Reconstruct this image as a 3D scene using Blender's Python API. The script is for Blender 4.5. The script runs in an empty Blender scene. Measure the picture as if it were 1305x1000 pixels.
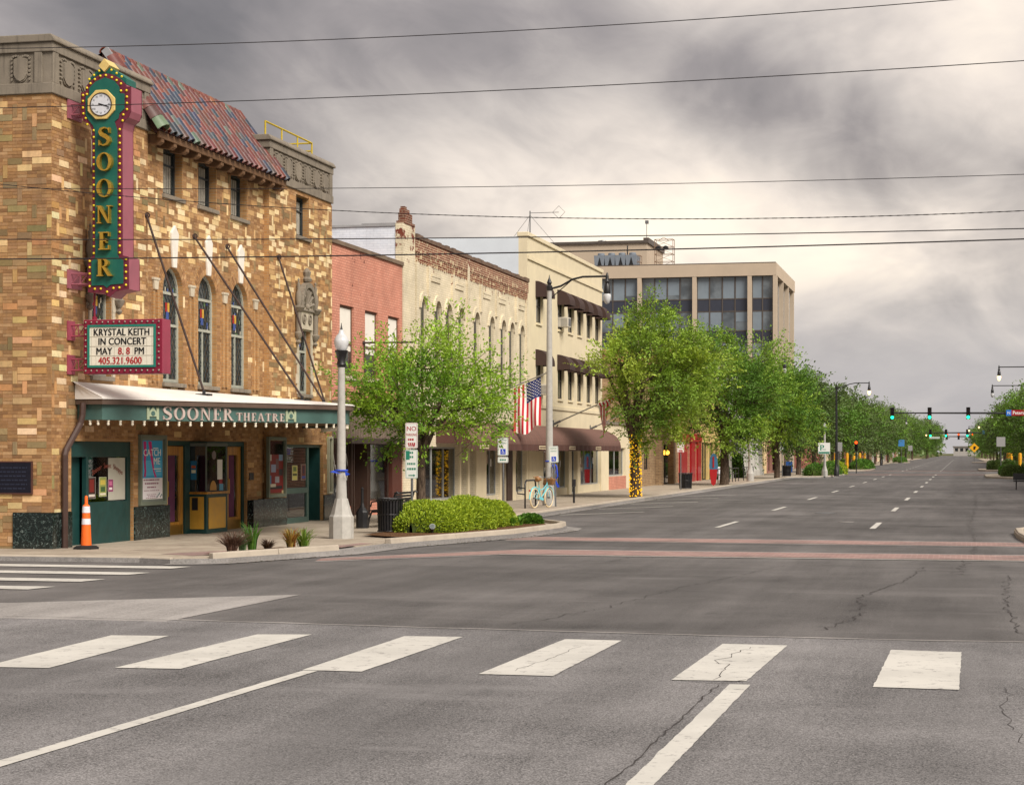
import bpy, math, random
import numpy as np
from mathutils import Vector, Matrix

R = math.radians
random.seed(7)
scene = bpy.context.scene
COL = scene.collection

# ---------------------------------------------------------------- camera
cam_data = bpy.data.cameras.new('camera')
cam_data.sensor_width = 36.0
cam_data.lens = 68.14
cam_data.shift_y = 0.059
cam_data.clip_start = 0.1
cam_data.clip_end = 6000
cam = bpy.data.objects.new('camera', cam_data)
cam.location = (0, 0, 1.9)
cam.rotation_euler = (R(90), 0, R(13.06))
COL.objects.link(cam)
scene.camera = cam

# ---------------------------------------------------------------- sky, sun, exposure
SUN_AZ, SUN_EL = 128.0, 42.0           # azimuth from the street axis (+Y) towards +X
world = bpy.data.worlds.new('World')
scene.world = world
world.use_nodes = True
wn, wl = world.node_tree.nodes, world.node_tree.links
wn.clear()
def wnode(t, **kw):
    n = wn.new(t)
    for k, v in kw.items():
        if k in ('operation', 'blend_type', 'sky_type', 'interpolation_type', 'noise_dimensions', 'data_type'):
            setattr(n, k, v)
    return n
def wmath(op, a, b=None):
    n = wn.new('ShaderNodeMath'); n.operation = op
    for i, s in enumerate((a, b)):
        if s is None: continue
        if isinstance(s, (int, float)): n.inputs[i].default_value = s
        else: wl.new(s, n.inputs[i])
    return n.outputs[0]
def wrange(v, a, b, c, d):
    n = wn.new('ShaderNodeMapRange'); n.interpolation_type = 'SMOOTHSTEP'
    wl.new(v, n.inputs[0])
    for i, s in enumerate((a, b, c, d)): n.inputs[i + 1].default_value = s
    return n.outputs[0]
out = wn.new('ShaderNodeOutputWorld')
sky = wn.new('ShaderNodeTexSky'); sky.sky_type = 'NISHITA'; sky.sun_disc = False
sky.sun_elevation = R(SUN_EL); sky.sun_rotation = R(SUN_AZ)
sky.air_density = 1.5; sky.dust_density = 3.0
bg_sky = wn.new('ShaderNodeBackground'); bg_sky.inputs['Strength'].default_value = 0.06
wl.new(sky.outputs[0], bg_sky.inputs['Color'])
tc = wn.new('ShaderNodeTexCoord')
sep = wn.new('ShaderNodeSeparateXYZ'); wl.new(tc.outputs['Generated'], sep.inputs[0])
# cloud layer: directions projected on a flat layer overhead, so that bands run and flatten to the horizon
zz = wmath('ADD', wmath('MAXIMUM', sep.outputs[2], 0.0), 0.16)
cx = wmath('DIVIDE', sep.outputs[0], zz); cy = wmath('DIVIDE', sep.outputs[1], zz)
comb = wn.new('ShaderNodeCombineXYZ'); wl.new(cx, comb.inputs[0]); wl.new(cy, comb.inputs[1])
def cloud(loc, rot, scl, scale, detail, rough, dist=0.0):
    mp = wn.new('ShaderNodeMapping'); wl.new(comb.outputs[0], mp.inputs['Vector'])
    mp.inputs['Location'].default_value = loc; mp.inputs['Rotation'].default_value = rot; mp.inputs['Scale'].default_value = scl
    nz = wn.new('ShaderNodeTexNoise'); wl.new(mp.outputs[0], nz.inputs['Vector'])
    nz.inputs['Scale'].default_value = scale; nz.inputs['Detail'].default_value = detail
    nz.inputs['Roughness'].default_value = rough; nz.inputs['Distortion'].default_value = dist
    return nz.outputs[0]
big = cloud((1.58, -5.49, 8.37), (0, 0, R(20)), (1.0, 0.50, 1), 0.95, 2, 0.45, 0.4)
mid = cloud((7.75, -0.59, 2.94), (0, 0, R(30)), (1.0, 0.42, 1), 2.4, 4, 0.55, 0.7)
fine = cloud((-5.02, -5.01, -3.81), (0, 0, R(35)), (1.0, 0.5, 1), 7.0, 6, 0.62, 0.5)
dens = wmath('ADD', wmath('ADD', wmath('MULTIPLY', big, 0.62), wmath('MULTIPLY', mid, 0.32)), wmath('MULTIPLY', fine, 0.10))
# the layer thins a little towards the horizon and is heaviest overhead of the town
dens = wmath('ADD', dens, wrange(sep.outputs[2], 0.09, 0.22, 0.035, -0.035))
ramp = wn.new('ShaderNodeValToRGB'); wl.new(dens, ramp.inputs[0])
er = ramp.color_ramp
er.elements[0].position = 0.28; er.elements[0].color = (0.085, 0.074, 0.078, 1)
er.elements[1].position = 0.71; er.elements[1].color = (1.0, 0.87, 0.69, 1)
for p_, c_ in ((0.36, (0.15, 0.131, 0.134, 1)), (0.43, (0.26, 0.226, 0.222, 1)), (0.50, (0.45, 0.398, 0.370, 1)), (0.57, (0.68, 0.595, 0.530, 1)), (0.64, (0.87, 0.755, 0.635, 1))):
    e_ = er.elements.new(p_); e_.color = c_
# the flat blue-grey bank low over the horizon
low = wrange(sep.outputs[2], 0.03, 0.115, 1.0, 0.0)
mixl = wn.new('ShaderNodeMixRGB'); wl.new(wmath('MULTIPLY', low, 0.8), mixl.inputs[0])
wl.new(ramp.outputs[0], mixl.inputs[1]); mixl.inputs[2].default_value = (0.385, 0.372, 0.385, 1)
bg_cl = wn.new('ShaderNodeBackground'); wl.new(mixl.outputs[0], bg_cl.inputs['Color'])
EXPO = 1.55
bg_cl.inputs['Strength'].default_value = 1.36 / 2 ** EXPO
mix = wn.new('ShaderNodeMixShader'); mix.inputs[0].default_value = 0.92
wl.new(bg_sky.outputs[0], mix.inputs[1]); wl.new(bg_cl.outputs[0], mix.inputs[2])
wl.new(mix.outputs[0], out.inputs['Surface'])

sun_data = bpy.data.lights.new('sun', 'SUN')
sun_data.energy = 1.5
sun_data.angle = R(30)
sun_data.color = (1.0, 0.93, 0.84)
sun = bpy.data.objects.new('sun', sun_data)
d_ = Vector((math.sin(R(SUN_AZ)) * math.cos(R(SUN_EL)), math.cos(R(SUN_AZ)) * math.cos(R(SUN_EL)), math.sin(R(SUN_EL))))
sun.rotation_euler = d_.to_track_quat('Z', 'Y').to_euler()
sun.location = (30, -10, 40)
COL.objects.link(sun)

scene.view_settings.view_transform = 'Standard'
scene.view_settings.look = 'None'
scene.view_settings.gamma = 1
scene.view_settings.exposure = EXPO
scene.view_settings.use_curve_mapping = False
scene.cycles.max_bounces = 6
scene.cycles.transparent_max_bounces = 8

# ---------------------------------------------------------------- helpers
ORG = {}
def tag(o, label=None, cat=None, group=None, kind=None):
    if label: o['label'] = label
    if cat: o['category'] = cat
    if group: o['group'] = group
    if kind: o['kind'] = kind
    return o
def thing(name, label, cat, loc=(0, 0, 0), group=None):
    o = bpy.data.objects.new(name, None)
    o.empty_display_size = 0.2
    o.location = loc
    COL.objects.link(o)
    ORG[o.name] = Vector(loc)
    return tag(o, label, cat, group)
def copy_tree(o, parent=None):
    c = o.copy(); COL.objects.link(c); c.parent = parent
    ORG[c.name] = ORG.get(o.name, Vector())
    for ch in list(o.children): copy_tree(ch, c)
    return c
def place(proto, used, loc, rz=0, label=None, scale=None):
    o = proto if not used else copy_tree(proto)
    o.location = loc; o.rotation_euler = (0, 0, rz)
    if scale: o.scale = (scale,) * 3 if isinstance(scale, (int, float)) else scale
    if label: o['label'] = label
    return o

class MB:
    def __init__(s): s.v, s.f, s.c = [], [], []
    def add(s, vs, fs, col=None):
        n = len(s.v); s.v.extend([tuple(p) for p in vs]); s.f.extend([tuple(i + n for i in f) for f in fs])
        s.c.extend([col or (1, 1, 1, 1)] * len(vs)); return s
    def box(s, x0, x1, y0, y1, z0, z1, col=None):
        vs = [(x0, y0, z0), (x1, y0, z0), (x1, y1, z0), (x0, y1, z0), (x0, y0, z1), (x1, y0, z1), (x1, y1, z1), (x0, y1, z1)]
        return s.add(vs, [(0, 3, 2, 1), (4, 5, 6, 7), (0, 1, 5, 4), (1, 2, 6, 5), (2, 3, 7, 6), (3, 0, 4, 7)], col)
    def prism(s, poly, vec, col=None):
        n = len(poly); vec = Vector(vec)
        a = [Vector(p) for p in poly]; b = [p + vec for p in a]
        fs = [tuple(range(n))[::-1], tuple(range(n, 2 * n))]
        fs += [(i, (i + 1) % n, n + (i + 1) % n, n + i) for i in range(n)]
        nrm = Vector((0, 0, 0))
        for i in range(n): nrm += a[i].cross(a[(i + 1) % n])
        if nrm.dot(vec) < 0: fs = [f[::-1] for f in fs]
        return s.add(a + b, fs, col)
    def tube(s, pts, r, n=8, cap=True, col=None):
        pts = [Vector(p) for p in pts]
        rs = r if isinstance(r, (list, tuple)) else [r] * len(pts)
        base = len(s.v); up = None
        for i, p in enumerate(pts):
            t = (pts[min(i + 1, len(pts) - 1)] - pts[max(i - 1, 0)])
            t = t.normalized() if t.length > 1e-9 else Vector((0, 0, 1))
            if up is None:
                up = Vector((0, 0, 1)) if abs(t.z) < .9 else Vector((1, 0, 0))
            a = t.cross(up)
            a = a.normalized() if a.length > 1e-6 else t.orthogonal().normalized()
            b = a.cross(t); up = b
            for k in range(n):
                th = 2 * math.pi * k / n
                s.v.append(tuple(p + (a * math.cos(th) + b * math.sin(th)) * rs[i])); s.c.append(col or (1, 1, 1, 1))
        for i in range(len(pts) - 1):
            for k in range(n):
                k2 = (k + 1) % n
                s.f.append((base + i * n + k, base + i * n + k2, base + (i + 1) * n + k2, base + (i + 1) * n + k))
        if cap:
            s.f.append(tuple(base + k for k in range(n))[::-1])
            s.f.append(tuple(base + (len(pts) - 1) * n + k for k in range(n)))
        return s
    def lathe(s, prof, c=(0, 0, 0), n=16, col=None, ph=0.0):
        base = len(s.v)
        for r, z in prof:
            for k in range(n):
                th = 2 * math.pi * k / n + ph
                s.v.append((c[0] + r * math.cos(th), c[1] + r * math.sin(th), c[2] + z)); s.c.append(col or (1, 1, 1, 1))
        m = len(prof)
        for i in range(m - 1):
            for k in range(n):
                k2 = (k + 1) % n
                s.f.append((base + i * n + k, base + i * n + k2, base + (i + 1) * n + k2, base + (i + 1) * n + k))
        s.f.append(tuple(base + k for k in range(n))[::-1]); s.f.append(tuple(base + (m - 1) * n + k for k in range(n)))
        return s
    def ball(s, c, r, n=8, m=5, col=None):
        prof = [(max(r * math.sin(math.pi * i / m), 1e-4), -r * math.cos(math.pi * i / m)) for i in range(m + 1)]
        return s.lathe(prof, c, n, col)
    def torus(s, c, R_, r, ax, n=20, m=6, col=None):
        ax = Vector(ax).normalized(); a = ax.orthogonal().normalized(); b = ax.cross(a); c = Vector(c)
        base = len(s.v)
        for i in range(n):
            th = 2 * math.pi * i / n; d = a * math.cos(th) + b * math.sin(th)
            for j in range(m):
                ph = 2 * math.pi * j / m
                s.v.append(tuple(c + d * (R_ + r * math.cos(ph)) + ax * (r * math.sin(ph)))); s.c.append(col or (1, 1, 1, 1))
        for i in range(n):
            for j in range(m):
                i2, j2 = (i + 1) % n, (j + 1) % m
                s.f.append((base + i * m + j, base + i2 * m + j, base + i2 * m + j2, base + i * m + j2))
        return s
    def mesh(s, name, mat, org=None, smooth=False, cols=False):
        me = bpy.data.meshes.new(name)
        o = org or Vector()
        me.from_pydata([(x - o[0], y - o[1], z - o[2]) for x, y, z in s.v], [], s.f)
        if mat is not None: me.materials.append(mat)
        if cols:
            at = me.color_attributes.new('Col', 'FLOAT_COLOR', 'POINT')
            at.data.foreach_set('color', np.array(s.c, dtype=np.float32).ravel())
        if smooth: me.polygons.foreach_set('use_smooth', [True] * len(me.polygons))
        me.update()
        return me
    def build(s, name, mat, parent=None, smooth=False, bevel=0, cols=False, kind=None, label=None):
        org = ORG.get(parent.name, Vector()) if parent else None
        me = s.mesh(name, mat, org, smooth, cols)
        if smooth:
            try: me.set_sharp_from_angle(angle=R(40))
            except Exception: pass
        o = bpy.data.objects.new(name, me); COL.objects.link(o)
        if parent: o.parent = parent; ORG[o.name] = ORG.get(parent.name, Vector())
        if bevel:
            b = o.modifiers.new('bevel', 'BEVEL'); b.width = bevel; b.segments = 2; b.limit_method = 'ANGLE'
        if kind: o['kind'] = kind
        if label: o['label'] = label
        return o

def np_mesh(name, V, F, mat, cols=None, smooth=False):
    """V (n,3), F (m,k) uniform faces"""
    me = bpy.data.meshes.new(name)
    n, m, k = len(V), len(F), F.shape[1]
    me.vertices.add(n); me.vertices.foreach_set('co', V.astype(np.float32).ravel())
    me.loops.add(m * k); me.loops.foreach_set('vertex_index', F.astype(np.int32).ravel())
    me.polygons.add(m); me.polygons.foreach_set('loop_start', np.arange(0, m * k, k, dtype=np.int32))
    me.update(calc_edges=True)
    me.materials.append(mat)
    if cols is not None:
        at = me.color_attributes.new('Col', 'FLOAT_COLOR', 'POINT')
        at.data.foreach_set('color', cols.astype(np.float32).ravel())
    me.polygons.foreach_set('use_smooth', [bool(smooth)] * m)
    return me
def link(name, me, parent=None, kind=None):
    o = bpy.data.objects.new(name, me); COL.objects.link(o)
    if parent: o.parent = parent; ORG[o.name] = ORG.get(parent.name, Vector())
    if kind: o['kind'] = kind
    return o

# ---------------------------------------------------------------- materials
MATS = {}
def srgb(r, g, b):
    f = lambda c: (c / 12.92 if c <= .04045 else ((c + .055) / 1.055) ** 2.4)
    return tuple(f(c / 255.0) for c in (r, g, b))
class NT:
    def __init__(s, name):
        s.m = bpy.data.materials.new(name); s.m.use_nodes = True
        s.n, s.l = s.m.node_tree.nodes, s.m.node_tree.links
        s.p = s.n['Principled BSDF']
        s.tc = s.n.new('ShaderNodeTexCoord')
        s.co = s.tc.outputs['Object']
    def set(s, inp, v):
        if isinstance(v, bpy.types.NodeSocket): s.l.new(v, inp)
        else: inp.default_value = v
    def noise(s, scale, detail=4, rough=.55, vec=None, dist=0, out=0):
        n = s.n.new('ShaderNodeTexNoise'); s.l.new(vec or s.co, n.inputs['Vector'])
        n.inputs['Scale'].default_value = scale; n.inputs['Detail'].default_value = detail
        n.inputs['Roughness'].default_value = rough; n.inputs['Distortion'].default_value = dist
        return n.outputs[out]
    def map(s, scale=(1, 1, 1), loc=(0, 0, 0), rot=(0, 0, 0), vec=None):
        n = s.n.new('ShaderNodeMapping'); s.l.new(vec or s.co, n.inputs['Vector'])
        n.inputs['Scale'].default_value = scale; n.inputs['Location'].default_value = loc; n.inputs['Rotation'].default_value = rot
        return n.outputs[0]
    def rng(s, v, a, b, c=0, d=1, smooth=True):
        n = s.n.new('ShaderNodeMapRange'); s.l.new(v, n.inputs[0])
        if smooth: n.interpolation_type = 'SMOOTHSTEP'
        for i, x in enumerate((a, b, c, d)): n.inputs[i + 1].default_value = x
        return n.outputs[0]
    def math(s, op, a, b=0.0):
        n = s.n.new('ShaderNodeMath'); n.operation = op
        s.set(n.inputs[0], a); s.set(n.inputs[1], b); return n.outputs[0]
    def mix(s, fac, a, b, mode='MIX'):
        n = s.n.new('ShaderNodeMixRGB'); n.blend_type = mode
        s.set(n.inputs[0], fac)
        for i, c in ((1, a), (2, b)):
            s.set(n.inputs[i], c if isinstance(c, bpy.types.NodeSocket) else (tuple(c) + (1,))[:4])
        return n.outputs[0]
    def grey(s, v):
        n = s.n.new('ShaderNodeCombineXYZ')
        for i in range(3): s.set(n.inputs[i], v)
        return n.outputs[0]
    def xyz(s, vec=None):
        n = s.n.new('ShaderNodeSeparateXYZ'); s.l.new(vec or s.co, n.inputs[0]); return n.outputs
    def vec(s, x, y, z):
        n = s.n.new('ShaderNodeCombineXYZ')
        for i, v in enumerate((x, y, z)): s.set(n.inputs[i], v)
        return n.outputs[0]
    def bump(s, h, strength=.3, dist=.02):
        n = s.n.new('ShaderNodeBump'); s.l.new(h, n.inputs['Height'])
        n.inputs['Strength'].default_value = strength; n.inputs['Distance'].default_value = dist
        s.l.new(n.outputs[0], s.p.inputs['Normal'])
    def done(s, col=None, rough=.6, metal=0, spec=.5):
        if col is not None: s.set(s.p.inputs['Base Color'], col if isinstance(col, bpy.types.NodeSocket) else (tuple(col) + (1,))[:4])
        s.set(s.p.inputs['Roughness'], rough)
        s.set(s.p.inputs['Metallic'], metal)
        s.p.inputs['Specular IOR Level'].default_value = spec
        MATS[s.m.name] = s.m
        return s.m
def paint(name, rgb, rough=.55, var=.14, scale=3.0, grime=.25, gcol=None, metal=0, bump=.0, bscale=60, spec=.4, streak=False):
    """painted / cast surface: base colour with cloudy variation, grime blotches and fine relief"""
    t = NT(name); base = srgb(*rgb)
    n1 = t.noise(scale, 5, .6)
    k = t.rng(n1, .25, .75, 1 - var, 1 + var, False)
    c = t.mix(1.0, base, t.grey(k), 'MULTIPLY')
    vec = t.map((6, 6, .5)) if streak else None
    n2 = t.noise(scale * .6 if not streak else 1.5, 6, .65, vec=vec)
    g = t.rng(n2, .5, .78, 0, grime)
    c = t.mix(g, c, gcol or tuple(x * .35 for x in base))
    if bump: t.bump(t.noise(bscale, 4, .6), bump, .01)
    r_ = t.rng(n1, .3, .7, max(rough - .08, .02), min(rough + .1, 1), False)
    return t.done(c, r_, metal, spec)
def plain(name, rgb, rough=.5, metal=0, spec=.4, emit=0.0):
    t = NT(name); base = srgb(*rgb)
    k = t.rng(t.noise(9, 3), .3, .7, .9, 1.1, False)
    c = t.mix(1.0, base, t.grey(k), 'MULTIPLY')
    if emit:
        t.p.inputs['Emission Color'].default_value = base + (1,)
        t.p.inputs['Emission Strength'].default_value = emit
    return t.done(c, rough, metal, spec)
def brick_mat(name, c1, c2, mortar, bw=.21, bh=.07, msize=.008, worn=None, wz=None, wamt=.5, wscale=2.5, grime=.3):
    t = NT(name); x = t.xyz()
    v = t.vec(t.math('ADD', x[0], x[1]), x[2], 0.0)
    b = t.n.new('ShaderNodeTexBrick'); t.l.new(v, b.inputs['Vector'])
    b.inputs['Scale'].default_value = 1.0
    b.inputs['Brick Width'].default_value = bw; b.inputs['Row Height'].default_value = bh
    b.inputs['Mortar Size'].default_value = msize; b.inputs['Mortar Smooth'].default_value = .1
    b.inputs['Bias'].default_value = 0
    b.inputs['Color1'].default_value = srgb(*c1) + (1,); b.inputs['Color2'].default_value = srgb(*c2) + (1,)
    b.inputs['Mortar'].default_value = srgb(*mortar) + (1,)
    c = b.outputs[0]
    n1 = t.noise(1.3, 5, .6)
    c = t.mix(1.0, c, t.grey(t.rng(n1, .25, .75, .8, 1.16, False)), 'MULTIPLY')
    st = t.noise(1.2, 6, .7, vec=t.map((4, 4, .35)))
    c = t.mix(t.rng(st, .52, .75, 0, grime), c, tuple(q * .3 for q in srgb(*c1)))
    if worn:
        nv = t.noise(wscale, 6, .68)
        if wz: nv = t.math('ADD', nv, t.rng(x[2], wz[0], wz[1], 0, wamt, False))
        c = t.mix(t.rng(nv, .66, .70, 0, 1), c, srgb(*worn))
    hgt = t.math('ADD', t.math('MULTIPLY', b.outputs[1], -1.0), t.math('MULTIPLY', t.noise(40, 3), .3))
    t.bump(hgt, .5, .008)
    return t.done(c, .85, 0, .25)

# the brick-and-block cladding takes each piece's own colour
t = NT('clay_piece')
oi = t.n.new('ShaderNodeObjectInfo')
k = t.rng(t.noise(14, 5, .65), .25, .75, .82, 1.14, False)
c = t.mix(1.0, oi.outputs['Color'], t.grey(k), 'MULTIPLY')
gp = t.n.new('ShaderNodeNewGeometry').outputs['Position']
c = t.mix(t.rng(t.noise(.9, 6, .68, vec=t.map((3, 3, .5), vec=gp)), .48, .76, 0, .42), c, (.085, .066, .048))
t.bump(t.noise(60, 3, .6), .12, .003)
CLAY = t.done(c, .8, 0, .3)
t = NT('glazed_tile')
oi = t.n.new('ShaderNodeObjectInfo')
loc_ = t.map((1, 1, 1), vec=t.tc.outputs['Object'])
k = t.rng(t.noise(6, 5, .65), .25, .75, .7, 1.2, False)
c = t.mix(1.0, oi.outputs['Color'], t.grey(k), 'MULTIPLY')
c = t.mix(t.rng(t.noise(11, 5, .7), .55, .75, 0, .35), c, (.10, .08, .07))
TILE = t.done(c, .42, 0, .45)
t = NT('brick_course')
at = t.n.new('ShaderNodeAttribute'); at.attribute_name = 'Col'
k = t.rng(t.noise(16, 5, .65), .25, .75, .8, 1.16, False)
c = t.mix(1.0, at.outputs['Color'], t.grey(k), 'MULTIPLY')
gp = t.n.new('ShaderNodeNewGeometry').outputs['Position']
st = t.noise(.9, 6, .68, vec=t.map((3, 3, .5), vec=gp))
c = t.mix(t.rng(st, .48, .76, 0, .42), c, (.085, .066, .048))
t.bump(t.noise(60, 3, .6), .12, .003)
COURSE = t.done(c, .82, 0, .3)
t = NT('vertex_coloured_print')
at = t.n.new('ShaderNodeAttribute'); at.attribute_name = 'Col'
PRINT = t.done(at.outputs['Color'], .55, 0, .3)
# leaves: colour of each leaf from its own attribute, part of the light passes through
def leaf_mat(name, trans=.25):
    t = NT(name)
    at = t.n.new('ShaderNodeAttribute'); at.attribute_name = 'Col'
    df = t.p
    t.set(df.inputs['Base Color'], at.outputs['Color']); df.inputs['Roughness'].default_value = .5
    df.inputs['Specular IOR Level'].default_value = .3
    tr = t.n.new('ShaderNodeBsdfTranslucent'); t.l.new(t.mix(1.0, at.outputs['Color'], (1.25, 1.2, .55), 'MULTIPLY'), tr.inputs[0])
    mx = t.n.new('ShaderNodeMixShader'); mx.inputs[0].default_value = trans
    t.l.new(df.outputs[0], mx.inputs[1]); t.l.new(tr.outputs[0], mx.inputs[2])
    t.l.new(mx.outputs[0], t.n['Material Output'].inputs['Surface'])
    MATS[name] = t.m; return t.m
LEAF = leaf_mat('leaf')
# bark
t = NT('bark'); v = t.map((9, 9, 1.6))
n1 = t.noise(3, 6, .65, vec=v); c = t.mix(t.rng(n1, .3, .7), srgb(52, 42, 34), srgb(112, 96, 82)); t.bump(n1, .8, .03)
BARK = t.done(c, .9, 0, .2)
# marble
t = NT('dark_green_marble')
n1 = t.noise(5.5, 9, .72, dist=2.6); n2 = t.noise(13, 9, .75, dist=2.0)
c = t.mix(t.rng(n1, .52, .66), (.008, .014, .013), (.075, .115, .105)); c = t.mix(t.rng(n2, .57, .66), c, (.34, .42, .39))
MARBLE = t.done(c, .14, 0, .5)
# cast stone
STONE = paint('cast_stone', (128, 119, 106), .85, .2, 2.2, .62, srgb(48, 44, 40), bump=.35, bscale=45, streak=True)
STONE_L = paint('pale_limestone', (188, 178, 158), .8, .16, 3, .3, srgb(110, 100, 88), bump=.2)
STONE_W = paint('white_keystone', (222, 218, 208), .7, .06, 4, .12)
CONC = paint('concrete', (178, 167, 150), .88, .13, 1.1, .3, srgb(120, 110, 98), bump=.25, bscale=80)
CONC_P = paint('lamp_post_concrete', (172, 170, 164), .8, .12, 9, .25, srgb(110, 108, 104), bump=.4, bscale=70)
GREEN = paint('dark_green_paint', (26, 62, 60), .42, .2, 4, .3)
GREEN_M = paint('marquee_green', (70, 100, 94), .5, .12, 3, .3, srgb(46, 66, 62))
BROWN = paint('brown_metal', (92, 76, 66), .5, .12, 4, .2)
WHITE_R = paint('white_roofing', (232, 228, 222), .6, .06, 2, .25, srgb(170, 160, 150))
GLASS_D = NT('dark_window_glass'); GLASS_D = GLASS_D.done((.012, .016, .018), .05, 0, .55)
t = NT('window_glass')        # clear pane: mirrors at a glancing angle, else lets the room behind show
lw = t.n.new('ShaderNodeFresnel'); lw.inputs['IOR'].default_value = 1.5
gl = t.n.new('ShaderNodeBsdfGlossy'); gl.inputs['Roughness'].default_value = .03; t.l.new(t.mix(1.0, (.9, .92, .93), (1, 1, 1), 'MULTIPLY'), gl.inputs['Color'])
tr = t.n.new('ShaderNodeBsdfTransparent'); tr.inputs[0].default_value = (.78, .82, .80, 1)
mx = t.n.new('ShaderNodeMixShader'); t.l.new(t.math('ADD', lw.outputs[0], .05), mx.inputs[0]); t.l.new(tr.outputs[0], mx.inputs[1]); t.l.new(gl.outputs[0], mx.inputs[2])
t.l.new(mx.outputs[0], t.n['Material Output'].inputs['Surface']); GLASS = t.m
t = NT('old_glass'); c = t.mix(t.rng(t.noise(2.2, 4), .35, .65), (.015, .02, .02), (.05, .055, .05)); t.bump(t.noise(6, 3), .12, .02)
OLDGLASS = t.done(c, .12, 0, .35)
BLACK = paint('black_metal', (26, 26, 29), .42, .15, 6, .2, srgb(60, 56, 52), spec=.5)
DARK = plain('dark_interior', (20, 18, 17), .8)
STEEL = paint('galvanised_steel', (126, 128, 130), .42, .12, 14, .2, metal=.7)
WHITE = plain('white_print', (236, 236, 232), .5)
BLACKP = plain('black_print', (18, 18, 20), .5)
REDP = plain('red_print', (168, 30, 34), .5)
WOOD = None
t = NT('varnished_oak'); v = t.map((14, 14, 1.0)); n1 = t.noise(2.5, 6, .6, vec=v)
c = t.mix(t.rng(n1, .3, .7), srgb(142, 92, 30), srgb(196, 142, 58)); OAK = t.done(c, .35, 0, .5)

# ================================================================ ground, roads, pavements
def asphalt(name, base, speck=.5, tint=(1, .97, .96), patch=.3, warm=None):
    t = NT(name); x = t.xyz()
    fine_ = t.noise(70, 2, .8); mid_ = t.noise(22, 5, .75)
    bigv = t.noise(.35, 6, .62); strk = t.noise(.9, 6, .65, vec=t.map((1.6, .10, 1)))
    k = t.math('ADD', t.rng(fine_, .3, .7, -speck, speck, False), t.rng(mid_, .3, .7, -.3, .3, False))
    k = t.math('ADD', k, t.rng(bigv, .3, .7, -patch, patch, False))
    k = t.math('ADD', k, t.rng(strk, .3, .7, -.22, .22, False))
    k = t.math('MAXIMUM', t.math('ADD', k, 1.0), .15)
    c = t.mix(1.0, tuple(base * q for q in tint), t.grey(k), 'MULTIPLY')
    c = t.mix(1.0, c, t.grey(t.rng(t.noise(.11, 3, .5), .3, .7, .72, 1.3, False)), 'MULTIPLY')
    # traffic wear: oil-darkened lane middles, polished wheel tracks
    lane = t.math('COSINE', t.math('MULTIPLY', t.math('ADD', x[0], .15), 1.61)); wob = t.noise(.22, 4, .6)
    c = t.mix(t.math('MULTIPLY', t.rng(lane, .2, 1.0, 0, .42), t.rng(wob, .35, .6)), c, tuple(base * .62 * q for q in tint))
    # oil drips in the wheel lanes and pale scuffs with shapes of their own
    oil = t.noise(.8, 5, .7, vec=t.map((1.2, .55, 1), (3, 7, 0)))
    c = t.mix(t.rng(oil, .60, .76, 0, .55), c, (base * .42,) * 3)
    sp = t.n.new('ShaderNodeTexVoronoi'); t.l.new(t.map((1, .45, 1)), sp.inputs['Vector']); sp.inputs['Scale'].default_value = 1.3
    c = t.mix(t.rng(sp.outputs['Distance'], .0, .09, .5, 0), c, (base * .45,) * 3)
    pale = t.noise(.5, 5, .6, vec=t.map((.5, 1.6, 1), (9, 2, 0)))
    c = t.mix(t.rng(pale, .54, .72, 0, .5), c, tuple(base * 1.55 * q for q in tint))
    t.bump(t.math('ADD', fine_, t.math('MULTIPLY', mid_, .6)), .55, .012)
    return t.done(c, t.rng(mid_, .3, .7, .78, .92, False), 0, .3)
ASPH = asphalt('asphalt', .108, .6, (1, .95, .93))
ASPH_N = asphalt('worn_asphalt', .166, .85, (1, .97, .975))
CONC_R = asphalt('concrete_roadway', .25, .2, (1, .95, .91), .14)
def road_paint(name, rgb):
    t = NT(name)
    w = t.noise(7, 9, .72); ck = t.noise(55, 4, .75)
    c = t.mix(t.rng(t.noise(1.1, 5), .3, .7), srgb(*rgb), tuple(q * .84 for q in srgb(*rgb)))
    c = t.mix(t.rng(t.math('ADD', w, t.math('MULTIPLY', ck, .35)), .72, .86, 0, .8), c, (.17, .16, .16))
    t.bump(ck, .3, .006)
    return t.done(c, .7, 0, .3)
LINE = road_paint('road_paint', (200, 198, 191))
t = NT('soil'); n1 = t.noise(28, 6, .7); c = t.mix(t.rng(n1, .35, .65), srgb(66, 46, 32), srgb(128, 96, 70)); t.bump(n1, 1, .04); SOIL = t.done(c, .95, 0, .1)
BRICKBAND = brick_mat('crosswalk_brick', (168, 104, 98), (186, 128, 120), (196, 176, 166), .2, .1, .01, grime=.25)
# lay the band's bricks in plan
t = NT('paving_brick'); x = t.xyz()
b = t.n.new('ShaderNodeTexBrick'); t.l.new(t.vec(x[0], x[1], 0.0), b.inputs['Vector'])
b.inputs['Scale'].default_value = 1; b.inputs['Brick Width'].default_value = .2; b.inputs['Row Height'].default_value = .1; b.inputs['Mortar Size'].default_value = .007
b.inputs['Color1'].default_value = srgb(136, 108, 104) + (1,); b.inputs['Color2'].default_value = srgb(154, 128, 122) + (1,); b.inputs['Mortar'].default_value = srgb(176, 150, 142) + (1,)
c = t.mix(t.rng(t.noise(.7, 6, .7), .42, .66, 0, .8), b.outputs[0], srgb(118, 104, 100)); c = t.mix(t.rng(t.noise(2.5, 6, .7), .55, .75, 0, .5), c, srgb(206, 186, 178))
PAVER = t.done(c, .85, 0, .2)
t = NT('grass_ground'); n1 = t.noise(.6, 6, .7); n2 = t.noise(12, 5, .7)
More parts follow.
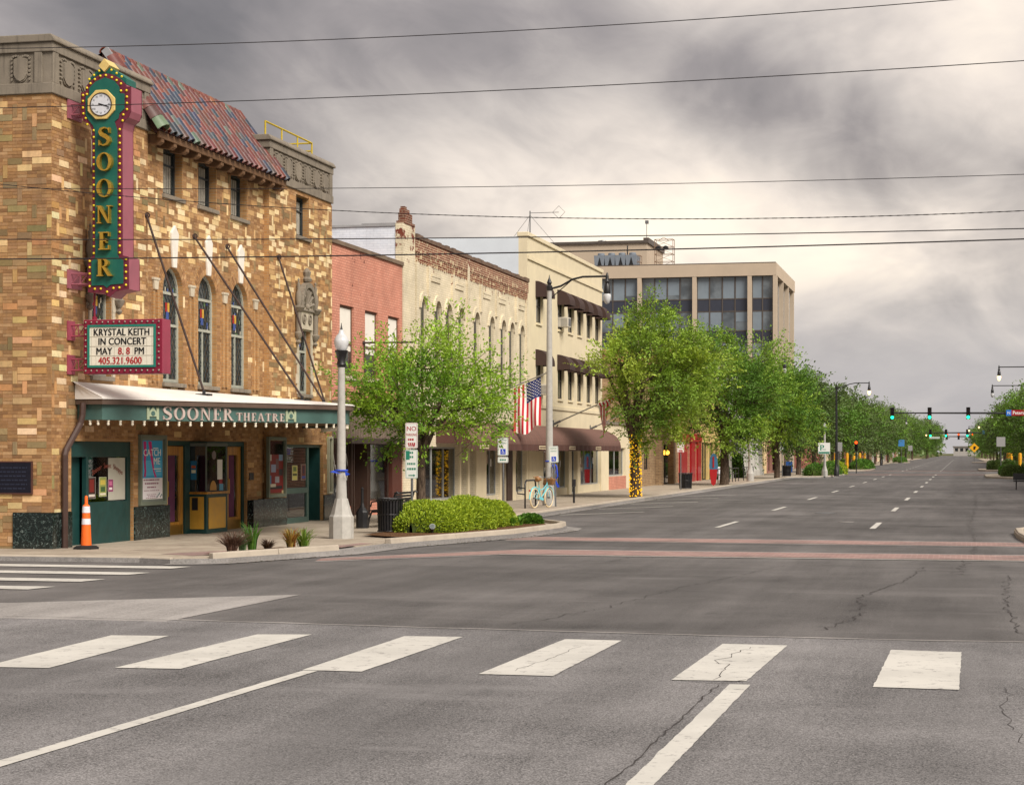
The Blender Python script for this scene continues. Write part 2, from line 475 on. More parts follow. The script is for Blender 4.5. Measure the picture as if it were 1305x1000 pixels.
c = t.mix(t.rng(n1, .3, .7), srgb(70, 78, 42), srgb(112, 108, 70)); c = t.mix(t.rng(n2, .35, .7, 0, .5), c, srgb(52, 60, 32)); GRASS = t.done(c, .95, 0, .1)

def sheet(name, poly, z, mat, parent=None, kind=None):
    m = MB(); m.add([(x, y, z) for x, y in poly], [tuple(range(len(poly)))])
    o = m.build(name, mat, parent)
    if o.data.polygons[0].normal.z < 0: o.data.flip_normals()
    if kind: o['kind'] = kind
    return o
sheet('ground', [(-2500, -300), (2500, -300), (2500, 5000), (-2500, 5000)], -.05, GRASS, kind='structure')
road = sheet('road', [(-160, -60), (160, -60), (160, 31), (160, 31.6), (5.2, 31.6), (5.2, 182), (120, 182), (120, 200), (5.2, 200), (5.2, 1400),
                      (-12.5, 1400), (-12.5, 200), (-120, 200), (-120, 182), (-12.5, 182), (-12.5, 31.6), (-160, 31.6)], 0, ASPH, kind='structure')
# older, paler paving this side of the seam, and the concrete lanes of the side street
random.seed(3)
seam = [(-14 + i * .55, 20.35 + .32 * math.sin(i * .16 + .9) + random.uniform(-.03, .03)) for i in range(50)]
sheet('worn_roadway', [(-14, -60), (13.2, -60)] + seam[::-1], .004, ASPH_N, road)
sheet('concrete_lane', [(-120, 20.2), (-8.72, 20.35), (-8.62, 24.65), (-11.75, 22.45), (-16, 22.2), (-120, 22.2)], .006, CONC_R, road)
# tar and crumbled edge along the seam
m = MB()
for i in range(len(seam) - 1):
    (x0, y0), (x1, y1) = seam[i], seam[i + 1]; w0, w1 = .05 + .05 * math.sin(i * 1.7) ** 2, .05 + .05 * math.sin((i + 1) * 1.7) ** 2
    m.add([(x0, y0 - w0 * .4, .0085), (x1, y1 - w1 * .4, .0085), (x1, y1 + w1, .0085), (x0, y0 + w0, .0085)], [(0, 1, 2, 3)])
m.build('seam_edge', CONC_R, road)
TAR = plain('crack_tar', (54, 50, 49), .9)  # dark tar colour of the crack ribbons
def crack(pts, w=.025, z=.0075, jit=.07):
    w *= .26; jit *= .55
    """a jagged open crack following a rough path"""
    P = []
    for (a, b) in zip(pts, pts[1:]):
        a, b = Vector(a), Vector(b); n = max(2, int((b - a).length / .16))
        for i in range(n): P.append(a.lerp(b, i / n) + Vector((random.gauss(0, jit), random.gauss(0, jit))))
    P.append(Vector(pts[-1])); m = MB()
    for i, (a, b) in enumerate(zip(P, P[1:])):
        d = (b - a); d = Vector((-d.y, d.x)).normalized() if d.length > 1e-6 else Vector((1, 0))
        w0 = w * (.35 + .65 * abs(math.sin(i * .83))); w1 = w * (.35 + .65 * abs(math.sin((i + 1) * .83)))
        m.add([(a.x - d.x * w0, a.y - d.y * w0, z), (b.x - d.x * w1, b.y - d.y * w1, z), (b.x + d.x * w1, b.y + d.y * w1, z), (a.x + d.x * w0, a.y + d.y * w0, z)], [(0, 1, 2, 3)])
    return m.build('crack', TAR, road)
crack([(-1.5, 21), (-1.15, 23), (-1.3, 26), (-.85, 29), (-.6, 33)], .03)
crack([(-4.9, 20.8), (-4.3, 23), (-4.0, 26), (-3.55, 29), (-2.9, 33)], .022)
crack([(-7.2, 29), (-6.0, 33), (-5.7, 37)], .02)
crack([(.6, 21), (.55, 25), (.7, 31)], .028)
crack([(-2.05, 16.1), (-1.95, 16.7), (-2.15, 17.6), (-2.0, 18.9)], .018, .0125, .1)
crack([(-2.3, 16.0), (-1.9, 15.9), (-1.75, 16.2)], .03, .0125, .08)
crack([(-1.98, 9.0), (-1.97, 11.0), (-1.95, 13.4), (-1.93, 15.8)], .022, .0125, .03)
crack([(-3.8, 16.4), (-3.7, 17.4), (-3.62, 18.6)], .012, .0125, .04)
crack([(.35, 16.2), (.3, 14.8), (.42, 12.5)], .012, .0075, .05)
crack([(-.1, 31), (.3, 40), (.2, 52), (.5, 70), (.6, 90)], .03, .0075, .1)

def stripe(name, poly, z=.0105, mat=None):
    """painted marking with slightly ragged edges"""
    P = []
    for i in range(len(poly)):
        a, b = Vector(poly[i]), Vector(poly[(i + 1) % len(poly)]); n_ = max(1, int((b - a).length / .13)) if (b - a).length < 15 else 40
        d = (b - a).normalized(); nn = Vector((-d.y, d.x)); P.append(tuple(a))
        P += [tuple(a.lerp(b, k_ / n_) + nn * random.gauss(0, .0025)) for k_ in range(1, n_)]
    return sheet(name, P, z, mat or LINE, road)
for (a, b, c_, d_) in (((-8.45, 15.65), (-7.83, 15.7), (-7.99, 18.74), (-8.6, 18.66)), ((-7.27, 15.85), (-6.67, 15.9), (-6.6, 19.22), (-7.16, 19.1)),
                       ((-5.6, 16.05), (-5.06, 16.05), (-5.0, 19.32), (-5.61, 19.26)), ((-4.03, 16.1), (-3.38, 16.1), (-3.34, 19.3), (-3.93, 19.32)),
                       ((-2.36, 16.05), (-1.74, 16.1), (-1.67, 19.18), (-2.31, 19.2)), ((-.7, 15.93), (-.02, 15.9), (0, 18.9), (-.66, 18.98)),
                       ((.95, 15.8), (1.6, 15.8), (1.65, 18.8), (1.0, 18.85))):
    stripe('crosswalk_stripe', (a, b, c_, d_))
for yy in (29.95, 28.3, 26.65, 25.0, 23.3):
    stripe('crosswalk_stripe', ((-16.2, yy - .3), (-12.62, yy - .32), (-12.5, yy + .28), (-16.2, yy + .3)))
stripe('lane_line', ((-6.1, 2), (-5.97, 2), (-5.45, 16.02), (-5.58, 16.02)))
stripe('lane_line', ((-1.9, 2), (-1.76, 2), (-1.68, 15.86), (-1.85, 15.86)))
for k in range(9):
    y0 = 49.2 + k * 15.0
    stripe('lane_dash', ((-6.13, y0), (-5.99, y0), (-5.97, y0 + 4.4), (-6.11, y0 + 4.4)))
    stripe('lane_dash', ((-2.25, y0), (-2.1, y0), (-2.1, y0 + 4.4), (-2.25, y0 + 4.4)))
for k in range(24):
    y0 = 206 + k * 15.0
    stripe('lane_dash', ((-6.1, y0), (-5.95, y0), (-5.95, y0 + 4.6), (-6.1, y0 + 4.6)))
    stripe('lane_dash', ((-2.2, y0), (-2.05, y0), (-2.05, y0 + 4.6), (-2.2, y0 + 4.6)))
for k in range(5):     # parking bay lines beyond the bulb-out
    y0 = 58 + k * 6.5
    stripe('parking_line', ((-12.0, y0), (-11.9, y0 - .1), (-9.9, y0 + 3.6), (-10.0, y0 + 3.75)))
# brick crossing bands with concrete edges
def band(yl0, yl1, yr0, yr1, xl, xr, z=.006):
    sheet('brick_band', [(xl, yl0), (xr, yr0), (xr, yr1), (xl, yl1)], z, PAVER, road)
sheet('concrete_edge', [(-11.0, 32.1), (-8.4, 35.1), (3, 35.0), (3, 37.25), (-8.3, 37.35), (-11.2, 33.4)], .005, CONC_R, road)
sheet('brick_band', [(-11.05, 32.35), (-8.4, 35.35), (3, 35.25), (3, 37.0), (-8.35, 37.1), (-11.2, 33.15)], .009, PAVER, road)
stripe('stop_line', ((-8.4, 35.12), (3, 35.03), (3, 35.13), (-8.4, 35.24)))
sheet('concrete_edge', [(-9.7, 40.9), (3, 40.2), (3, 42.4), (-9.5, 43.0)], .005, CONC_R, road)
sheet('brick_band', [(-9.7, 41.15), (3, 40.45), (3, 42.15), (-9.5, 42.75)], .009, PAVER, road)
for (a, b) in ((168.5, 170.5), (175.5, 177.5), (203, 205), (209, 211)):
    sheet('brick_band', [(-10, a), (3, a), (3, b), (-10, b)], .006, PAVER, road)
# repaired patches and a utility cover
m = MB(); m.lathe([(.33, 0), (.33, .008), (.30, .009)], (-4.2, 62, .002), 20); m.build('manhole_cover', STEEL, road)
m = MB(); m.lathe([(.22, 0), (.22, .008), (.20, .009)], (-3.1, 54, .002), 20); m.build('manhole_cover', CONC_R, road)

# ---- pavements
LEFT = [(-160, 31.3), (-13.9, 31.3), (-13.2, 31.0), (-12.55, 31.35), (-11.35, 34.7), (-11.15, 37.4), (-9.8, 42.6), (-9.5, 46.4), (-9.65, 47.7), (-10.35, 49.0),
        (-11.8, 50.8), (-12.45, 53.1), (-12.5, 146), (-10.4, 150), (-9.6, 153), (-9.6, 166), (-10.3, 168.4), (-13.5, 181.6), (-18, 181.6), (-160, 181.6)]
ZS = .10
def pavement(name, poly, z=ZS, mat=CONC):
    m = MB(); m.prism([(x, y, -.04) for x, y in poly], (0, 0, z + .04)); o = m.build(name, mat); o['kind'] = 'structure'; return o
t = NT('pavement_concrete')
c = t.mix(t.rng(t.noise(.8, 6, .65), .3, .7), srgb(152, 140, 125), srgb(178, 167, 150)); c = t.mix(t.rng(t.noise(2.6, 7, .72), .48, .72, 0, .65), c, srgb(108, 97, 87))
c = t.mix(t.rng(t.noise(60, 3, .7), .35, .65, .0, .2), c, srgb(120, 110, 100)); t.bump(t.noise(70, 4, .6), .3, .008)
PAVE = t.done(c, .88, 0, .25)
sidewalk = pavement('sidewalk', LEFT, ZS - .022, CONC_R)
def clip_rect(poly, x0, x1, y0, y1):
    def clip(P, inside, cut):
        out_ = []
        for i in range(len(P)):
            a, b = P[i - 1], P[i]
            ia, ib = inside(a), inside(b)
            if ib:
                if not ia: out_.append(cut(a, b))
                out_.append(b)
            elif ia: out_.append(cut(a, b))
        return out_
    lx = lambda v: (lambda a, b: (v, a[1] + (b[1] - a[1]) * (v - a[0]) / (b[0] - a[0])))
    ly = lambda v: (lambda a, b: (a[0] + (b[0] - a[0]) * (v - a[1]) / (b[1] - a[1]), v))
    for ins, cut in ((lambda p: p[0] >= x0, lx(x0)), (lambda p: p[0] <= x1, lx(x1)), (lambda p: p[1] >= y0, ly(y0)), (lambda p: p[1] <= y1, ly(y1))):
        poly = clip(poly, ins, cut)
        if len(poly) < 3: return []
    out_ = []
    for p in poly:
        if not out_ or (abs(p[0] - out_[-1][0]) + abs(p[1] - out_[-1][1])) > 1e-4: out_.append(p)
    return out_ if len(out_) > 2 else []
def inset(poly, d):
    """move the outline of a polygon inwards (counter-clockwise order)"""
    n = len(poly); ar = sum(poly[i - 1][0] * poly[i][1] - poly[i][0] * poly[i - 1][1] for i in range(n)); sg = 1 if ar > 0 else -1; res = []
    for i in range(n):
        a, b, c_ = Vector(poly[i - 1]), Vector(poly[i]), Vector(poly[(i + 1) % n])
        e1, e2 = (b - a).normalized(), (c_ - b).normalized()
        n1, n2 = Vector((-e1.y, e1.x)) * sg, Vector((-e2.y, e2.x)) * sg
        nn = (n1 + n2); nn = nn.normalized() if nn.length > 1e-6 else n1
        res.append(tuple(b + nn * (d / max(nn.dot(n1), .4))))
    return res
KW = .17
INN = inset(LEFT, KW)
def area(P): return abs(sum(P[i - 1][0] * P[i][1] - P[i][0] * P[i - 1][1] for i in range(len(P)))) / 2
random.seed(11)
ys_ = [31.0]
while ys_[-1] < 84: ys_.append(ys_[-1] + 1.62)
xs_ = [-18.2 + 1.66 * i for i in range(7)]
for j in range(len(ys_) - 1):
    for i in range(len(xs_) - 1):
        P = clip_rect(INN, xs_[i] + .008, xs_[i + 1] - .008, ys_[j] + .008, ys_[j + 1] - .008)
        if P and area(P) > .15:
            m = MB(); dz = random.uniform(-.003, .003); m.prism([(x, y, ZS - .06) for x, y in P], (0, 0, .06 + dz)); m.build('paving_slab', PAVE, sidewalk)
far_pave = clip_rect(INN, -18.2, -9, ys_[-1] + .008, 181)
m = MB(); m.prism([(x, y, ZS - .06) for x, y in far_pave], (0, 0, .06)); m.build('paving_strip', PAVE, sidewalk)
# brick inlay along the kerb and at the ramp
for poly in ([(-13.9, 32.2), (-13.1, 31.75), (-12.3, 33.4), (-13.1, 33.7)], [(-12.9, 54), (-12.7, 54), (-12.7, 118), (-12.9, 118)], [(-11.8, 35.3), (-11.5, 35.2), (-11.4, 36.9), (-11.7, 37.0)]):
    sheet('brick_inlay', poly, ZS + .006, PAVER, sidewalk)
KERB = paint('kerb_concrete', (172, 162, 147), .88, .12, 2.5, .38, srgb(122, 110, 98), bump=.3, bscale=60)
kerb = bpy.data.objects.new('kerb', None); COL.objects.link(kerb); kerb['kind'] = 'structure'; ORG[kerb.name] = Vector()
def kerb_run(outer, inner, z1, seg=2.4):
    """kerb stones between an outer and an inner outline, split every few metres"""
    for i in range(len(outer) - 1):
        o0, o1, i0, i1 = Vector(outer[i]), Vector(outer[i + 1]), Vector(inner[i]), Vector(inner[i + 1])
        n = max(1, round((o1 - o0).length / seg))
        for k_ in range(n):
            a, b = k_ / n, (k_ + 1) / n; g = .006 / max((o1 - o0).length, .1)
            q = [o0.lerp(o1, a + g), o0.lerp(o1, b - g), i0.lerp(i1, b - g), i0.lerp(i1, a + g)]
            m = MB()
            bt = [(p.x, p.y, -.03) for p in q]; tp = [(p.x, p.y, z1) for p in q]
            # battered road face with a rounded nose
            for j in (0, 1):
                d = (q[3 - j] - q[j]).normalized() * .03
                tp[j] = (q[j].x + d.x, q[j].y + d.y, z1)
            m.add(bt + tp, [(0, 3, 2, 1), (4, 5, 6, 7), (0, 1, 5, 4), (1, 2, 6, 5), (2, 3, 7, 6), (3, 0, 4, 7)])
            ob = m.build('kerb_stone', KERB, kerb, bevel=.02)
            if ob.data.polygons[1].normal.z < 0: ob.data.flip_normals()
kerb_run(LEFT[3:5], INN[3:5], .18, 2.0)
kerb_run(LEFT[5:11], INN[5:11], .185, 2.2)
kerb_run(LEFT[10:13], INN[10:13], .14, 3.0)
kerb_run(LEFT[12:17], INN[12:17], .14, 4.0)
kerb_run(LEFT[0:3], INN[0:3], .105, 12.0)
# gutter strip
og = inset(LEFT, -.38)
sheet('gutter', LEFT[2:13] + og[2:13][::-1], .011, CONC_R, road)
# right-hand pavement with its bulb-outs
RIGHT = [(1.35, 41.5), (1.2, 44.5), (1.2, 47), (1.7, 48.6), (4.6, 53), (4.9, 100), (4.9, 140), (3.2, 146), (1.8, 151), (1.8, 164), (2.6, 168), (6, 181.6), (120, 181.6), (120, 41), (1.8, 41)]
right_walk = pavement('sidewalk_right', RIGHT, ZS, PAVE)
RI = inset(RIGHT, KW)
kerb_run(RIGHT[14:15] + RIGHT[0:12], RI[14:15] + RI[0:12], .14, 4.0)
LEFT2 = [(-160, 200.6), (-13, 200.6), (-10.2, 205), (-9.7, 212), (-9.7, 226), (-12.4, 232), (-12.5, 640), (-160, 640)]
RIGHT2 = [(160, 200.6), (5, 200.6), (2.4, 205), (1.8, 212), (1.8, 226), (4.8, 232), (4.9, 640), (160, 640)]
for P in (LEFT2, RIGHT2):
    pavement('sidewalk_far', P, .12, PAVE)
# street far beyond, another pair of corners
for P in ([(-9.8, 380), (-12.4, 372), (-12.4, 394), (-9.8, 390)], [(1.9, 380), (4.8, 372), (4.8, 394), (1.9, 390)]):
    pavement('sidewalk_corner', P, .13, PAVE)
# planting beds
bed = sheet('planting_bed', [(-13.0, 32.0), (-12.45, 31.95), (-11.75, 34.3), (-12.5, 34.6)], ZS + .03, SOIL, kind='structure')
bed = sheet('planting_bed_hedge', [(-12.6, 40.0), (-11.35, 38.9), (-10.15, 42.8), (-9.85, 46.2), (-10.2, 47.6), (-11.2, 48.2), (-12.2, 46.5)], ZS + .04, SOIL, kind='structure')

# bits of leaf and grit lying in the gutters
rg = np.random.default_rng(3); LV = []
for a, b_, n_ in (((-12.35, 31.0), (-11.05, 34.6), 60), ((-11.0, 37.2), (-9.55, 42.6), 90), ((-9.55, 42.6), (-9.3, 46.6), 60), ((-10.2, 49.3), (-12.2, 53.3), 60), ((-12.3, 54), (-12.3, 80), 160)):
    t_ = rg.uniform(0, 1, n_)[:, None]; LV.append(np.array(a) * (1 - t_) + np.array(b_) * t_ + np.abs(rg.normal(size=(n_, 1))) * np.array([.14, -.03]) + rg.normal(size=(n_, 2)) * .03)
LV = np.concatenate(LV); n_ = len(LV); an = rg.uniform(0, 6.28, n_); sz_ = rg.uniform(.012, .034, n_); Vq = np.zeros((n_, 4, 3))
for k_, (u_, v_) in enumerate(((-1, 0), (0, -.5), (1, 0), (0, .5))):
    Vq[:, k_, 0] = LV[:, 0] + sz_ * (u_ * np.cos(an) - v_ * np.sin(an)); Vq[:, k_, 1] = LV[:, 1] + sz_ * (u_ * np.sin(an) + v_ * np.cos(an)); Vq[:, k_, 2] = .016 + (k_ % 2) * .006
lc = np.ones((n_, 4, 4)); lc[:, :, :3] = (np.array([srgb(112, 88, 58), srgb(90, 96, 52), srgb(70, 56, 44)])[rg.integers(3, size=n_)] * rg.uniform(.7, 1.2, (n_, 1)))[:, None, :]
tag(link('leaf_litter', np_mesh('leaf_litter', Vq.reshape(-1, 3), np.arange(n_ * 4).reshape(n_, 4), PRINT, lc.reshape(-1, 4))), 'dry leaf bits lying along the left-hand gutter', 'leaf litter', kind='stuff')

# ================================================================ building helpers
def wall_holes(m, xf, th, y0, y1, z0, z1, holes):
    """a wall facing +X, th thick, with rectangular openings (ya, yb, za, zb)"""
    zs = sorted({z0, z1} | {min(max(h_[k_], z0), z1) for h_ in holes for k_ in (2, 3)})
    for a, b in zip(zs, zs[1:]):
        if b - a < 1e-5: continue
        zm = (a + b) / 2
        cuts = sorted((h_[0], h_[1]) for h_ in holes if h_[2] < zm < h_[3])
        y = y0
        for c0, c1 in cuts:
            if c0 > y + 1e-5: m.box(xf - th, xf, y, c0, a, b)
            y = max(y, c1)
        if y1 > y + 1e-5: m.box(xf - th, xf, y, y1, a, b)
    return m
def arch_fill(m, xf, th, yc, r, zs, zt, n=10, pointed=0.0):
    """fills a rectangular opening's head so that a round arch is left (springing at zs)"""
    pts = [(yc - r * math.cos(math.pi * i / n), zs + (zt - zs) * math.sin(math.pi * i / n)) for i in range(n + 1)]
    for (ya, za), (yb, zb) in zip(pts, pts[1:]):
        if zt - max(za, zb) < 1e-4 and zt - min(za, zb) < 1e-4: continue
        m.prism([(xf - th, ya, za), (xf - th, yb, zb), (xf - th, yb, zt + .0005), (xf - th, ya, zt + .0005)], (th, 0, 0))
    return m
def text_mb(body, size, extrude=.004, align='CENTER', space=1.0, xs=1.0):
    cu = bpy.data.curves.new('lettering', 'FONT'); cu.body = body; cu.size = size; cu.extrude = extrude; cu.align_x = align; cu.space_character = space; cu.resolution_u = 3
    o = bpy.data.objects.new('lettering_source', cu); COL.objects.link(o)
    dg = bpy.context.evaluated_depsgraph_get(); me = bpy.data.meshes.new_from_object(o.evaluated_get(dg))
    vs = [(v.co.x * xs, v.co.y, v.co.z) for v in me.vertices]; fs = [tuple(p.vertices) for p in me.polygons]
    bpy.data.objects.remove(o); bpy.data.curves.remove(cu); bpy.data.meshes.remove(me)
    return vs, fs
def text_on(m, body, size, org, facing, extrude=.004, align='CENTER', space=1.0, xs=1.0, bold=0, col=None):
    """lettering on a face: facing '+X' reads towards +Y, '-Y' reads towards +X"""
    vs, fs = text_mb(body, size, extrude, align, space, xs); o = Vector(org)
    f = (lambda p: (o.x + p[2], o.y + p[0], o.z + p[1])) if facing == '+X' else (lambda p: (o.x + p[0], o.y - p[2], o.z + p[1]))
    m.add([f(p) for p in vs], fs, col)
    for b in range(bold):     # heavier strokes: the same outline again, a hair to the side and behind
        dx = size * .022 * (b // 2 + 1) * (1 if b % 2 else -1); dd = -.0006 * (b + 1)
        m.add([f((p[0] + dx, p[1], p[2] + dd)) for p in vs], fs, col)
    return m
def glyph(ch):
    """Roman capital, cap height 1: list of polygons, and its advance width"""
    P = []
    q = lambda x0, x1, y0, y1: P.append([(x0, y0), (x1, y0), (x1, y1), (x0, y1)])
    def serif(x0, x1, bottom=True, top=True):
        if bottom: q(x0 - .07, x1 + .07, 0, .055)
        if top: q(x0 - .07, x1 + .07, .945, 1)
    def ring(cx_, cy_, rx, ry, ix, iy, a0, a1, n):
        for i in range(n):
            t0, t1 = a0 + (a1 - a0) * i / n, a0 + (a1 - a0) * (i + 1) / n
            P.append([(cx_ + ix * math.cos(t0), cy_ + iy * math.sin(t0)), (cx_ + rx * math.cos(t0), cy_ + ry * math.sin(t0)),
                      (cx_ + rx * math.cos(t1), cy_ + ry * math.sin(t1)), (cx_ + ix * math.cos(t1), cy_ + iy * math.sin(t1))])
    if ch == 'O': ring(.44, .5, .42, .52, .24, .46, 0, 2 * math.pi, 24); w = .88
    elif ch == 'S':
        path = [(.60, .80), (.56, .93), (.36, 1.0), (.17, .93), (.12, .78), (.2, .63), (.40, .52), (.56, .39), (.60, .23), (.5, .07), (.30, 0), (.12, .08), (.08, .24)]
        th = [.02, .03, .04, .07, .09, .11, .12, .11, .09, .07, .04, .03, .02]
        L = []
        for i, (x, y) in enumerate(path):
            a, b = path[max(i - 1, 0)], path[min(i + 1, len(path) - 1)]; d = Vector((b[0] - a[0], b[1] - a[1])).normalized(); nn = Vector((-d.y, d.x)) * th[i]
            L.append(((x + nn.x, y + nn.y), (x - nn.x, y - nn.y)))
        for a, b in zip(L, L[1:]): P.append([a[0], a[1], b[1], b[0]])
        q(.58, .635, .70, 1.0); q(.045, .1, .0, .3); w = .70
    elif ch == 'N':
        q(.1, .16, .05, .95); q(.66, .72, .05, .95); P.append([(.06, 1), (.26, 1), (.74, 0), (.62, 0)]); q(.02, .26, 0, .055); q(.56, .84, .945, 1); q(0, .1, .945, 1); w = .86
    elif ch == 'E':
        q(.1, .28, .05, .95); q(.02, .60, 0, .06); q(.02, .60, .94, 1); q(.28, .46, .475, .525); q(.545, .60, .06, .25); q(.545, .60, .75, .94); q(.42, .46, .38, .62); w = .66
    elif ch == 'R':
        q(.1, .28, .05, .95); q(.02, .36, 0, .055); q(.02, .30, .945, 1); ring(.30, .745, .34, .255, .17, .2, -math.pi / 2, math.pi / 2, 12)
        P.append([(.32, .5), (.48, .5), (.80, .0), (.62, .0)]); q(.62, .84, 0, .05); w = .84
    elif ch == 'T':
        q(.28, .46, .05, .945); q(.02, .72, .945, 1); q(.02, .06, .72, .945); q(.68, .72, .72, .945); q(.2, .54, 0, .055); w = .74
    elif ch == 'H':
        for x in (.08, .58): q(x, x + .17, .055, .945); serif(x, x + .17)
        q(.25, .58, .475, .53); w = .86
    elif ch == 'A':
        P.append([(.36, 1), (.44, 1), (.16, .05), (.10, .05)]); P.append([(.36, 1), (.50, 1), (.80, .05), (.60, .05)]); q(.24, .60, .3, .35); q(0, .26, 0, .055); q(.52, .88, 0, .055); w = .86
    else: w = .35
    return P, w
def serif_letter(ch, h, org, facing, depth, xs=1.0):
    m = MB(); o = Vector(org); P, w = glyph(ch)
    for i, poly in enumerate(P):
        dp = depth - .0008 * (i % 7)
        if facing == '+X': m.prism([(o.x, o.y + x * h * xs, o.z + y * h) for x, y in poly], (dp, 0, 0))
        elif facing == '-Y': m.prism([(o.x + x * h * xs, o.y, o.z + y * h) for x, y in poly], (0, -dp, 0))
        else:
            u_, n_ = facing; m.prism([o + u_ * (x * h * xs) + Vector((0, 0, y * h)) for x, y in poly], n_ * dp)
    return m, w * h * xs

# ================================================================ the theatre
F0, FT = -16.75, -16.62
TH = thing('theatre', 'tan and cream patterned brick theatre with coloured tile roof, on the street corner', 'theatre', (-19, 41.7, 0))
BACK = brick_mat('theatre_backing_brick', (160, 118, 74), (178, 136, 88), (158, 138, 110), .2, .0635, .006, grime=.3)
W_UP = [(38.95, 40.0, 7.48, 8.53), (40.93, 42.0, 7.48, 8.53), (42.92, 43.97, 7.48, 8.53)]
ARCH = [(38.95, 40.05), (40.93, 42.03), (42.95, 44.05)]
W_AR = [(a, b, 3.42, 5.95) for a, b in ARCH]
SHOP1 = (34.27, 37.12, 0, 2.13); ENTR = (38.97, 43.98, 0, 2.17); SHOP2 = (46.41, 49.3, 0, 2.12)
TWL = [(35.15, 36.05, 7.48, 8.53), (35.15, 36.05, 3.42, 5.15), SHOP1]
TWR = [(47.15, 48.15, 7.48, 8.53), (47.3, 48.25, 3.42, 5.15), SHOP2]
ZB = 8.64
m = MB()
wall_holes(m, FT, .5, 33.45, 37.85, 0, ZB, TWL)
wall_holes(m, F0, .4, 37.85, 45.15, 0, 8.9, W_UP + W_AR + [ENTR])
wall_holes(m, FT, .5, 45.15, 50.0, 0, ZB, TWR)
for a, b in ARCH: arch_fill(m, F0, .4, (a + b) / 2, (b - a) / 2, 5.4, 5.95)
m.box(-50, FT - .5, 33.45, 33.9, 0, ZB); m.box(-50, FT - .5, 49.6, 50.0, 0, ZB); m.box(-50, -49.6, 33.9, 49.6, 0, ZB)
m.box(-49.6, -17.3, 33.9, 49.6, 8.3, 8.55)
wall = m.build('wall', BACK, TH)
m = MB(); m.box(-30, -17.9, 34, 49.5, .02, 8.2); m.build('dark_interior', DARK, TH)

# ---- brick and block cladding, laid on a module of 0.1 m x 0.0635 m
random.seed(21)
CW, CH = .1, .0635
CREAM = [(220, 192, 142), (226, 202, 156), (212, 180, 126), (228, 206, 164)]
BUFF = [(186, 146, 98), (194, 156, 108), (176, 134, 88), (200, 164, 116)]
OLIVE = [(146, 124, 88), (136, 114, 80), (154, 132, 94), (130, 108, 76)]
SMALL = [(164, 126, 86), (156, 119, 80), (172, 135, 94), (148, 111, 74), (178, 143, 104), (160, 122, 86), (140, 104, 70), (168, 128, 84), (158, 122, 86)]
pieces = []            # (facing, a0, a1, z0, z1, plane, colour, big)
def lay(facing, plane, a0, a1, z0, z1, holes, pbig, mixf, arcs=()):
    nc, nr = int(round((a1 - a0) / CW)), int((z1 - z0) / CH); occ = np.zeros((nr + 4, nc + 4), bool)
    def blocked(c0, r0, cw, rh):
        if c0 + cw > nc or r0 + rh > nr or occ[r0:r0 + rh, c0:c0 + cw].any(): return True
        A, B, C_, D_ = a0 + c0 * CW, a0 + (c0 + cw) * CW, z0 + r0 * CH, z0 + (r0 + rh) * CH
        for h_ in holes:
            if A < h_[1] - .001 and B > h_[0] + .001 and C_ < h_[3] - .001 and D_ > h_[2] + .001: return True
        for yc, zc_, rr in arcs:
            if zc_ < D_ and min((abs(yy - yc) ** 2 + max(zz_ - zc_, 0) ** 2) ** .5 for yy in (A, B) for zz_ in (C_, D_)) < rr: return True
        return False
    def put(c0, r0, cw, rh, col, big):
        occ[r0:r0 + rh, c0:c0 + cw] = True
        pieces.append((facing, a0 + c0 * CW, a0 + (c0 + cw) * CW, z0 + r0 * CH, z0 + (r0 + rh) * CH, plane, col, big))
    for r in range(nr):
        c = 0
        while c < nc:
            if occ[r, c]: c += 1; continue
            A, Z = a0 + c * CW, z0 + r * CH; pb = pbig(A, Z) if not (r % 1) else 0
            u = random.random()
            if u < pb:
                v = random.random(); sh = (4, 2) if v < .45 else (3, 2) if v < .84 else (1, 4)
                if not blocked(c, r, *sh):
                    cr, bf = mixf(A, Z); k_ = random.random(); pal = CREAM if k_ < cr else BUFF if k_ < cr + bf else OLIVE
                    put(c, r, sh[0], sh[1], random.choice(pal), True); c += sh[0]; continue
            n = 2 if (c or r % 2 == 0) else 1
            for k_ in (n, 1):
                if not blocked(c, r, k_, 1): put(c, r, k_, 1, random.choice(SMALL), False); c += k_; break
            else: c += 1
lay('+X', FT, 33.45, 37.85, .02, ZB, [(a - .0, b, c_, d) for a, b, c_, d in TWL] + [(35.0, 36.2, 3.2, 6.5)], lambda y, z: .2 if z > 2.6 else .04, lambda y, z: (.5, .28))
lay('+X', F0, 37.85, 45.15, .02, 8.75, W_UP + W_AR + [ENTR], lambda y, z: (.26 if z > 6.1 else .02 if z > 2.6 else .03), lambda y, z: (.66, .2), [((a + b) / 2, 5.4, .82) for a, b in ARCH])
lay('+X', FT, 45.15, 50.0, .02, ZB, TWR + [(46.95, 48.75, 5.1, 6.2)], lambda y, z: .25 if z > 2.6 else .05, lambda y, z: (.6, .24))
lay('-Y', 33.45, -20.62, FT - .02, .02, ZB, [], lambda y, z: .2, lambda y, z: (.07, .36))
depth_of = lambda p: (.226 * 16.6 + .974 * (p[1] + p[2]) / 2) if p[0] == '+X' else (.226 * -(p[1] + p[2]) / 2 + .974 * 33.45 - 4)
bigs = sorted([p for p in pieces if p[7]], key=depth_of)
keep = [p for p in bigs if not (p[0] == '-Y' and p[1] < -17.9)][:300]; keepset = set(id(p) for p in keep)
G_ = .005
shared = {}
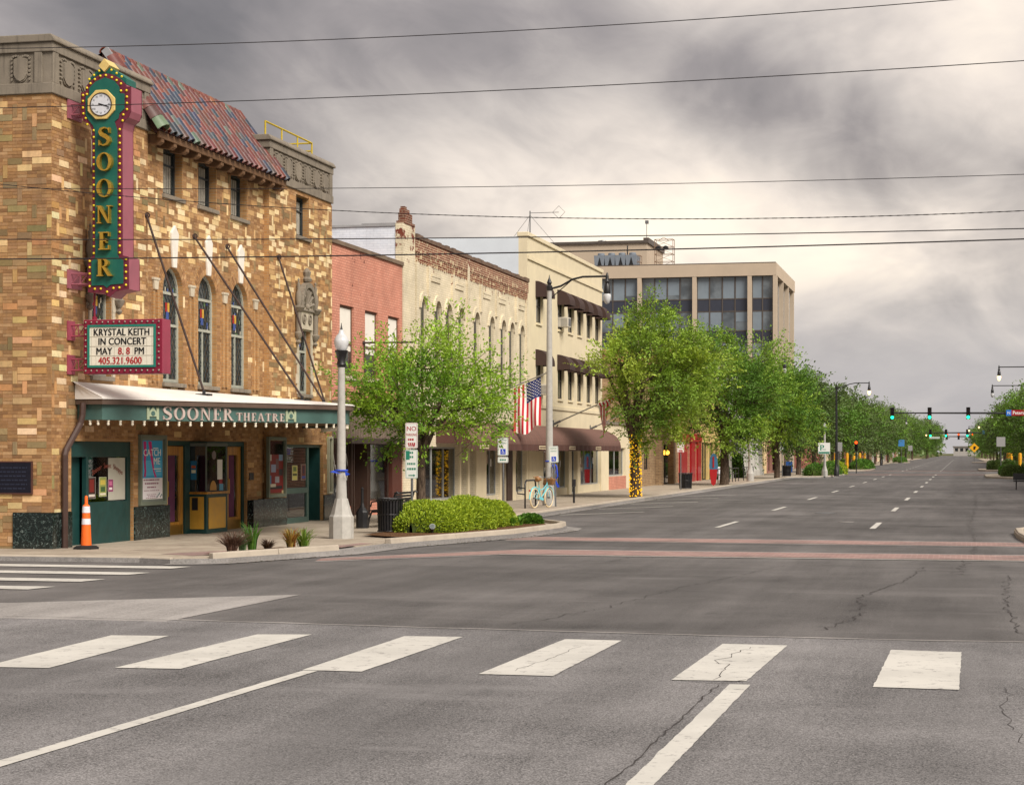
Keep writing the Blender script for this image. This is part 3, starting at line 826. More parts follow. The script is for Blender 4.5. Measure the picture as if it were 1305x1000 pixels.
for p in keep:
    fc, a, b, z0, z1, pl, col, _ = p; key = (fc, round(b - a, 3), round(z1 - z0, 3))
    if key not in shared:
        hw, hh = (b - a) / 2 - G_, (z1 - z0) / 2 - G_; mm = MB()
        mm.box(-.01, .007, -hw, hw, -hh, hh) if fc == '+X' else mm.box(-hw, hw, -.007, .01, -hh, hh)
        me = mm.mesh('brick', CLAY); shared[key] = me
    o = bpy.data.objects.new('brick', shared[key]); COL.objects.link(o); o.parent = wall
    pr_ = random.uniform(0, .004); loc = Vector((pl + pr_, (a + b) / 2, (z0 + z1) / 2)) if fc == '+X' else Vector(((a + b) / 2, pl - pr_, (z0 + z1) / 2))
    o.location = loc - ORG[TH.name]
    o.color = srgb(*[min(255, q * random.uniform(.95, 1.05)) for q in col]) + (1,)
rest = [p for p in pieces if id(p) not in keepset]
# arch rings: two rows of bricks on edge
ringb = []
for a, b in ARCH:
    yc, r = (a + b) / 2, (b - a) / 2
    for r0, r1 in ((r + .01, r + .13), (r + .14, r + .26)):
        n = int(math.pi * r1 / .075)
        for i in range(n):
            t0, t1 = math.pi * (i + .06) / n, math.pi * (i + .94) / n
            ringb.append([(yc - rr * math.cos(tt), 5.4 + rr * math.sin(tt)) for rr, tt in ((r0, t0), (r1, t0), (r1, t1), (r0, t1))])
nV = 8 * (len(rest) + len(ringb)); V = np.zeros((nV, 3)); Cc = np.ones((nV, 4)); F_ = []
quads = np.array([(4, 5, 6, 7), (0, 1, 5, 4), (1, 2, 6, 5), (2, 3, 7, 6), (3, 0, 4, 7)])
i = 0
for p in rest:
    fc, a, b, z0, z1, pl, col, big = p; g = .005 if big else .004; d0, d1 = -.005, random.uniform(.003, .006) + (.003 if big else 0)
    q = [(a + g, z0 + g), (b - g, z0 + g), (b - g, z1 - g), (a + g, z1 - g)]
    for j, d in ((0, d0), (4, d1)):
        for k_, (u, z) in enumerate(q):
            V[i + j + k_] = (pl + d, u, z) if fc == '+X' else (u, pl - d, z)
    Cc[i:i + 8, :3] = np.array(srgb(*col)) * random.uniform(.9, 1.1); F_.append(quads + i); i += 8
for q in ringb:
    for j, d in ((0, -.005), (4, .006)):
        for k_, (u, z) in enumerate(q): V[i + j + k_] = (F0 + d, u, z)
    Cc[i:i + 8, :3] = np.array(srgb(*random.choice(SMALL))) * random.uniform(.9, 1.15); F_.append(quads + i); i += 8
me = np_mesh('brickwork', V - np.array(ORG[TH.name]), np.concatenate(F_), COURSE, Cc)
link('brickwork', me, wall, kind='stuff')
# brick pilaster strips between the arched windows
for yc in (38.5, 40.49, 42.49, 44.5):
    m = MB()
    for k_ in (-.12, .12): m.box(F0, F0 + .05, yc + k_ - .05, yc + k_ + .05, 3.42, 5.35)
    m.build('pilaster_strip', BACK, wall)
    m = MB(); m.prism([(F0, yc - .14, 5.58), (F0, yc + .14, 5.58), (F0, yc + .11, 5.5), (F0, yc + .09, 5.38), (F0, yc - .09, 5.38), (F0, yc - .11, 5.5)], (.055, 0, 0)); m.box(F0, F0 + .07, yc - .16, yc + .16, 5.58, 5.63); m.build('corbel', STONE_L, wall, bevel=.008)
for yc in (39.5, 41.48, 43.5):
    m = MB(); m.prism([(F0, yc - .09, 5.93), (F0, yc + .09, 5.93), (F0, yc + .2, 6.68), (F0, yc, 6.86), (F0, yc - .2, 6.68)], (.06, 0, 0)); m.build('keystone', STONE_W, wall, bevel=.015)
for y0, y1, z in [(38.95, 40.0, 7.48), (40.93, 42.0, 7.48), (42.92, 43.97, 7.48)] + [(a, b, 3.42) for a, b in ARCH]:
    m = MB(); m.box(F0 - .25, F0 + .07, y0 - .06, y1 + .06, z - .09, z); m.build('sill', STONE, TH, bevel=.01)
for y0, y1, z in ((35.15, 36.05, 7.48), (47.15, 48.15, 7.48), (35.15, 36.05, 3.42), (47.3, 48.25, 3.42)):
    m = MB(); m.box(FT - .25, FT + .07, y0 - .06, y1 + .06, z - .09, z); m.build('sill', STONE, TH, bevel=.01)

# ---- frieze and coping of the two towers
def shield_panel(mk, yc, zc_, w, h_):
    """sunk panel with a raised shield, scrolls and beaded sides; mk(u, d, z) maps to the face"""
    m = MB()
    sh = [(-.33, .30), (-.18, .36), (0, .43), (.18, .36), (.33, .30), (.33, -.25), (.2, -.42), (0, -.5), (-.2, -.42), (-.33, -.25)]
    def pl(poly, d0, d1):
        n = len(poly); a = [mk(yc + x * w, d0, zc_ + y * h_) for x, y in poly]; b = [mk(yc + x * w, d1, zc_ + y * h_) for x, y in poly]
        m.add(a + b, [tuple(range(n, 2 * n))] + [(i, (i + 1) % n, n + (i + 1) % n, n + i) for i in range(n)])
    pl([(x * 1.12, y * 1.1) for x, y in sh], .0, .03); pl(sh, .02, .055)
    for s_ in (-1, 1):
        for k_ in range(6):
            y = -.42 + k_ * .155; pl([(s_ * .45 + .05 * math.cos(a), y + .06 * math.sin(a)) for a in np.linspace(0, 6.283, 7)[:-1]], 0, .04)
        for k_ in range(3):
            pl([(s_ * (.12 + k_ * .12) + .055 * math.cos(a), .44 + .02 * (k_ % 2) + .05 * math.sin(a)) for a in np.linspace(0, 6.283, 7)[:-1]], 0, .045)
    return m
def tower_top(y0, y1, front_n, left_side):
    fx = FT + .05
    mm = MB(); mm.box(-20.6, fx, y0 - .05, y1 + .05, ZB, 8.84); mm.build('stone_band', STONE, TH, bevel=.012)
    mm = MB(); mm.box(-20.6, FT, y0, y1, 8.84, 9.42)
    mm.build('frieze', STONE, TH)
    mm = MB(); mm.box(-20.6, fx, y0 - .05, y1 + .05, 9.42, 9.60); mm.build('stone_band', STONE, TH, bevel=.012)
    n = max(3, round((y1 - y0) / 1.2))
    for i in range(n):
        a, b = y0 - .1 + (y1 - y0 + .2) * i / n, y0 - .1 + (y1 - y0 + .2) * (i + 1) / n
        mm = MB(); mm.prism([(-20.6, a + .004, 9.60), (fx + .05, a + .004, 9.60), (fx + .05, a + .004, 9.65), (fx - .02, a + .004, 9.74), (-20.6, a + .004, 9.74)], (0, b - a - .008, 0)); mm.build('coping_stone', STONE, TH, bevel=.015)
    w = .62
    for i in range(front_n):
        yc = y0 + .62 + i * (y1 - y0 - 1.24) / (front_n - 1)
        shield_panel(lambda u, d, z: (FT + d, u, z), yc, 9.13, w, .5).build('shield', STONE, TH)
    for ya, yb in ((y0, y0 + .22), (y1 - .22, y1)):
        mm = MB(); mm.box(FT, FT + .04, ya, yb, 8.84, 9.42); mm.build('end_block', STONE, TH, bevel=.01)
    if left_side:
        for k_ in range(4):
            xc = FT - .62 - k_ * .92
            mm = shield_panel(lambda u, d, z: (u, y0 - d, z), xc, 9.13, .4, .5)
            for f_ in range(len(mm.f)): mm.f[f_] = mm.f[f_]
            mm.build('shield', STONE, TH)
            mm = MB(); mm.box(xc + .28, xc + .44, y0 - .04, y0, 8.84, 9.42); mm.build('end_block', STONE, TH, bevel=.01)
tower_top(33.45, 37.85, 5, True)
tower_top(45.15, 50.0, 6, False)

# ---- tiled roof between the towers
EX, EZ, RX, RZ = -16.32, 8.66, -17.6, 10.33
sl = Vector((RX - EX, 0, RZ - EZ)); SL = sl.length; sd = sl.normalized(); sn = Vector((-sd.z, 0, sd.x)) * -1
if sn.z < 0: sn = -sn
WOODR = paint('eave_timber', (110, 82, 58), .8, .2, 5, .4, bump=.3)
roof = MB()
A, B = Vector((EX, 37.75, EZ)), Vector((RX, 37.75, RZ))
roof.prism([A, B, B - sn * .12, A - sn * .12], (0, 7.92, 0)); roof.prism([(RX, 37.75, RZ), (RX, 37.75, RZ - .12), (-20, 37.75, 8.6), (-20, 37.75, 8.75)], (0, 7.92, 0))
roof = roof.build('roof', paint('roof_underlay', (60, 30, 28), .8), TH)  # underlay coloured darker to stand in for shade in the tile valleys
TCOL = [((112, 58, 50), 42), ((98, 50, 45), 26), ((124, 68, 56), 10), ((52, 62, 82), 22), ((44, 52, 68), 8), ((86, 62, 58), 12), ((92, 108, 92), 4), ((138, 84, 60), 3), ((76, 82, 86), 3)]
def tile_mesh(L, r0, r1, n=7, th=.022):
    mm = MB(); ring0 = [];
    for end, (s_, r) in enumerate(((0, r0), (L, r1))):
        for rr in (r, r - th):
            for k_ in range(n):
                a = math.pi * k_ / (n - 1); mm.v.append((s_, -rr * math.cos(a), rr * 1.0 * math.sin(a))); mm.c.append((1, 1, 1, 1))
    for k_ in range(n - 1):
        mm.f += [(k_, k_ + 1, 2 * n + k_ + 1, 2 * n + k_), (n + k_ + 1, n + k_, 3 * n + k_, 3 * n + k_ + 1), (k_ + 1, k_, n + k_, n + k_ + 1), (2 * n + k_, 2 * n + k_ + 1, 3 * n + k_ + 1, 3 * n + k_)]
    me_ = mm.mesh('tile', TILE); me_.polygons.foreach_set('use_smooth', [True] * len(me_.polygons)); me_.set_sharp_from_angle(angle=R(45)); return me_
TM = tile_mesh(.33, .122, .112); ncol, nrow = 24, 8; pitch = 7.75 / ncol; expo = SL / nrow
rotm = Matrix((sd, Vector((0, 1, 0)), sd.cross(Vector((0, 1, 0))))).transposed()
if rotm.col[2].z < 0: rotm = Matrix((sd, Vector((0, -1, 0)), sd.cross(Vector((0, -1, 0))))).transposed()
random.seed(5)
bag = [c_ for c_, n in TCOL for _ in range(n)]
for i in range(ncol):
    for j in range(nrow):
        o = bpy.data.objects.new('tile', TM); COL.objects.link(o); o.parent = roof
        p = Vector((EX, 37.9 + (i + .5) * pitch, EZ)) + sd * (j * expo - .05) + sn * (.01 + .012 * (j % 2) * 0 + random.uniform(0, .005))
        o.matrix_local = Matrix.Translation(p - ORG[TH.name]) @ (rotm.to_4x4() @ Matrix.Rotation(R(-3.0 + random.uniform(-.4, .4)), 4, 'Y') @ Matrix.Rotation(R(random.uniform(-.6, .6)), 4, 'Z'))
        cc = random.choice(bag); o.color = tuple(q * random.uniform(.68, .95) for q in srgb(*cc)) + (1,)
TB = tile_mesh(.36, .21, .18)
for j in range(nrow - 1):    # big tiles along the left edge
    o = bpy.data.objects.new('edge_tile', TB); COL.objects.link(o); o.parent = roof
    p = Vector((EX, 37.78, EZ)) + sd * (j * expo - .05) + sn * .02
    o.matrix_local = Matrix.Translation(p - ORG[TH.name]) @ rotm.to_4x4() @ Matrix.Rotation(R(-3.5), 4, 'Y')
    o.color = srgb(*((104, 124, 98), (84, 58, 54), (104, 58, 50), (112, 60, 52), (84, 56, 50), (112, 60, 52), (104, 54, 48), (110, 58, 50))[j]) + (1,)
for i in range(22):       # ridge caps
    o = bpy.data.objects.new('ridge_tile', TM); COL.objects.link(o); o.parent = roof
    o.matrix_local = Matrix.Translation(Vector((RX, 37.85 + i * .355, RZ + .0)) - ORG[TH.name]) @ Matrix.Rotation(R(90), 4, 'Z') @ Matrix.Rotation(R(-3), 4, 'Y')
    o.color = tuple(q * random.uniform(.7, 1.1) for q in srgb(118, 66, 52)) + (1,)
m = MB(); m.prism([A + sn * .0, B + sn * .0, B + sn * .16, A + sn * .16], (0, -.05, 0)); m.build('flashing', paint('zinc_flashing', (150, 152, 156), .5, .1, 3, .3), roof)
m = MB(); m.box(EX - .06, EX - .015, 37.8, 45.62, EZ - .16, EZ - .03); m.build('fascia_board', WOODR, roof)
for i in range(12):
    y = 37.95 + i * .675
    m = MB(); m.prism([(F0, y, 8.42), (F0, y, 8.62), (EX - .03, y, 8.56), (EX - .03, y, 8.42), (EX - .12, y, 8.36), (EX - .2, y, 8.38)], (0, .15, 0)); m.build('rafter_tail', WOODR, roof, bevel=.01)
# ---- rail on the right tower, rain pipe
YEL = paint('yellow_rail_paint', (188, 164, 40), .5, .1, 6, .15)
RA = thing('roof_rail', 'yellow pipe safety rail on the theatre roof corner', 'railing', (-16.95, 47.4, 9.74))
z0 = 9.745
m = MB(); m.tube([(-16.9, 45.65, z0), (-16.9, 45.65, 10.16)], .025); m.tube([(-16.9, 46.85, z0), (-16.9, 46.85, 10.16)], .022); m.tube([(-16.9, 48.05, z0), (-16.9, 48.05, 10.16)], .022); m.tube([(-16.9, 49.2, z0), (-16.9, 49.2, 10.16)], .025); m.build('post', YEL, RA)
m = MB(); m.tube([(-16.9, 45.65, 10.16), (-16.9, 49.2, 10.16)], .026); m.build('top_rail', YEL, RA)
m = MB(); m.tube([(-16.9, 49.2, 9.95), (-18.6, 49.2, 9.95)], .022); m.tube([(-16.9, 49.2, 10.16), (-18.6, 49.2, 10.16)], .022); m.tube([(-18.6, 49.2, z0), (-18.6, 49.2, 10.16)], .022); m.build('return_rail', YEL, RA)

# ---- upper windows
FRAME_G = paint('window_frame_paint', (96, 104, 100), .6, .12, 5, .25); FRAME_D = paint('dark_sash', (50, 56, 58), .55, .12, 5, .2)
CURT = paint('curtain', (178, 172, 158), .9, .2, 7, .5)
def sash_window(y0, y1, z0, z1, xf, parent):
    w = MB(); x = xf - .17
    for a, b, c_, d in ((y0, y0 + .06, z0, z1), (y1 - .06, y1, z0, z1), (y0 + .06, y1 - .06, z0, z0 + .06), (y0 + .06, y1 - .06, z1 - .06, z1)): w.box(x - .06, x, a, b, c_, d)
    w.box(x - .05, x - .005, y0 + .06, y1 - .06, (z0 + z1) / 2 + .15, (z0 + z1) / 2 + .19)
    w = w.build('window', FRAME_D, parent)
    g = MB(); g.box(x - .05, x - .04, y0 + .06, y1 - .06, z0 + .06, z1 - .06); g.build('pane', OLDGLASS, w)
    cu = MB(); n = 9
    for k_ in range(n):
        ya = y0 + .36 + (y1 - y0 - .5) * k_ / n
        cu.box(x - .038 + .003 * (k_ % 2), x - .034 + .004 * (k_ % 2), ya, ya + .03, z0 + .1, z1 - .12)
    cu.build('curtain', CURT, w)
for a, b, c_, d in W_UP: sash_window(a, b, c_, d, F0, TH)
sash_window(*TWL[0], FT, TH); sash_window(*TWR[0], FT, TH)
LEAD = paint('leaded_frame', (164, 166, 154), .5, .15, 6, .3)
STG = [(150, 40, 36), (190, 150, 60), (60, 80, 140), (90, 120, 80), (180, 176, 160)]
def leaded(y0, y1, z0, z1, xf, arch, emblem=True):
    x = xf - .11; yc, r = (y0 + y1) / 2, (y1 - y0) / 2; zs = z1 - r if arch else z1
    w = MB(); w.box(x - .06, x, y0, y0 + .055, z0, zs); w.box(x - .06, x, y1 - .055, y1, z0, zs); w.box(x - .06, x, y0 + .055, y1 - .055, z0, z0 + .07)
    zb = z0 + (zs - z0) * .62
    for zq in (zb, zs - .05): w.box(x - .055, x - .004, y0 + .055, y1 - .055, zq, zq + .06)
    w.box(x - .054, x - .006, yc - .02, yc + .02, z0 + .07, zb)
    if arch:
        n = 10
        for k_ in range(n):
            t0, t1 = math.pi * k_ / n, math.pi * (k_ + 1) / n
            w.prism([(x - .06, yc - rr * math.cos(tt), zs + .01 + rr * math.sin(tt)) for rr, tt in ((r, t0), (r, t1), (r - .055, t1), (r - .055, t0))], (.06, 0, 0))
    w = w.build('window', LEAD, TH)
    g = MB(); g.box(x - .05, x - .042, y0 + .05, y1 - .05, z0 + .05, zs + .02)
    if arch: g.prism([(x - .05, yc - (r - .03) * math.cos(math.pi * k_ / 12), zs + .02 + (r - .03) * math.sin(math.pi * k_ / 12)) for k_ in range(13)], (.008, 0, 0))
    g.build('pane', OLDGLASS, w)
    # diamond lattice
    l = MB(); s_ = .17; xx = x - .036
    def came(p, q): l.tube([(xx, p[0], p[1]), (xx, q[0], q[1])], .006, 4)
    zt = zs + (r * .75 if arch else -.05)
    for k_ in range(-30, 60):
        for sg in (1, -1):
            y_a, y_b = y0 + .06, y1 - .06; c0 = z0 + k_ * s_ * 1.5
            za, zb_ = (c0, c0 + (y_b - y_a) * 1.5) if sg > 0 else (c0 + (y_b - y_a) * 1.5, c0)
            p, q = Vector((y_a, za)), Vector((y_b, zb_))
            lo, hi = z0 + .07, zt
            def cl(p, q, lim, up):
                if (p.y > lim) == (q.y > lim): return None if ((p.y > lim) == up) else (p, q)
                t_ = (lim - p.y) / (q.y - p.y); c__ = p.lerp(q, t_)
                return (c__, q) if ((p.y > lim) == up) else (p, c__)
            pq = cl(p, q, hi, True); pq = pq and cl(*pq, lo, False)
            if pq: came(tuple(pq[0]), tuple(pq[1]))
    l.build('lattice', FRAME_D, w)
    if emblem:
        e = MB(); zc_ = zb + .32
        for k_, (dy, dz, ww, hh) in enumerate(((-.1, .1, .1, .2), (.02, .1, .1, .2), (-.06, -.08, .14, .16))):
            e.prism([(xx + .004, yc + dy, zc_ + dz - hh / 2), (xx + .004, yc + dy + ww, zc_ + dz - hh / 2), (xx + .004, yc + dy + ww, zc_ + dz + hh / 2), (xx + .004, yc + dy, zc_ + dz + hh / 2)], (.004 + .001 * k_, 0, 0), srgb(*STG[k_]) + (1,))
        for k_ in range(10):
            dy, dz = random.uniform(-.38, .38), random.uniform(-.35, .5)
            e.box(xx + .003, xx + .006 + .0003 * k_, yc + dy, yc + dy + .05, zc_ + dz, zc_ + dz + .09, srgb(*STG[random.randrange(2, 5)]) + (1,))
        e.build('stained_glass_emblem', PRINT, w, cols=True, kind='stuff')
random.seed(9)
for a, b in ARCH: leaded(a, b, 3.44, 5.95, F0, True)
leaded(35.15, 36.05, 3.44, 5.15, FT, False); leaded(47.3, 48.25, 3.44, 5.15, FT, False)
def niche(yc, name='carved_surround'):
    X0 = FT; s = MB(); s.box(X0 - .002, X0 + .02, yc - .48, yc + .48, 5.06, 5.12); s = s.build(name, STONE_L, TH)
    # quoins down the jambs
    for sg in (-1, 1):
        z = 3.42; k_ = 0
        while z < 5.0:
            hh = .26; w_ = .2 if k_ % 2 else .12
            a, b = (yc + sg * .475, yc + sg * (.475 + w_)); qm = MB(); qm.box(X0, X0 + .03, min(a, b), max(a, b), z, min(z + hh - .006, 5.1)); qm.build('quoin', STONE_L, s); z += hh; k_ += 1
    c_ = MB(); c_.box(X0, X0 + .07, yc - .5, yc + .5, 5.1, 5.62)
    n = 12; pts = [(yc - .5 * math.cos(math.pi * k_ / n), 5.62 + .62 * math.sin(math.pi * k_ / n)) for k_ in range(n + 1)]
    c_.prism([(X0, y, z) for y, z in pts], (.07, 0, 0)); c_.build('tympanum', STONE_L, s)
    a_ = MB()
    for k_ in range(n):
        t0, t1 = math.pi * k_ / n, math.pi * (k_ + 1) / n
        a_.prism([(X0, yc - rr * math.cos(tt), 5.62 + rr * 1.2 * math.sin(tt)) for rr, tt in ((.46, t0), (.58, t0), (.58, t1), (.46, t1))], (.16, 0, 0))
    a_.box(X0, X0 + .12, yc - .5, yc + .5, 5.56, 5.62); a_.build('arch_moulding', STONE, s, bevel=.01)
    f_ = MB()
    for k_ in range(7):      # shell ribs
        t0 = math.pi * (k_ + .5) / 7
        f_.tube([(X0 + .07, yc - .12 * math.cos(t0), 5.66 + .12 * math.sin(t0)), (X0 + .11, yc - .4 * math.cos(t0), 5.66 + .46 * math.sin(t0))], [.02, .055], 6)
    f_.ball((X0 + .08, yc, 5.68), .09, 8, 5)
    for k_ in (-1, 1):
        f_.torus((X0 + .08, yc + k_ * .22, 5.36), .12, .025, (1, 0, 0), 12, 5); f_.ball((X0 + .08, yc + k_ * .22, 5.36), .06, 6, 4)
    f_.build('carving', STONE, s, smooth=True)
    for sg in (-1, 1):
        p = MB(); y = yc + sg * .66
        p.lathe([(.02, 4.68), (.07, 4.74), (.03, 4.8), (.1, 4.9), (.12, 4.97), (.075, 5.0), (.075, 5.5), (.12, 5.54), (.15, 5.6), (.17, 5.62), (.17, 5.66), (.06, 5.68), (.09, 5.85), (.07, 6.0), (.035, 6.08), (.05, 6.2), (.02, 6.28), (.035, 6.33), (.004, 6.38)], (X0 + .08, y, 0), 10)
        p.build('colonnette', STONE, s, smooth=True)
    t_ = MB(); t_.lathe([(.12, 6.33), (.15, 6.4), (.09, 6.46), (.12, 6.58), (.06, 6.66), (.004, 6.7)], (X0 + .07, yc, 0), 8); t_.build('finial', STONE, s)
niche(47.78); niche(35.6)

# ---- ground floor
for y0, y1, z1 in ((33.45, 34.25, .78), (37.14, 38.95, .79), (44.0, 44.7, .77), (44.71, 46.38, .78), (49.32, 50.0, .78)):
    m = MB(); x = (FT if y0 < 37 or y0 > 44.9 else F0); n = max(1, round((y1 - y0) / .95))
    for k_ in range(n):
        mm = MB(); mm.box(max(FT, x), max(FT, x) + .035, y0 + (y1 - y0) * k_ / n + .002, y0 + (y1 - y0) * (k_ + 1) / n - .002, .02, z1); mm.build('marble_panel', MARBLE, TH)
    if x == F0: mm = MB(); mm.box(F0, FT - .001, y0, y1, .02, z1 - .002); mm.build('marble_panel', MARBLE, TH)
m = MB(); m.box(FT - .78, FT + .035, 33.415, 33.448, .02, .78); m.build('marble_panel', MARBLE, TH)
def rail_frame(y0, y1, z0, z1, w, x0, x1, name, mat, parent, bevel=.006):
    m = MB(); m.box(x0, x1, y0, y0 + w, z0, z1); m.box(x0, x1, y1 - w, y1, z0, z1); m.box(x0, x1, y0 + w, y1 - w, z0, z0 + w); m.box(x0, x1, y0 + w, y1 - w, z1 - w, z1)
    return m.build(name, mat, parent, bevel=bevel)
# corner shop: recessed green door on the left, window with solid panel on the right
x = FT - .06
sf = MB(); sf.box(x - .1, x, 34.27, 37.12, 1.82, 2.13); sf.box(x - .1, x, 35.06, 35.16, .02, 1.82); sf.box(x - .1, x, 36.98, 37.12, .02, 1.82); sf.box(x - .1, x, 35.16, 36.98, .02, .93); sf.box(x - .1, x, 34.27, 34.33, .02, 1.82)
sf = sf.build('shopfront', GREEN, TH, bevel=.008)
m = MB(); m.box(x - .075, x - .02, 35.3, 36.85, .18, .8); m.build('panel', GREEN, sf, bevel=.02)
m = MB(); m.box(x - .06, x - .05, 35.16, 36.98, .93, 1.82); m.build('pane', GLASS, sf)
m = MB(); m.box(x - .2, x - .15, 34.33, 35.06, .02, 1.82); m.build('door', GREEN, sf)
m = MB(); m.ball((x - .13, 34.42, .95), .035); m.ball((x - .13, 34.42, 1.1), .025); m.build('door_knob', plain('brass', (186, 148, 60), .3, 1), sf)
m = MB()    # pale blind in the right half of the window
m.box(x - .047, x - .043, 36.15, 36.95, .95, 1.8); m.build('blind', paint('blind', (186, 184, 170), .8, .08, 3, .15), sf)
def print_panel(name, parent, x, y0, y1, z0, z1, base, bits, border=(236, 234, 226)):
    """a flat printed sheet facing +X; bits = (u0,u1,v0,v1,rgb) in unit coordinates"""
    m = MB(); m.box(x, x + .004, y0, y1, z0, z1, srgb(*border) + (1,))
    m.box(x + .002, x + .0048, y0 + .02 * (y1 - y0), y1 - .02 * (y1 - y0), z0 + .01 * (z1 - z0), z1 - .01 * (z1 - z0), srgb(*base) + (1,))
    for i, (u0, u1, v0, v1, rgb) in enumerate(bits):
        m.box(x + .003, x + .0054 + .0003 * i, y0 + u0 * (y1 - y0), y0 + u1 * (y1 - y0), z0 + v0 * (z1 - z0), z0 + v1 * (z1 - z0), srgb(*rgb) + (1,))
    return m.build(name, PRINT, parent, cols=True)
print_panel('notice', sf, x - .048, 35.22, 35.56, 1.0, 1.42, (60, 40, 36), [(.2, .8, .3, .9, (120, 40, 36)), (.1, .9, .08, .2, (210, 200, 190))])
print_panel('notice', sf, x - .042, 35.72, 36.05, 1.03, 1.42, (150, 160, 90), [(.15, .85, .6, .85, (210, 190, 90)), (.2, .8, .25, .5, (70, 100, 60)), (.1, .9, .08, .18, (230, 220, 200))])
print_panel('notice', sf, x - .038, 36.12, 36.36, 1.12, 1.37, (150, 60, 110), [(.2, .8, .5, .85, (210, 120, 160)), (.2, .8, .15, .35, (240, 230, 230))])
m = MB()
txt = 'Sooner Sweet Shoppe'
for i, ch in enumerate(txt):
    if ch == ' ': continue
    u = i / (len(txt) - 1) * 2 - 1; text_on(m, ch, .15, (x - .036, 36.1 + u * .68, 1.46 + .14 * (1 - u * u)), '+X', .001, 'CENTER')
m.build('window_lettering', plain('faded_red', (138, 70, 56), .6), sf)
# poster case 1
ALU = paint('case_metal', (104, 112, 98), .5, .14, 5, .3)
pc = rail_frame(37.36, 38.72, .8, 2.28, .085, FT - .01, FT + .07, 'poster_case', ALU, TH)
m = MB(); m.box(FT - .005, FT + .012, 37.44, 38.64, .88, 2.2); m.build('backing', paint('case_backing', (120, 126, 118), .7), pc)
bits = [(.0, 1, .36, 1, (58, 158, 206)), (.05, .95, .40, .66, (88, 184, 226))]
po = print_panel('poster', pc, FT + .013, 37.5, 38.58, .93, 2.16, (232, 228, 232), bits)
m = MB(); q = FT + .0195
def leg(pts, ws):
    for (a, b), (wa, wb) in zip(zip(pts, pts[1:]), zip(ws, ws[1:])):
        m.prism([(q, a[0] - wa, a[1]), (q, a[0] + wa, a[1]), (q, b[0] + wb, b[1]), (q, b[0] - wb, b[1])], (.0015, 0, 0))
leg([(37.66, 2.14), (37.68, 1.9), (37.66, 1.7), (37.69, 1.52), (37.66, 1.40)], [.07, .06, .045, .04, .05])
leg([(37.92, 2.14), (37.98, 1.9), (38.05, 1.7), (38.12, 1.52), (38.22, 1.39)], [.08, .07, .05, .035, .05])
m.build('printed_legs', plain('magenta_print', (196, 28, 116), .5), po)
m = MB(); text_on(m, 'CATCH', .2, (q, 38.05, 1.84), '+X', .0016, bold=2, xs=1.35); text_on(m, 'ME', .2, (q, 38.28, 1.66), '+X', .0016, bold=2, xs=1.35)
m.box(q, q + .0016, 38.1, 38.5, 1.555, 1.575); m.box(q, q + .0016, 38.25, 38.5, 1.51, 1.525); m.box(q, q + .0016, 38.1, 38.35, 1.99, 2.01)
m.build('title_lettering', WHITE, po)
m = MB()
for k_, (u, z, hh) in enumerate(((.42, 1.32, .028), (.36, 1.245, .028), (.24, 1.165, .028), (.4, 1.105, .012), (.26, 1.02, .012), (.2, .985, .012), (.3, .95, .012))):
    for j in range(int(u * 22)):
        a = 38.03 - u + j * (2 * u / int(u * 22)); m.box(q - .006, q + .0009 + k_ * .0001, a, a + 2 * u / int(u * 22) * random.uniform(.5, .85), z, z + hh)
m.build('small_print', plain('plum_print', (128, 50, 90), .5), po, kind='stuff')
m = MB()
for k_ in range(5): m.box(q - .006, q + .001 + k_ * .0001, 38.28 + .06 * k_, 38.315 + .06 * k_, .96 + .03 * (k_ % 3), 1.0 + .03 * (k_ % 3))
m.build('sponsor_marks', plain('teal_print', (50, 110, 110), .5), po)
m = MB(); m.box(F0 + .0, F0 + .1, 38.78, 38.965, .79, 2.17); m.build('painted_jamb', paint('cream_jamb', (226, 200, 142), .6), TH)
# entrance: two oak doors either side of the ticket booth
xd = F0 - .12
en = MB(); en.box(xd - .1, xd + .05, 38.97, 43.98, 2.06, 2.17)
for y0, y1 in ((38.97, 39.3), (40.35, 40.62), (42.4, 42.9), (43.88, 43.98)): en.box(xd - .1, xd + .05, y0, y1, .05, 2.06)
en = en.build('entrance_frame', GREEN, TH, bevel=.006)
PURP = paint('plum_curtain', (104, 58, 88), .85, .25, 3, .2)
BRASS = plain('brass_plate', (166, 130, 62), .35, .8)
for y0, y1 in ((39.3, 40.35), (42.9, 43.88)):
    w = .2
    d = MB(); d.box(xd - .06, xd, y0, y0 + w, .06, 2.05); d.box(xd - .06, xd, y1 - w, y1, .06, 2.05); d.box(xd - .06, xd, y0 + w, y1 - w, .06, .38); d.box(xd - .06, xd, y0 + w, y1 - w, 1.85, 2.05)
    d = d.build('door', OAK, TH, bevel=.008)
    g = MB(); g.box(xd - .045, xd - .035, y0 + w, y1 - w, .38, 1.85); g.build('pane', GLASS, d)
    cu = MB(); n = 7
    for k_ in range(n):
        a = y0 + w + (y1 - y0 - 2 * w) * (.02 + .62 * k_ / n); cu.tube([(xd - .034, a + .03, .39), (xd - .034, a + .035, 1.84)], .028, 6)
    cu.build('curtain', PURP, d)
    g = MB(); g.box(xd, xd + .006, y0 + .05, y1 - .05, .1, .32); g.build('kick_plate', BRASS, d)
    g = MB(); g.box(xd, xd + .008, y0 + .04, y0 + .12, .9, 1.2); g.tube([(xd, y0 + .08, 1.3), (xd + .06, y0 + .08, 1.28), (xd + .06, y0 + .08, .95), (xd, y0 + .08, .93)], .014, 6); g.build('handle', BRASS, d)
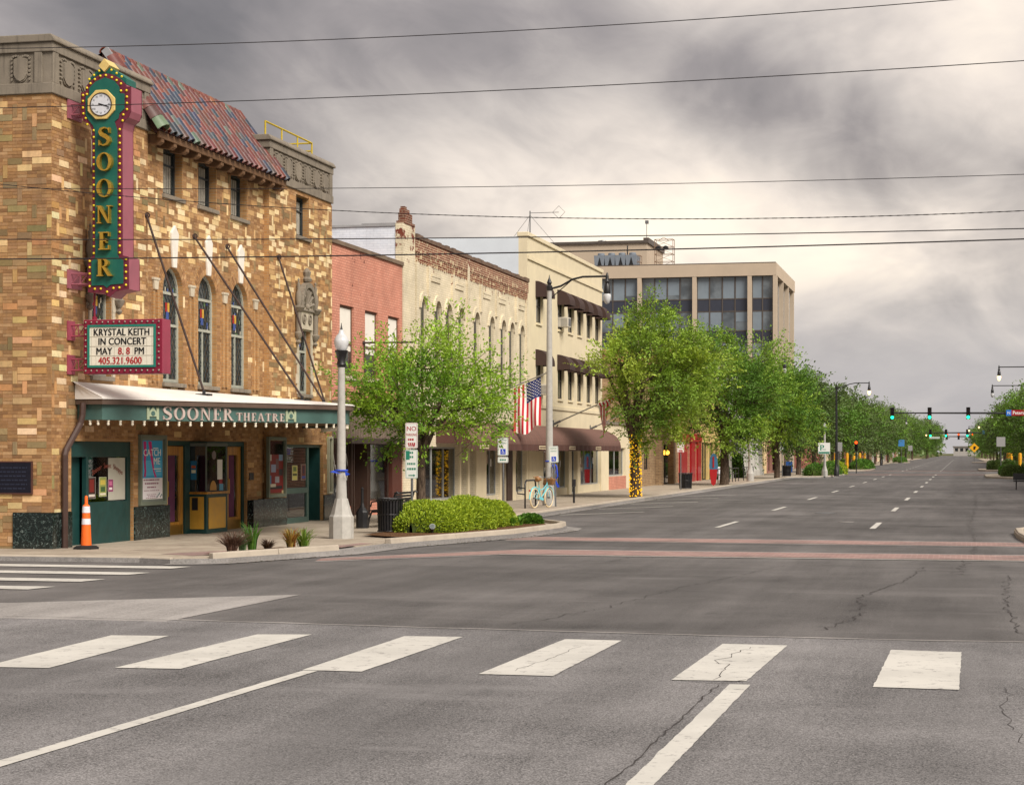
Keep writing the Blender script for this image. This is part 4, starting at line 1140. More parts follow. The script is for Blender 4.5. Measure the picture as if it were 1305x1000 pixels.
# ticket booth
bx0, bx1, by0, by1 = xd + .0, -16.43, 40.63, 41.86
TB_ = MB(); TB_.box(bx0, bx1, by0, by0 + .08, .08, .98); TB_.box(bx0, bx1, by1 - .08, by1, .08, .98); TB_.box(bx1 - .04, bx1 - .001, by0 + .08, by1 - .08, .08, .98); TB_.box(bx0, bx1 + .01, by0 - .01, by1 + .01, .05, .17)
tb = TB_.build('ticket_booth', GREEN, TH, bevel=.006)
OAKP = paint('gold_oak_panel', (196, 150, 58), .4, .14, 6, .15)
m = MB(); m.box(bx1, bx1 + .012, by0 + .12, by1 - .1, .2, .9); m.build('front_panel', OAKP, tb)
m = MB(); m.box(bx0 + .03, bx1 - .06, by0 - .012, by0, .2, .92); m.build('side_panel', OAKP, tb)
m = MB(); m.box(bx0 + .1, bx0 + .24, by0 - .02, by0 - .012, .62, .9); m.build('speaker_grille', BLACK, tb)
m = MB(); m.box(bx0, bx1 + .05, by0 - .05, by1 + .05, .98, 1.03); m.build('counter', OAK, tb, bevel=.008)
m = MB()
for X_, Y_ in ((bx0 + .01, by0), (bx1 - .03, by0), (bx1 - .03, by1 - .03)): m.box(X_, X_ + .03, Y_, Y_ + .03, 1.03, 2.05)
m.box(bx0, bx1 + .02, by0 - .02, by1 + .02, 2.05, 2.12); m.build('glazing_frame', FRAME_G, tb)
m = MB(); m.box(bx1 - .018, bx1 - .012, by0 + .03, by1 - .03, 1.03, 2.05); m.box(bx0 + .04, bx1 - .03, by0 + .01, by0 + .016, 1.03, 2.05); m.build('pane', GLASS, tb)
m = MB(); yb = by0 + .008
m.box(bx0 + .06, bx0 + .2, yb - .004, yb, 1.3, 1.72, srgb(40, 110, 150) + (1,)); m.box(bx0 + .08, bx0 + .18, yb - .006, yb - .004, 1.45, 1.52, srgb(226, 220, 190) + (1,)); m.box(bx0 + .08, bx0 + .18, yb - .0065, yb - .004, 1.56, 1.62, srgb(190, 90, 50) + (1,)); m.build('notice', PRINT, tb, cols=True)
xb = bx1 - .01
m = MB(); m.box(xb, xb + .004, 41.3, 41.6, 1.3, 1.75, srgb(226, 226, 220) + (1,)); m.prism([(xb, 41.05 + .2 * math.cos(a), 1.06 + .22 * max(0, math.sin(a))) for a in np.linspace(0, math.pi, 9)], (.004, 0, 0), srgb(176, 130, 66) + (1,))
m.box(xb, xb + .005, 41.42, 41.65, 1.05, 1.2, srgb(90, 150, 180) + (1,)); m.box(xb, xb + .0055, 41.4, 41.6, 1.2, 1.3, srgb(150, 40, 50) + (1,))
m.prism([(xb, 41.1 + .13 * math.cos(a), 1.85 + .1 * math.sin(a)) for a in np.linspace(0, 6.28, 11)[:-1]], (.003, 0, 0), srgb(120, 110, 110) + (1,)); m.build('notice', PRINT, tb, cols=True)
m = MB(); m.box(F0, F0 + .02, 44.12, 44.4, 1.25, 1.42); m.build('wall_plate', BLACK, TH)
# poster case 2
pc = rail_frame(44.98, 46.26, .8, 2.3, .085, FT - .01, FT + .07, 'poster_case', ALU, TH)
bits = []; random.seed(4)
for (u0, u1, v0, v1, c_) in ((.02, .22, .62, .80, (206, 200, 190)), (.7, .95, .62, .76, (130, 160, 190)), (.0, .12, .38, .60, (196, 150, 60)), (.2, .5, .40, .55, (150, 160, 190)), (.7, .95, .34, .46, (60, 56, 60)),
                             (.0, .2, .18, .34, (70, 140, 190)), (.45, .72, .2, .32, (160, 160, 170)), (.1, .9, .08, .14, (40, 40, 44)), (.15, .5, .12, .18, (200, 190, 170)), (.5, .68, .46, .66, (120, 90, 90))): bits.append((u0, u1, v0, v1, c_))
print_panel('notice_board', pc, FT + .002, 45.07, 46.18, .9, 2.2, (132, 42, 40), bits, (80, 78, 60))
m = MB(); m.box(FT + .012, FT + .014, 45.07, 46.18, 1.86, 2.2); m.build('pane', GLASS, pc)
# shop 2: window with blinds, stall riser, recessed green door
x = FT - .08
s2 = MB(); s2.box(x - .1, x, 46.41, 49.3, 2.04, 2.12); s2.box(x - .1, x, 48.25, 48.38, .05, 2.04); s2.box(x - .1, x, 46.41, 46.47, .05, 2.04); s2.box(x - .1, x + .01, 46.47, 48.25, .86, 1.0); s2.box(x - .1, x + .01, 46.47, 48.25, .05, .24)
s2 = s2.build('shopfront', paint('grey_green_paint', (74, 98, 90), .5, .14, 4, .25), TH, bevel=.006)
m = MB(); m.box(x - .05, x - .04, 46.47, 48.25, 1.0, 2.04); m.box(x - .05, x - .04, 46.47, 48.25, .24, .86); m.build('pane', GLASS, s2)
m = MB()
for k_ in range(26): m.box(x - .038, x - .03, 46.5, 48.2, 1.02 + k_ * .039, 1.045 + k_ * .039)
m.build('blind', paint('bamboo_blind', (92, 58, 40), .7, .2, 5, .2), s2)
m = MB(); m.box(x - .45, x - .4, 48.38, 49.3, .05, 2.04); m.build('door', GREEN, s2)
m = MB(); m.box(x - .4, x, 49.24, 49.3, .05, 2.04); m.build('door_reveal', GREEN, s2)
print_panel('notice', s2, x - .028, 47.15, 47.55, 1.2, 1.58, (206, 196, 110), [(.2, .8, .6, .9, (110, 130, 70)), (.1, .9, .3, .45, (80, 80, 50))])
print_panel('notice', s2, x - .028, 47.85, 48.2, 1.2, 1.6, (110, 60, 50), [(.3, .7, .4, .9, (60, 40, 60)), (.1, .9, .1, .25, (60, 80, 150))])
pc = rail_frame(49.62, 49.98, .8, 2.34, .06, FT - .01, FT + .07, 'poster_case', paint('pale_case', (168, 168, 146), .5), TH)
m = MB(); m.box(FT, FT + .01, 49.68, 49.92, .86, 2.28); m.build('pane', GLASS, pc)
# bronze plaque on the side wall
pq = thing('wall_plaque', 'dark bronze plaque with raised text lines on the theatre side wall', 'plaque', (-17.6, 33.42, 1.15))
m = MB(); m.box(-18.35, -17.02, 33.405, 33.436, 1.15, 1.72); m.build('plate', paint('bronze', (34, 34, 46), .4, .15, 8, .2, metal=.5), pq, bevel=.006)
m = MB(); m.box(-18.38, -16.99, 33.40, 33.43, 1.72, 1.745); m.box(-18.38, -16.99, 33.40, 33.43, 1.125, 1.15); m.box(-17.02, -16.99, 33.40, 33.43, 1.15, 1.72); m.box(-18.38, -18.35, 33.40, 33.43, 1.15, 1.72); m.build('frame', paint('rust_brown', (78, 48, 40), .6), pq)
m = MB()
for k_ in range(6):
    u = -17.9
    while u < -17.12:
        l_ = random.uniform(.03, .1); m.box(u, min(u + l_, -17.1), 33.400, 33.406, 1.22 + k_ * .078, 1.245 + k_ * .078); u += l_ + .02
m.build('raised_lines', plain('bronze_high', (56, 60, 78), .35, .5), pq)

# ================================================================ marquee canopy
MQ = thing('marquee', 'green pointed theatre canopy with SOONER THEATRE lettering and white roof', 'marquee', (-16.0, 41, 2.5))
# plan: short returns at the wall, two long fascias meeting in a blunt nose over the pavement
PLAN = [(FT + .02, 34.5), (-16.05, 34.42), (-13.25, 39.95), (-13.12, 40.6), (-13.3, 41.3), (-16.05, 47.6), (FT + .02, 47.7)]
ZF0, ZF1 = 2.535, 2.83
def grow(d): 
    P = inset(PLAN, -d); return [(FT + .02, P[0][1])] + P[1:-1] + [(FT + .02, P[-1][1])]
m = MB(); inn_ = grow(-.08); n = len(PLAN)
for i in range(n - 1):
    a, b_, c_, d = PLAN[i], PLAN[i + 1], inn_[i + 1], inn_[i]; m.prism([(p[0], p[1], ZF0) for p in (a, b_, c_, d)], (0, 0, ZF1 - ZF0))
m.build('fascia', GREEN_M, MQ)
SOF = paint('brown_soffit', (122, 96, 62), .7, .15, 3, .25)
m = MB(); m.prism([(x_, y_, ZF0 + .045) for x_, y_ in grow(-.085)], (0, 0, .05)); m.build('soffit', SOF, MQ)
def ring_band(d0, d1, z0, z1, name, mat, bev=.008):
    A_, B_ = grow(d0), grow(d1); m = MB()
    for i in range(n - 1): m.prism([(p[0], p[1], z0) for p in (A_[i], A_[i + 1], B_[i + 1], B_[i])], (0, 0, z1 - z0))
    return m.build(name, mat, MQ)
ring_band(.09, -.1, ZF1 + .001, ZF1 + .1, 'gutter', BROWN)
# white membrane roof falling from the wall to the gutter
E_ = grow(.11); zr = lambda x_: 3.27 - (x_ - FT) * .1; RZ_ = ZF1 + .13
m = MB(); N_ = 40
edge = []
for i in range(n - 1):
    for k_ in range(N_ if i in (1, 4) else 3):
        t_ = k_ / (N_ if i in (1, 4) else 3); edge.append((E_[i][0] + (E_[i + 1][0] - E_[i][0]) * t_, E_[i][1] + (E_[i + 1][1] - E_[i][1]) * t_))
edge.append(E_[-1])
for (xa, ya), (xb, yb_) in zip(edge, edge[1:]):
    if abs(yb_ - ya) < 1e-6: continue
    m.add([(FT + .012, ya, 3.27), (xa, ya, RZ_), (xb, yb_, RZ_), (FT + .012, yb_, 3.27)], [(0, 1, 2, 3)])
    m.add([(xa, ya, RZ_), (xa, ya, ZF1 + .101), (xb, yb_, ZF1 + .101), (xb, yb_, RZ_)], [(0, 1, 2, 3)])
m.add([(FT + .012, E_[0][1], 3.27), (FT + .012, E_[0][1], ZF1 + .101), (E_[1][0], E_[1][1], ZF1 + .101), (E_[1][0], E_[1][1], RZ_)], [(0, 1, 2, 3)])
m.build('roof', WHITE_R, MQ)
BULBW = plain('frosted_bulb', (236, 228, 208), .3)
mm = MB(); mm.lathe([(.03, 0), (.03, -.035), (.018, -.045), (.03, -.07), (.026, -.095), (.004, -.11)], (0, 0, 0), 8); bulb_me = mm.mesh('bulb', BULBW, None, True)
LP = grow(-.04)
for i, cnt in ((0, 3), (1, 21), (2, 3), (3, 3), (4, 22)):
    for k_ in range(cnt):
        t_ = (k_ + .5) / cnt; o = link('bulb', bulb_me, MQ); o.location = Vector((LP[i][0] + (LP[i + 1][0] - LP[i][0]) * t_, LP[i][1] + (LP[i + 1][1] - LP[i][1]) * t_, ZF0)) - ORG[MQ.name]
SILV = paint('pinkish_aluminium', (196, 180, 172), .38, .14, 7, .2, metal=.25)
PA, PB = Vector((PLAN[1][0], PLAN[1][1], 0)), Vector((PLAN[2][0], PLAN[2][1], 0)); FU = (PB - PA).normalized(); FN = Vector((FU.y, -FU.x, 0)); SAGE = paint('sage_relief', (158, 170, 142), .6, .1, 8, .2)
PC, PD = Vector((PLAN[4][0], PLAN[4][1], 0)), Vector((PLAN[5][0], PLAN[5][1], 0)); GU = (PD - PC).normalized(); GN_ = Vector((GU.y, -GU.x, 0))
for org_, u_, n_, first, far in ((PA, FU, FN, 1.23, 4.95), (PC, GU, GN_, 1.3, 5.05)):
    for word, s0, s1, h_ in (('SOONER', first + .24, first + 2.1, .25), ('THEATRE', first + 2.18, first + 3.53, .165)):
        tot = sum(glyph(c_)[1] for c_ in word) * h_; gap = .045 if h_ > .2 else .035; xs = (s1 - s0 - gap * (len(word) - 1)) / tot; s_ = s0
        for ch in word:
            g, w = serif_letter(ch, h_, org_ + u_ * s_ + Vector((0, 0, ZF0 + .025)), (u_, n_), .03, xs); g.build('letter', SILV, MQ); s_ += w + gap
    for sc_ in (first, far):      # little relief of the theatre front
        m = MB(); z = ZF0 + .02; b0 = org_ + u_ * sc_
        pp = lambda l_: [b0 + u_ * a + Vector((0, 0, z + b)) for a, b in l_]
        for a0, a1 in ((-.15, -.09), (.09, .15)): m.prism(pp([(a0, 0), (a1, 0), (a1, .22), (a0, .22)]), n_ * .02)
        m.prism(pp([(-.09, .06), (.09, .06), (.09, .15), (0, .25), (-.09, .15)]), n_ * .02)
        for a in (-.13, -.1, .1, .13): m.prism(pp([(a - .01, .22), (a + .01, .22), (a, .26)]), n_ * .018)
        m.build('relief', SAGE, MQ)
        m = MB(); m.prism([p + n_ * .019 for p in pp([(.05 * math.cos(q), .12 + .05 * math.sin(q)) for q in np.linspace(0, 2 * math.pi, 13)[:-1]])], n_ * .006); m.build('relief_disc', GREEN_M, MQ)
# rain pipe from the gutter down the corner
m = MB(); ppts = [(-16.42, 34.36, 2.86), (-16.42, 34.34, 2.62), (-16.45, 34.3, 2.45), (FT + .09, 33.86, 1.95), (FT + .09, 33.82, 1.86), (FT + .09, 33.82, .1)]
m.tube(ppts, .062, 8); m.build('rain_pipe', paint('pipe_brown', (70, 52, 46), .5, .1, 5, .15), MQ)
# suspension rods
ROD = paint('rusty_rod', (58, 42, 38), .7, .2, 9, .2)
for i, (y0, z0, x1, w_) in enumerate(((37.72, 6.86, -15.31, FT), (40.62, 6.74, -14.18, F0), (42.6, 6.72, -14.35, F0), (45.75, 6.78, -15.35, FT))):
    ft = None; best = min(edge, key=lambda p: abs(p[1] - y0)); ft = 3.27 + (RZ_ - 3.27) * (x1 - FT) / (best[0] - FT) + .01
    o = thing('suspension_rod', ['leftmost of the four rusty rods holding up the theatre canopy', 'second rusty rod from the left, slanting across the arched windows', 'third rusty rod from the left, starting above the rightmost arched window', 'rightmost of the four rusty rods holding up the theatre canopy'][i], 'rod', (x1, y0, ft), 'canopy rods')
    m = MB(); m.tube([(w_ + .03, y0, z0), (x1, y0, ft + .06)], .024, 6); m.build('rod', ROD, o)
    m = MB(); m.torus((w_ + .05, y0, z0), .05, .016, (0, 1, 0), 10, 5); m.ball((w_ + .02, y0, z0), .05); m.build('eye_bolt', ROD, o)
    m = MB(); m.box(x1 - .14, x1 + .14, y0 - .12, y0 + .12, ft - .02, ft + .02); m.tube([(x1, y0, ft), (x1, y0, ft + .09)], .035, 6); m.build('anchor_plate', BLACK, o)

# ================================================================ the vertical sign (drawn in units of 16.2 mm across, 14.9 mm up)
MARO = paint('maroon_paint', (104, 34, 52), .5, .12, 5, .22); PINK = paint('faded_pink_side', (150, 88, 100), .6, .12, 3, .25); TEAL = paint('sign_teal', (22, 92, 80), .45, .14, 4, .25); GOLDF = paint('pale_gold', (214, 186, 116), .4, .08, 6, .15)
YS, YT = 34.1, 34.62
sx = lambda u: -15.82 + (u - 135) * .0162
sz = lambda v: 1.9 + (577 - v) * .0149
VS = thing('vertical_sign', 'tall teal and maroon blade sign spelling SOONER in gold letters, with clock on top', 'sign', (-15.9, 34.35, 4.9))
def arc(cx_, cy_, rx, ry, a0, a1, n): return [(cx_ + rx * math.cos(R(a0 + (a1 - a0) * i / n)), cy_ - ry * math.sin(R(a0 + (a1 - a0) * i / n))) for i in range(n + 1)]
outl = [(103, 117), (109, 116), (109, 110)] + [(116, 102), (124, 96.5), (134, 93.5), (144, 96), (153, 102), (160, 110)] + [(160, 112), (166, 112), (166, 143)] + [(163, 151), (157, 156), (155, 165)] + [(155.5, 326), (163, 328), (163.5, 369), (147, 372), (139.5, 379), (132, 373), (112, 372), (112, 330), (118, 326), (117, 166), (114, 158), (106, 153), (103, 146)]
m = MB(); m.prism([(sx(u), YS + .03, sz(v)) for u, v in outl], (0, YT - YS - .06, 0)); m.build('cabinet', PINK, VS)
for yf, sg in ((YS + .03, -1), (YT - .03, 1)):
    m = MB(); m.prism([(sx(u), yf, sz(v)) for u, v in outl], (0, sg * .03, 0)); m.build('face', MARO, VS)
inn = [(109.5, 122), (114, 121), (114, 112), (122, 104), (134, 99), (146, 104), (152, 112), (152.5, 120), (158.5, 121), (158.5, 140), (152, 146), (151, 152), (146, 156), (149.5, 168), (149.5, 324), (152, 330), (157, 332), (157, 362), (141, 363), (136.5, 367), (132, 363.5), (117, 364), (117, 332), (121, 330), (122, 324), (121.5, 168), (119, 160), (113, 152), (109.5, 146)]
for yf, sg in ((YS, -1), (YT, 1)):
    m = MB(); m.prism([(sx(u), yf, sz(v)) for u, v in inn], (0, sg * .02, 0)); m.build('panel', TEAL, VS)
crest = [(112, 104.5), (112, 100)] + [(118, 93), (126, 87), (133, 84), (141, 87.5), (151, 94), (159.5, 101)] + [(159.5, 108.5), (153, 102), (144, 96), (134, 93.5), (124, 96.5), (116, 102)]
m = MB(); m.prism([(sx(u), YS + .04, sz(v + .02)) for u, v in crest], (0, YT - YS - .08, 0)); m.build('crest', TEAL, VS)
m = MB(); m.prism([(sx(133), YS - .02, sz(75)), (sx(140), YS - .02, sz(84)), (sx(133), YS - .02, sz(92)), (sx(126), YS - .02, sz(84))], (0, .45, 0)); m.build('diamond', GOLDF, VS)
cxs, czs = sx(130.5), sz(134)
ck = MB(); ck.prism([(cxs + .30 * math.cos(R(22.5 + 45 * k_)), YS - .02, czs + .30 * math.sin(R(22.5 + 45 * k_))) for k_ in range(8)], (0, -.05, 0)); ck = ck.build('clock', GOLDF, VS, bevel=.012)
m = MB(); m.prism([(cxs + .215 * math.cos(R(15 * k_)), YS - .071, czs + .215 * math.sin(R(15 * k_))) for k_ in range(24)], (0, -.004, 0)); m.build('dial', plain('dial_white', (206, 208, 214), .4), ck)
m = MB(); m.torus((cxs, YS - .075, czs), .215, .012, (0, 1, 0), 28, 6); m.build('bezel', plain('bezel_brown', (70, 56, 40), .4), ck)
m = MB()
for k_, s_ in enumerate(('XII', 'I', 'II', 'III', 'IIII', 'V', 'VI', 'VII', 'VIII', 'IX', 'X', 'XI')):
    a = R(90 - 30 * k_); text_on(m, s_, .052, (cxs + .165 * math.cos(a), YS - .076, czs + .165 * math.sin(a) - .018), '-Y', .001)
m.build('numerals', BLACKP, ck)
m = MB()
for a, l_, w_, dd in ((R(-19), .185, .010, .002), (R(-16), .13, .014, .004)):
    d = Vector((math.cos(a), 0, math.sin(a))); n_ = Vector((-d.z, 0, d.x)); c0 = Vector((cxs, YS - .077 - dd, czs)); m.prism([c0 - d * .05 - n_ * w_, c0 + d * l_ - n_ * w_ * .6, c0 + d * l_ + n_ * w_ * .6, c0 - d * .05 + n_ * w_], (0, -.002, 0))
m.build('hands', BLACKP, ck)
GOLD = paint('gold_letter', (222, 176, 72), .2, .15, 10, .25, srgb(90, 66, 24), metal=.8)
for ch, v in zip('SOONER', (186.5, 218.5, 252, 285.5, 319, 352.5)):
    P_, w = glyph(ch); g, w = serif_letter(ch, .335, (sx(135.5) - w * .335 * 1.12 / 2, YS - .02, sz(v)), '-Y', .10, 1.12); g.build('letter', GOLD, VS)
mm = MB(); mm.ball((0, 0, 0), .024, 8, 5); ybulb = mm.mesh('bulb', plain('yellow_bulb', (222, 200, 40), .35), None, True)
bl = [(106, 120.5), (106, 128), (106, 136.5), (106.5, 144), (109.5, 150), (111.5, 158), (111, 111.5), (111, 119.5), (115.5, 106), (121, 101), (128, 97), (135, 96.5), (142.5, 99.5), (148.5, 103.5), (154, 108), (154, 117), (161, 117), (161.5, 125), (161.5, 133), (161.5, 141), (157, 147.5), (156, 155)]
bl += [(119.7, 166 + 8.7 * k_) for k_ in range(19)] + [(152.5, 166 + 8.7 * k_) for k_ in range(19)] + [(114.5, 332.5 + 8 * k_) for k_ in range(5)] + [(160.3, 331 + 8.2 * k_) for k_ in range(5)] + [(121, 368), (128.5, 368), (144.5, 367.5), (152, 367), (136.5, 372)]
bl += [(114, 100.5), (120, 95.5), (126.5, 90.5), (142, 90), (148.5, 94.5), (155, 99)]
for u, v in bl:
    o = link('bulb', ybulb, VS); o.location = Vector((sx(u), YS - .01, sz(v))) - ORG[VS.name]
def truss(parent, x0, x1, y, z0, z1, mat, name='bracket'):
    b = MB(); b.box(FT + .012, FT + .04, y - .14, y + .16, z0 - .08, z1 + .08)
    for z in (z0, z1): b.tube([(FT + .04, y, z), (x1, y, z)], .018, 6)
    n = 2
    for k_ in range(n):
        a, c_ = FT + .04 + (x1 - FT - .04) * k_ / n, FT + .04 + (x1 - FT - .04) * (k_ + 1) / n; b.tube([(a, y, z0), (c_, y, z1)], .01, 5); b.tube([(c_, y, z0), (c_, y, z1)], .01, 5)
    return b.build(name, mat, parent)
for z0, z1 in ((8.36, 8.56), (5.12, 5.32)): truss(VS, FT, sx(110), 34.2, z0, z1, PINK); truss(VS, FT, sx(110), 34.5, z0, z1, PINK)

# ================================================================ the reader-board sign
BS = thing('reader_board', 'maroon framed letter board announcing Krystal Keith in concert', 'sign', (-15.5, 34.3, 3.4))
X0, X1, Z0, Z1 = -16.29, -14.67, 3.40, 4.43
m = MB(); m.box(X0, X1, YS + .01, YS + .38, Z0, Z1); m.build('cabinet', paint('raspberry_side', (150, 62, 82), .5, .1, 3, .2), BS, bevel=.008)
CRIM = paint('crimson_face', (128, 26, 52), .42, .1, 5, .2)
m = MB(); m.box(X0 + .02, X1 - .02, YS - .01, YS + .009, Z0 + .01, Z1 - .01); m.build('face', CRIM, BS)
m = MB(); m.box(X0 + .10, X0 + .14, YS - .035, YS - .01, Z0 + .12, Z1 - .10); m.box(X1 - .17, X1 - .13, YS - .035, YS - .01, Z0 + .12, Z1 - .10); m.box(X0 + .14, X1 - .17, YS - .035, YS - .01, Z0 + .12, Z0 + .16); m.box(X0 + .14, X1 - .17, YS - .035, YS - .01, Z1 - .14, Z1 - .10); m.build('inner_frame', paint('teal_frame', (30, 120, 104), .45, .1, 5, .2), BS)
m = MB(); m.box(X0 + .14, X1 - .17, YS - .018, YS - .01, Z0 + .16, Z1 - .14); m.build('board', paint('ivory_board', (222, 216, 200), .5, .05, 3, .1), BS)
m = MB()
for k_ in range(5): z = Z0 + .165 + k_ * .18; m.box(X0 + .14, X1 - .17, YS - .024, YS - .018, z - .004, z + .004)
for k_ in range(14): xx = X0 + .18 + k_ * .094; m.box(xx, xx + .004, YS - .022, YS - .018, Z0 + .16, Z1 - .14)
m.build('letter_track', paint('track_grey', (188, 182, 166), .5), BS)
xc = (X0 + X1) / 2 - .015; yt = YS - .0255
def rowtext(body, z, col, x, al='CENTER', sz_=.19, xs=.84): text_on(col, body, sz_, (x, yt, z), '-Y', .001, al, 1.02, xs, 2)
mk, mr = MB(), MB()
rowtext('KRYSTAL KEITH', 4.125, mk, xc); rowtext('IN CONCERT', 3.95, mk, xc + .01); rowtext('MAY', 3.765, mk, xc - .52, 'LEFT'); rowtext('8. 8', 3.765, mr, xc - .07, 'LEFT'); rowtext('PM', 3.765, mk, xc + .26, 'LEFT'); rowtext('405.321.9600', 3.585, mr, xc - .03)
mk.build('lettering', BLACKP, BS); mr.build('lettering', REDP, BS)
mm = MB(); mm.ball((0, 0, 0), .02, 8, 5); gb = mm.mesh('bulb', plain('clear_bulb', (150, 140, 130), .2, .3), None, True)
for k_ in range(14):
    for z in (Z0 + .06, Z1 - .05):
        o = link('bulb', gb, BS); o.location = Vector((X0 + .06 + k_ * (X1 - X0 - .13) / 13, YS - .02, z)) - ORG[BS.name]
for k_ in range(1, 8):
    for xx in (X0 + .06, X1 - .07):
        o = link('bulb', gb, BS); o.location = Vector((xx, YS - .02, Z0 + .06 + k_ * (Z1 - Z0 - .11) / 8)) - ORG[BS.name]
for z0, z1 in ((4.13, 4.34), (3.48, 3.69)): truss(BS, FT, X0, 34.2, z0, z1, paint('bracket_pink', (150, 66, 84), .6), 'bracket')
m = MB(); m.tube([(-16.15, YS + .2, Z1), (-16.15, YS + .2, 5.02)], .02, 6); m.lathe([(.05, 0), (.05, .06), (.02, .08)], (-16.15, YS + .2, Z1), 8); m.build('hanger', CRIM, BS)

# ================================================================ red painted-brick shop building
XF = -16.7
def shell(parent, y0, y1, z1, front_mat, side_mat, holes, th=.35, back=-46, roof_drop=.5, name='wall'):
    m = MB(); wall_holes(m, XF, th, y0, y1, 0, z1, holes); w = m.build(name, front_mat, parent)
    m = MB(); m.box(back, XF - th, y0, y0 + .3, 0, z1); m.build('side_wall', side_mat, parent)
    m = MB(); m.box(back, XF - th, y1 - .3, y1, 0, z1); m.box(back, back + .3, y0 + .3, y1 - .3, 0, z1); m.build('side_wall', side_mat, parent)
    m = MB(); m.box(back + .3, XF - th, y0 + .3, y1 - .3, z1 - roof_drop - .1, z1 - roof_drop); m.build('roof', ROOFM, parent)
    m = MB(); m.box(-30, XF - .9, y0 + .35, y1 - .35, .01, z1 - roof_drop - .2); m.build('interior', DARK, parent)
    return w
ROOFM = paint('roofing_felt', (120, 116, 112), .9, .15, 1, .3)
def glazed(parent, xf, y0, y1, z0, z1, frame, glass=None, fw=.05, split_z=None, split_y=(), depth=.14, name='window'):
    x = xf - depth; w = MB()
    w.box(x - .05, x, y0, y0 + fw, z0, z1); w.box(x - .05, x, y1 - fw, y1, z0, z1); w.box(x - .05, x, y0 + fw, y1 - fw, z0, z0 + fw); w.box(x - .05, x, y0 + fw, y1 - fw, z1 - fw, z1)
    if split_z: w.box(x - .045, x + .005, y0 + fw, y1 - fw, split_z - fw / 2, split_z + fw / 2)
    for sy in split_y: w.box(x - .044, x + .002, sy - fw / 2, sy + fw / 2, z0 + fw, z1 - fw)
    w = w.build(name, frame, parent)
    ys = [y0 + fw] + list(split_y) + [y1 - fw]
    for a, b in zip(ys, ys[1:]):
        g = MB(); g.box(x - .035, x - .025, a + .001, b - .001, z0 + fw, z1 - fw); g.build('pane', glass or GLASS, w)
    if name == 'shop_window' and y1 - y0 > 1:
        rn = random.Random(int(y0 * 10)); g = MB(); wd = (y1 - y0) * rn.uniform(.12, .26); n = int(wd / .07)
        for k_ in range(n): g.tube([(x - .16 - .02 * (k_ % 2), y1 - wd + k_ * .07, z0 + .05), (x - .16 - .02 * (k_ % 2), y1 - wd + k_ * .07 + .01, z1 - .04)], .04, 6)
        g.build('curtain', CURT, w)
        g = MB(); g.box(x - .6, x - .06, y0 + .02, y1 - .02, z0 - .02, z0 + .06); g.build('display_ledge', STONE_L, w)
        u = y0 + .35
        while u < y1 - wd - .3:
            hh, ww = rn.uniform(.2, .7), rn.uniform(.15, .4); g = MB(); g.lathe([(ww * .3, 0), (ww * .5, hh * .2), (ww * .45, hh * .6), (ww * .2, hh * .8), (ww * .25, hh)], (x - .38, u, z0 + .06), 8); g.build('display_item', rn.choice((STONE_L, BRN, CURT, GREEN, BLACK)), w); u += ww + rn.uniform(.2, .8)
    return w
RB = thing('red_shop_building', 'salmon red painted brick two-storey building beside the theatre', 'building', (-20, 54, 0))
RBM = brick_mat('salmon_painted_brick', (198, 136, 115), (207, 149, 128), (176, 118, 100), .22, .075, .012, worn=(92, 50, 42), wscale=2.3, wz=(5.5, 7.7), wamt=.06, grime=.18)
RBW = [(50.98, 52.25, 4.05, 6.0), (53.3, 54.55, 4.05, 6.0), (55.6, 56.8, 4.05, 6.0)]
shell(RB, 50.02, 57.1, 7.62, RBM, RBM, RBW + [(50.25, 57.0, 0, 2.3)])
m = MB(); m.box(XF - .4, XF + .06, 50.02, 57.1, 7.62, 7.74); m.build('coping', paint('weathered_coping', (116, 100, 84), .9, .25, 2, .5, srgb(52, 46, 40)), RB, bevel=.01)
WFR = paint('white_sash', (206, 200, 188), .6, .08, 4, .2); BLINDM = paint('roller_blind', (226, 222, 212), .8, .04, 3, .08)
for a, b, c_, d in RBW:
    w = glazed(RB, XF, a, b, c_, d, paint('brown_sash', (104, 78, 62), .6), OLDGLASS, .06, 4.95, (), .06)
    g = MB(); g.box(XF - .084, XF - .08, a + .07, b - .07, 4.75, d - .07); g.build('blind', BLINDM, w)
    g = MB(); g.box(XF - .15, XF + .08, a - .06, b + .06, c_ - .12, c_); g.build('sill', STONE_L, RB)
m = MB(); m.tube([(XF, 53.1, 5.05), (XF + 1.5, 53.1, 5.05)], .03, 6); m.tube([(XF + .05, 53.1, 5.05), (XF + .05, 53.1, 2.9)], .02, 6); m.ball((XF + .02, 53.1, 5.05), .06); m.build('sign_arm', ROD, RB)
for z_, k_ in ((4.6, 0), (5.4, 1), (4.1, 2)):
    m = MB(); m.lathe([(.06, 0), (.06, .05), (.03, .07)], (0, 0, 0), 8); o = m.build('anchor_bolt', BLACK, TH); o.rotation_euler = (0, R(90), 0); o.location = Vector((FT, 49.6, z_)) - ORG[TH.name]
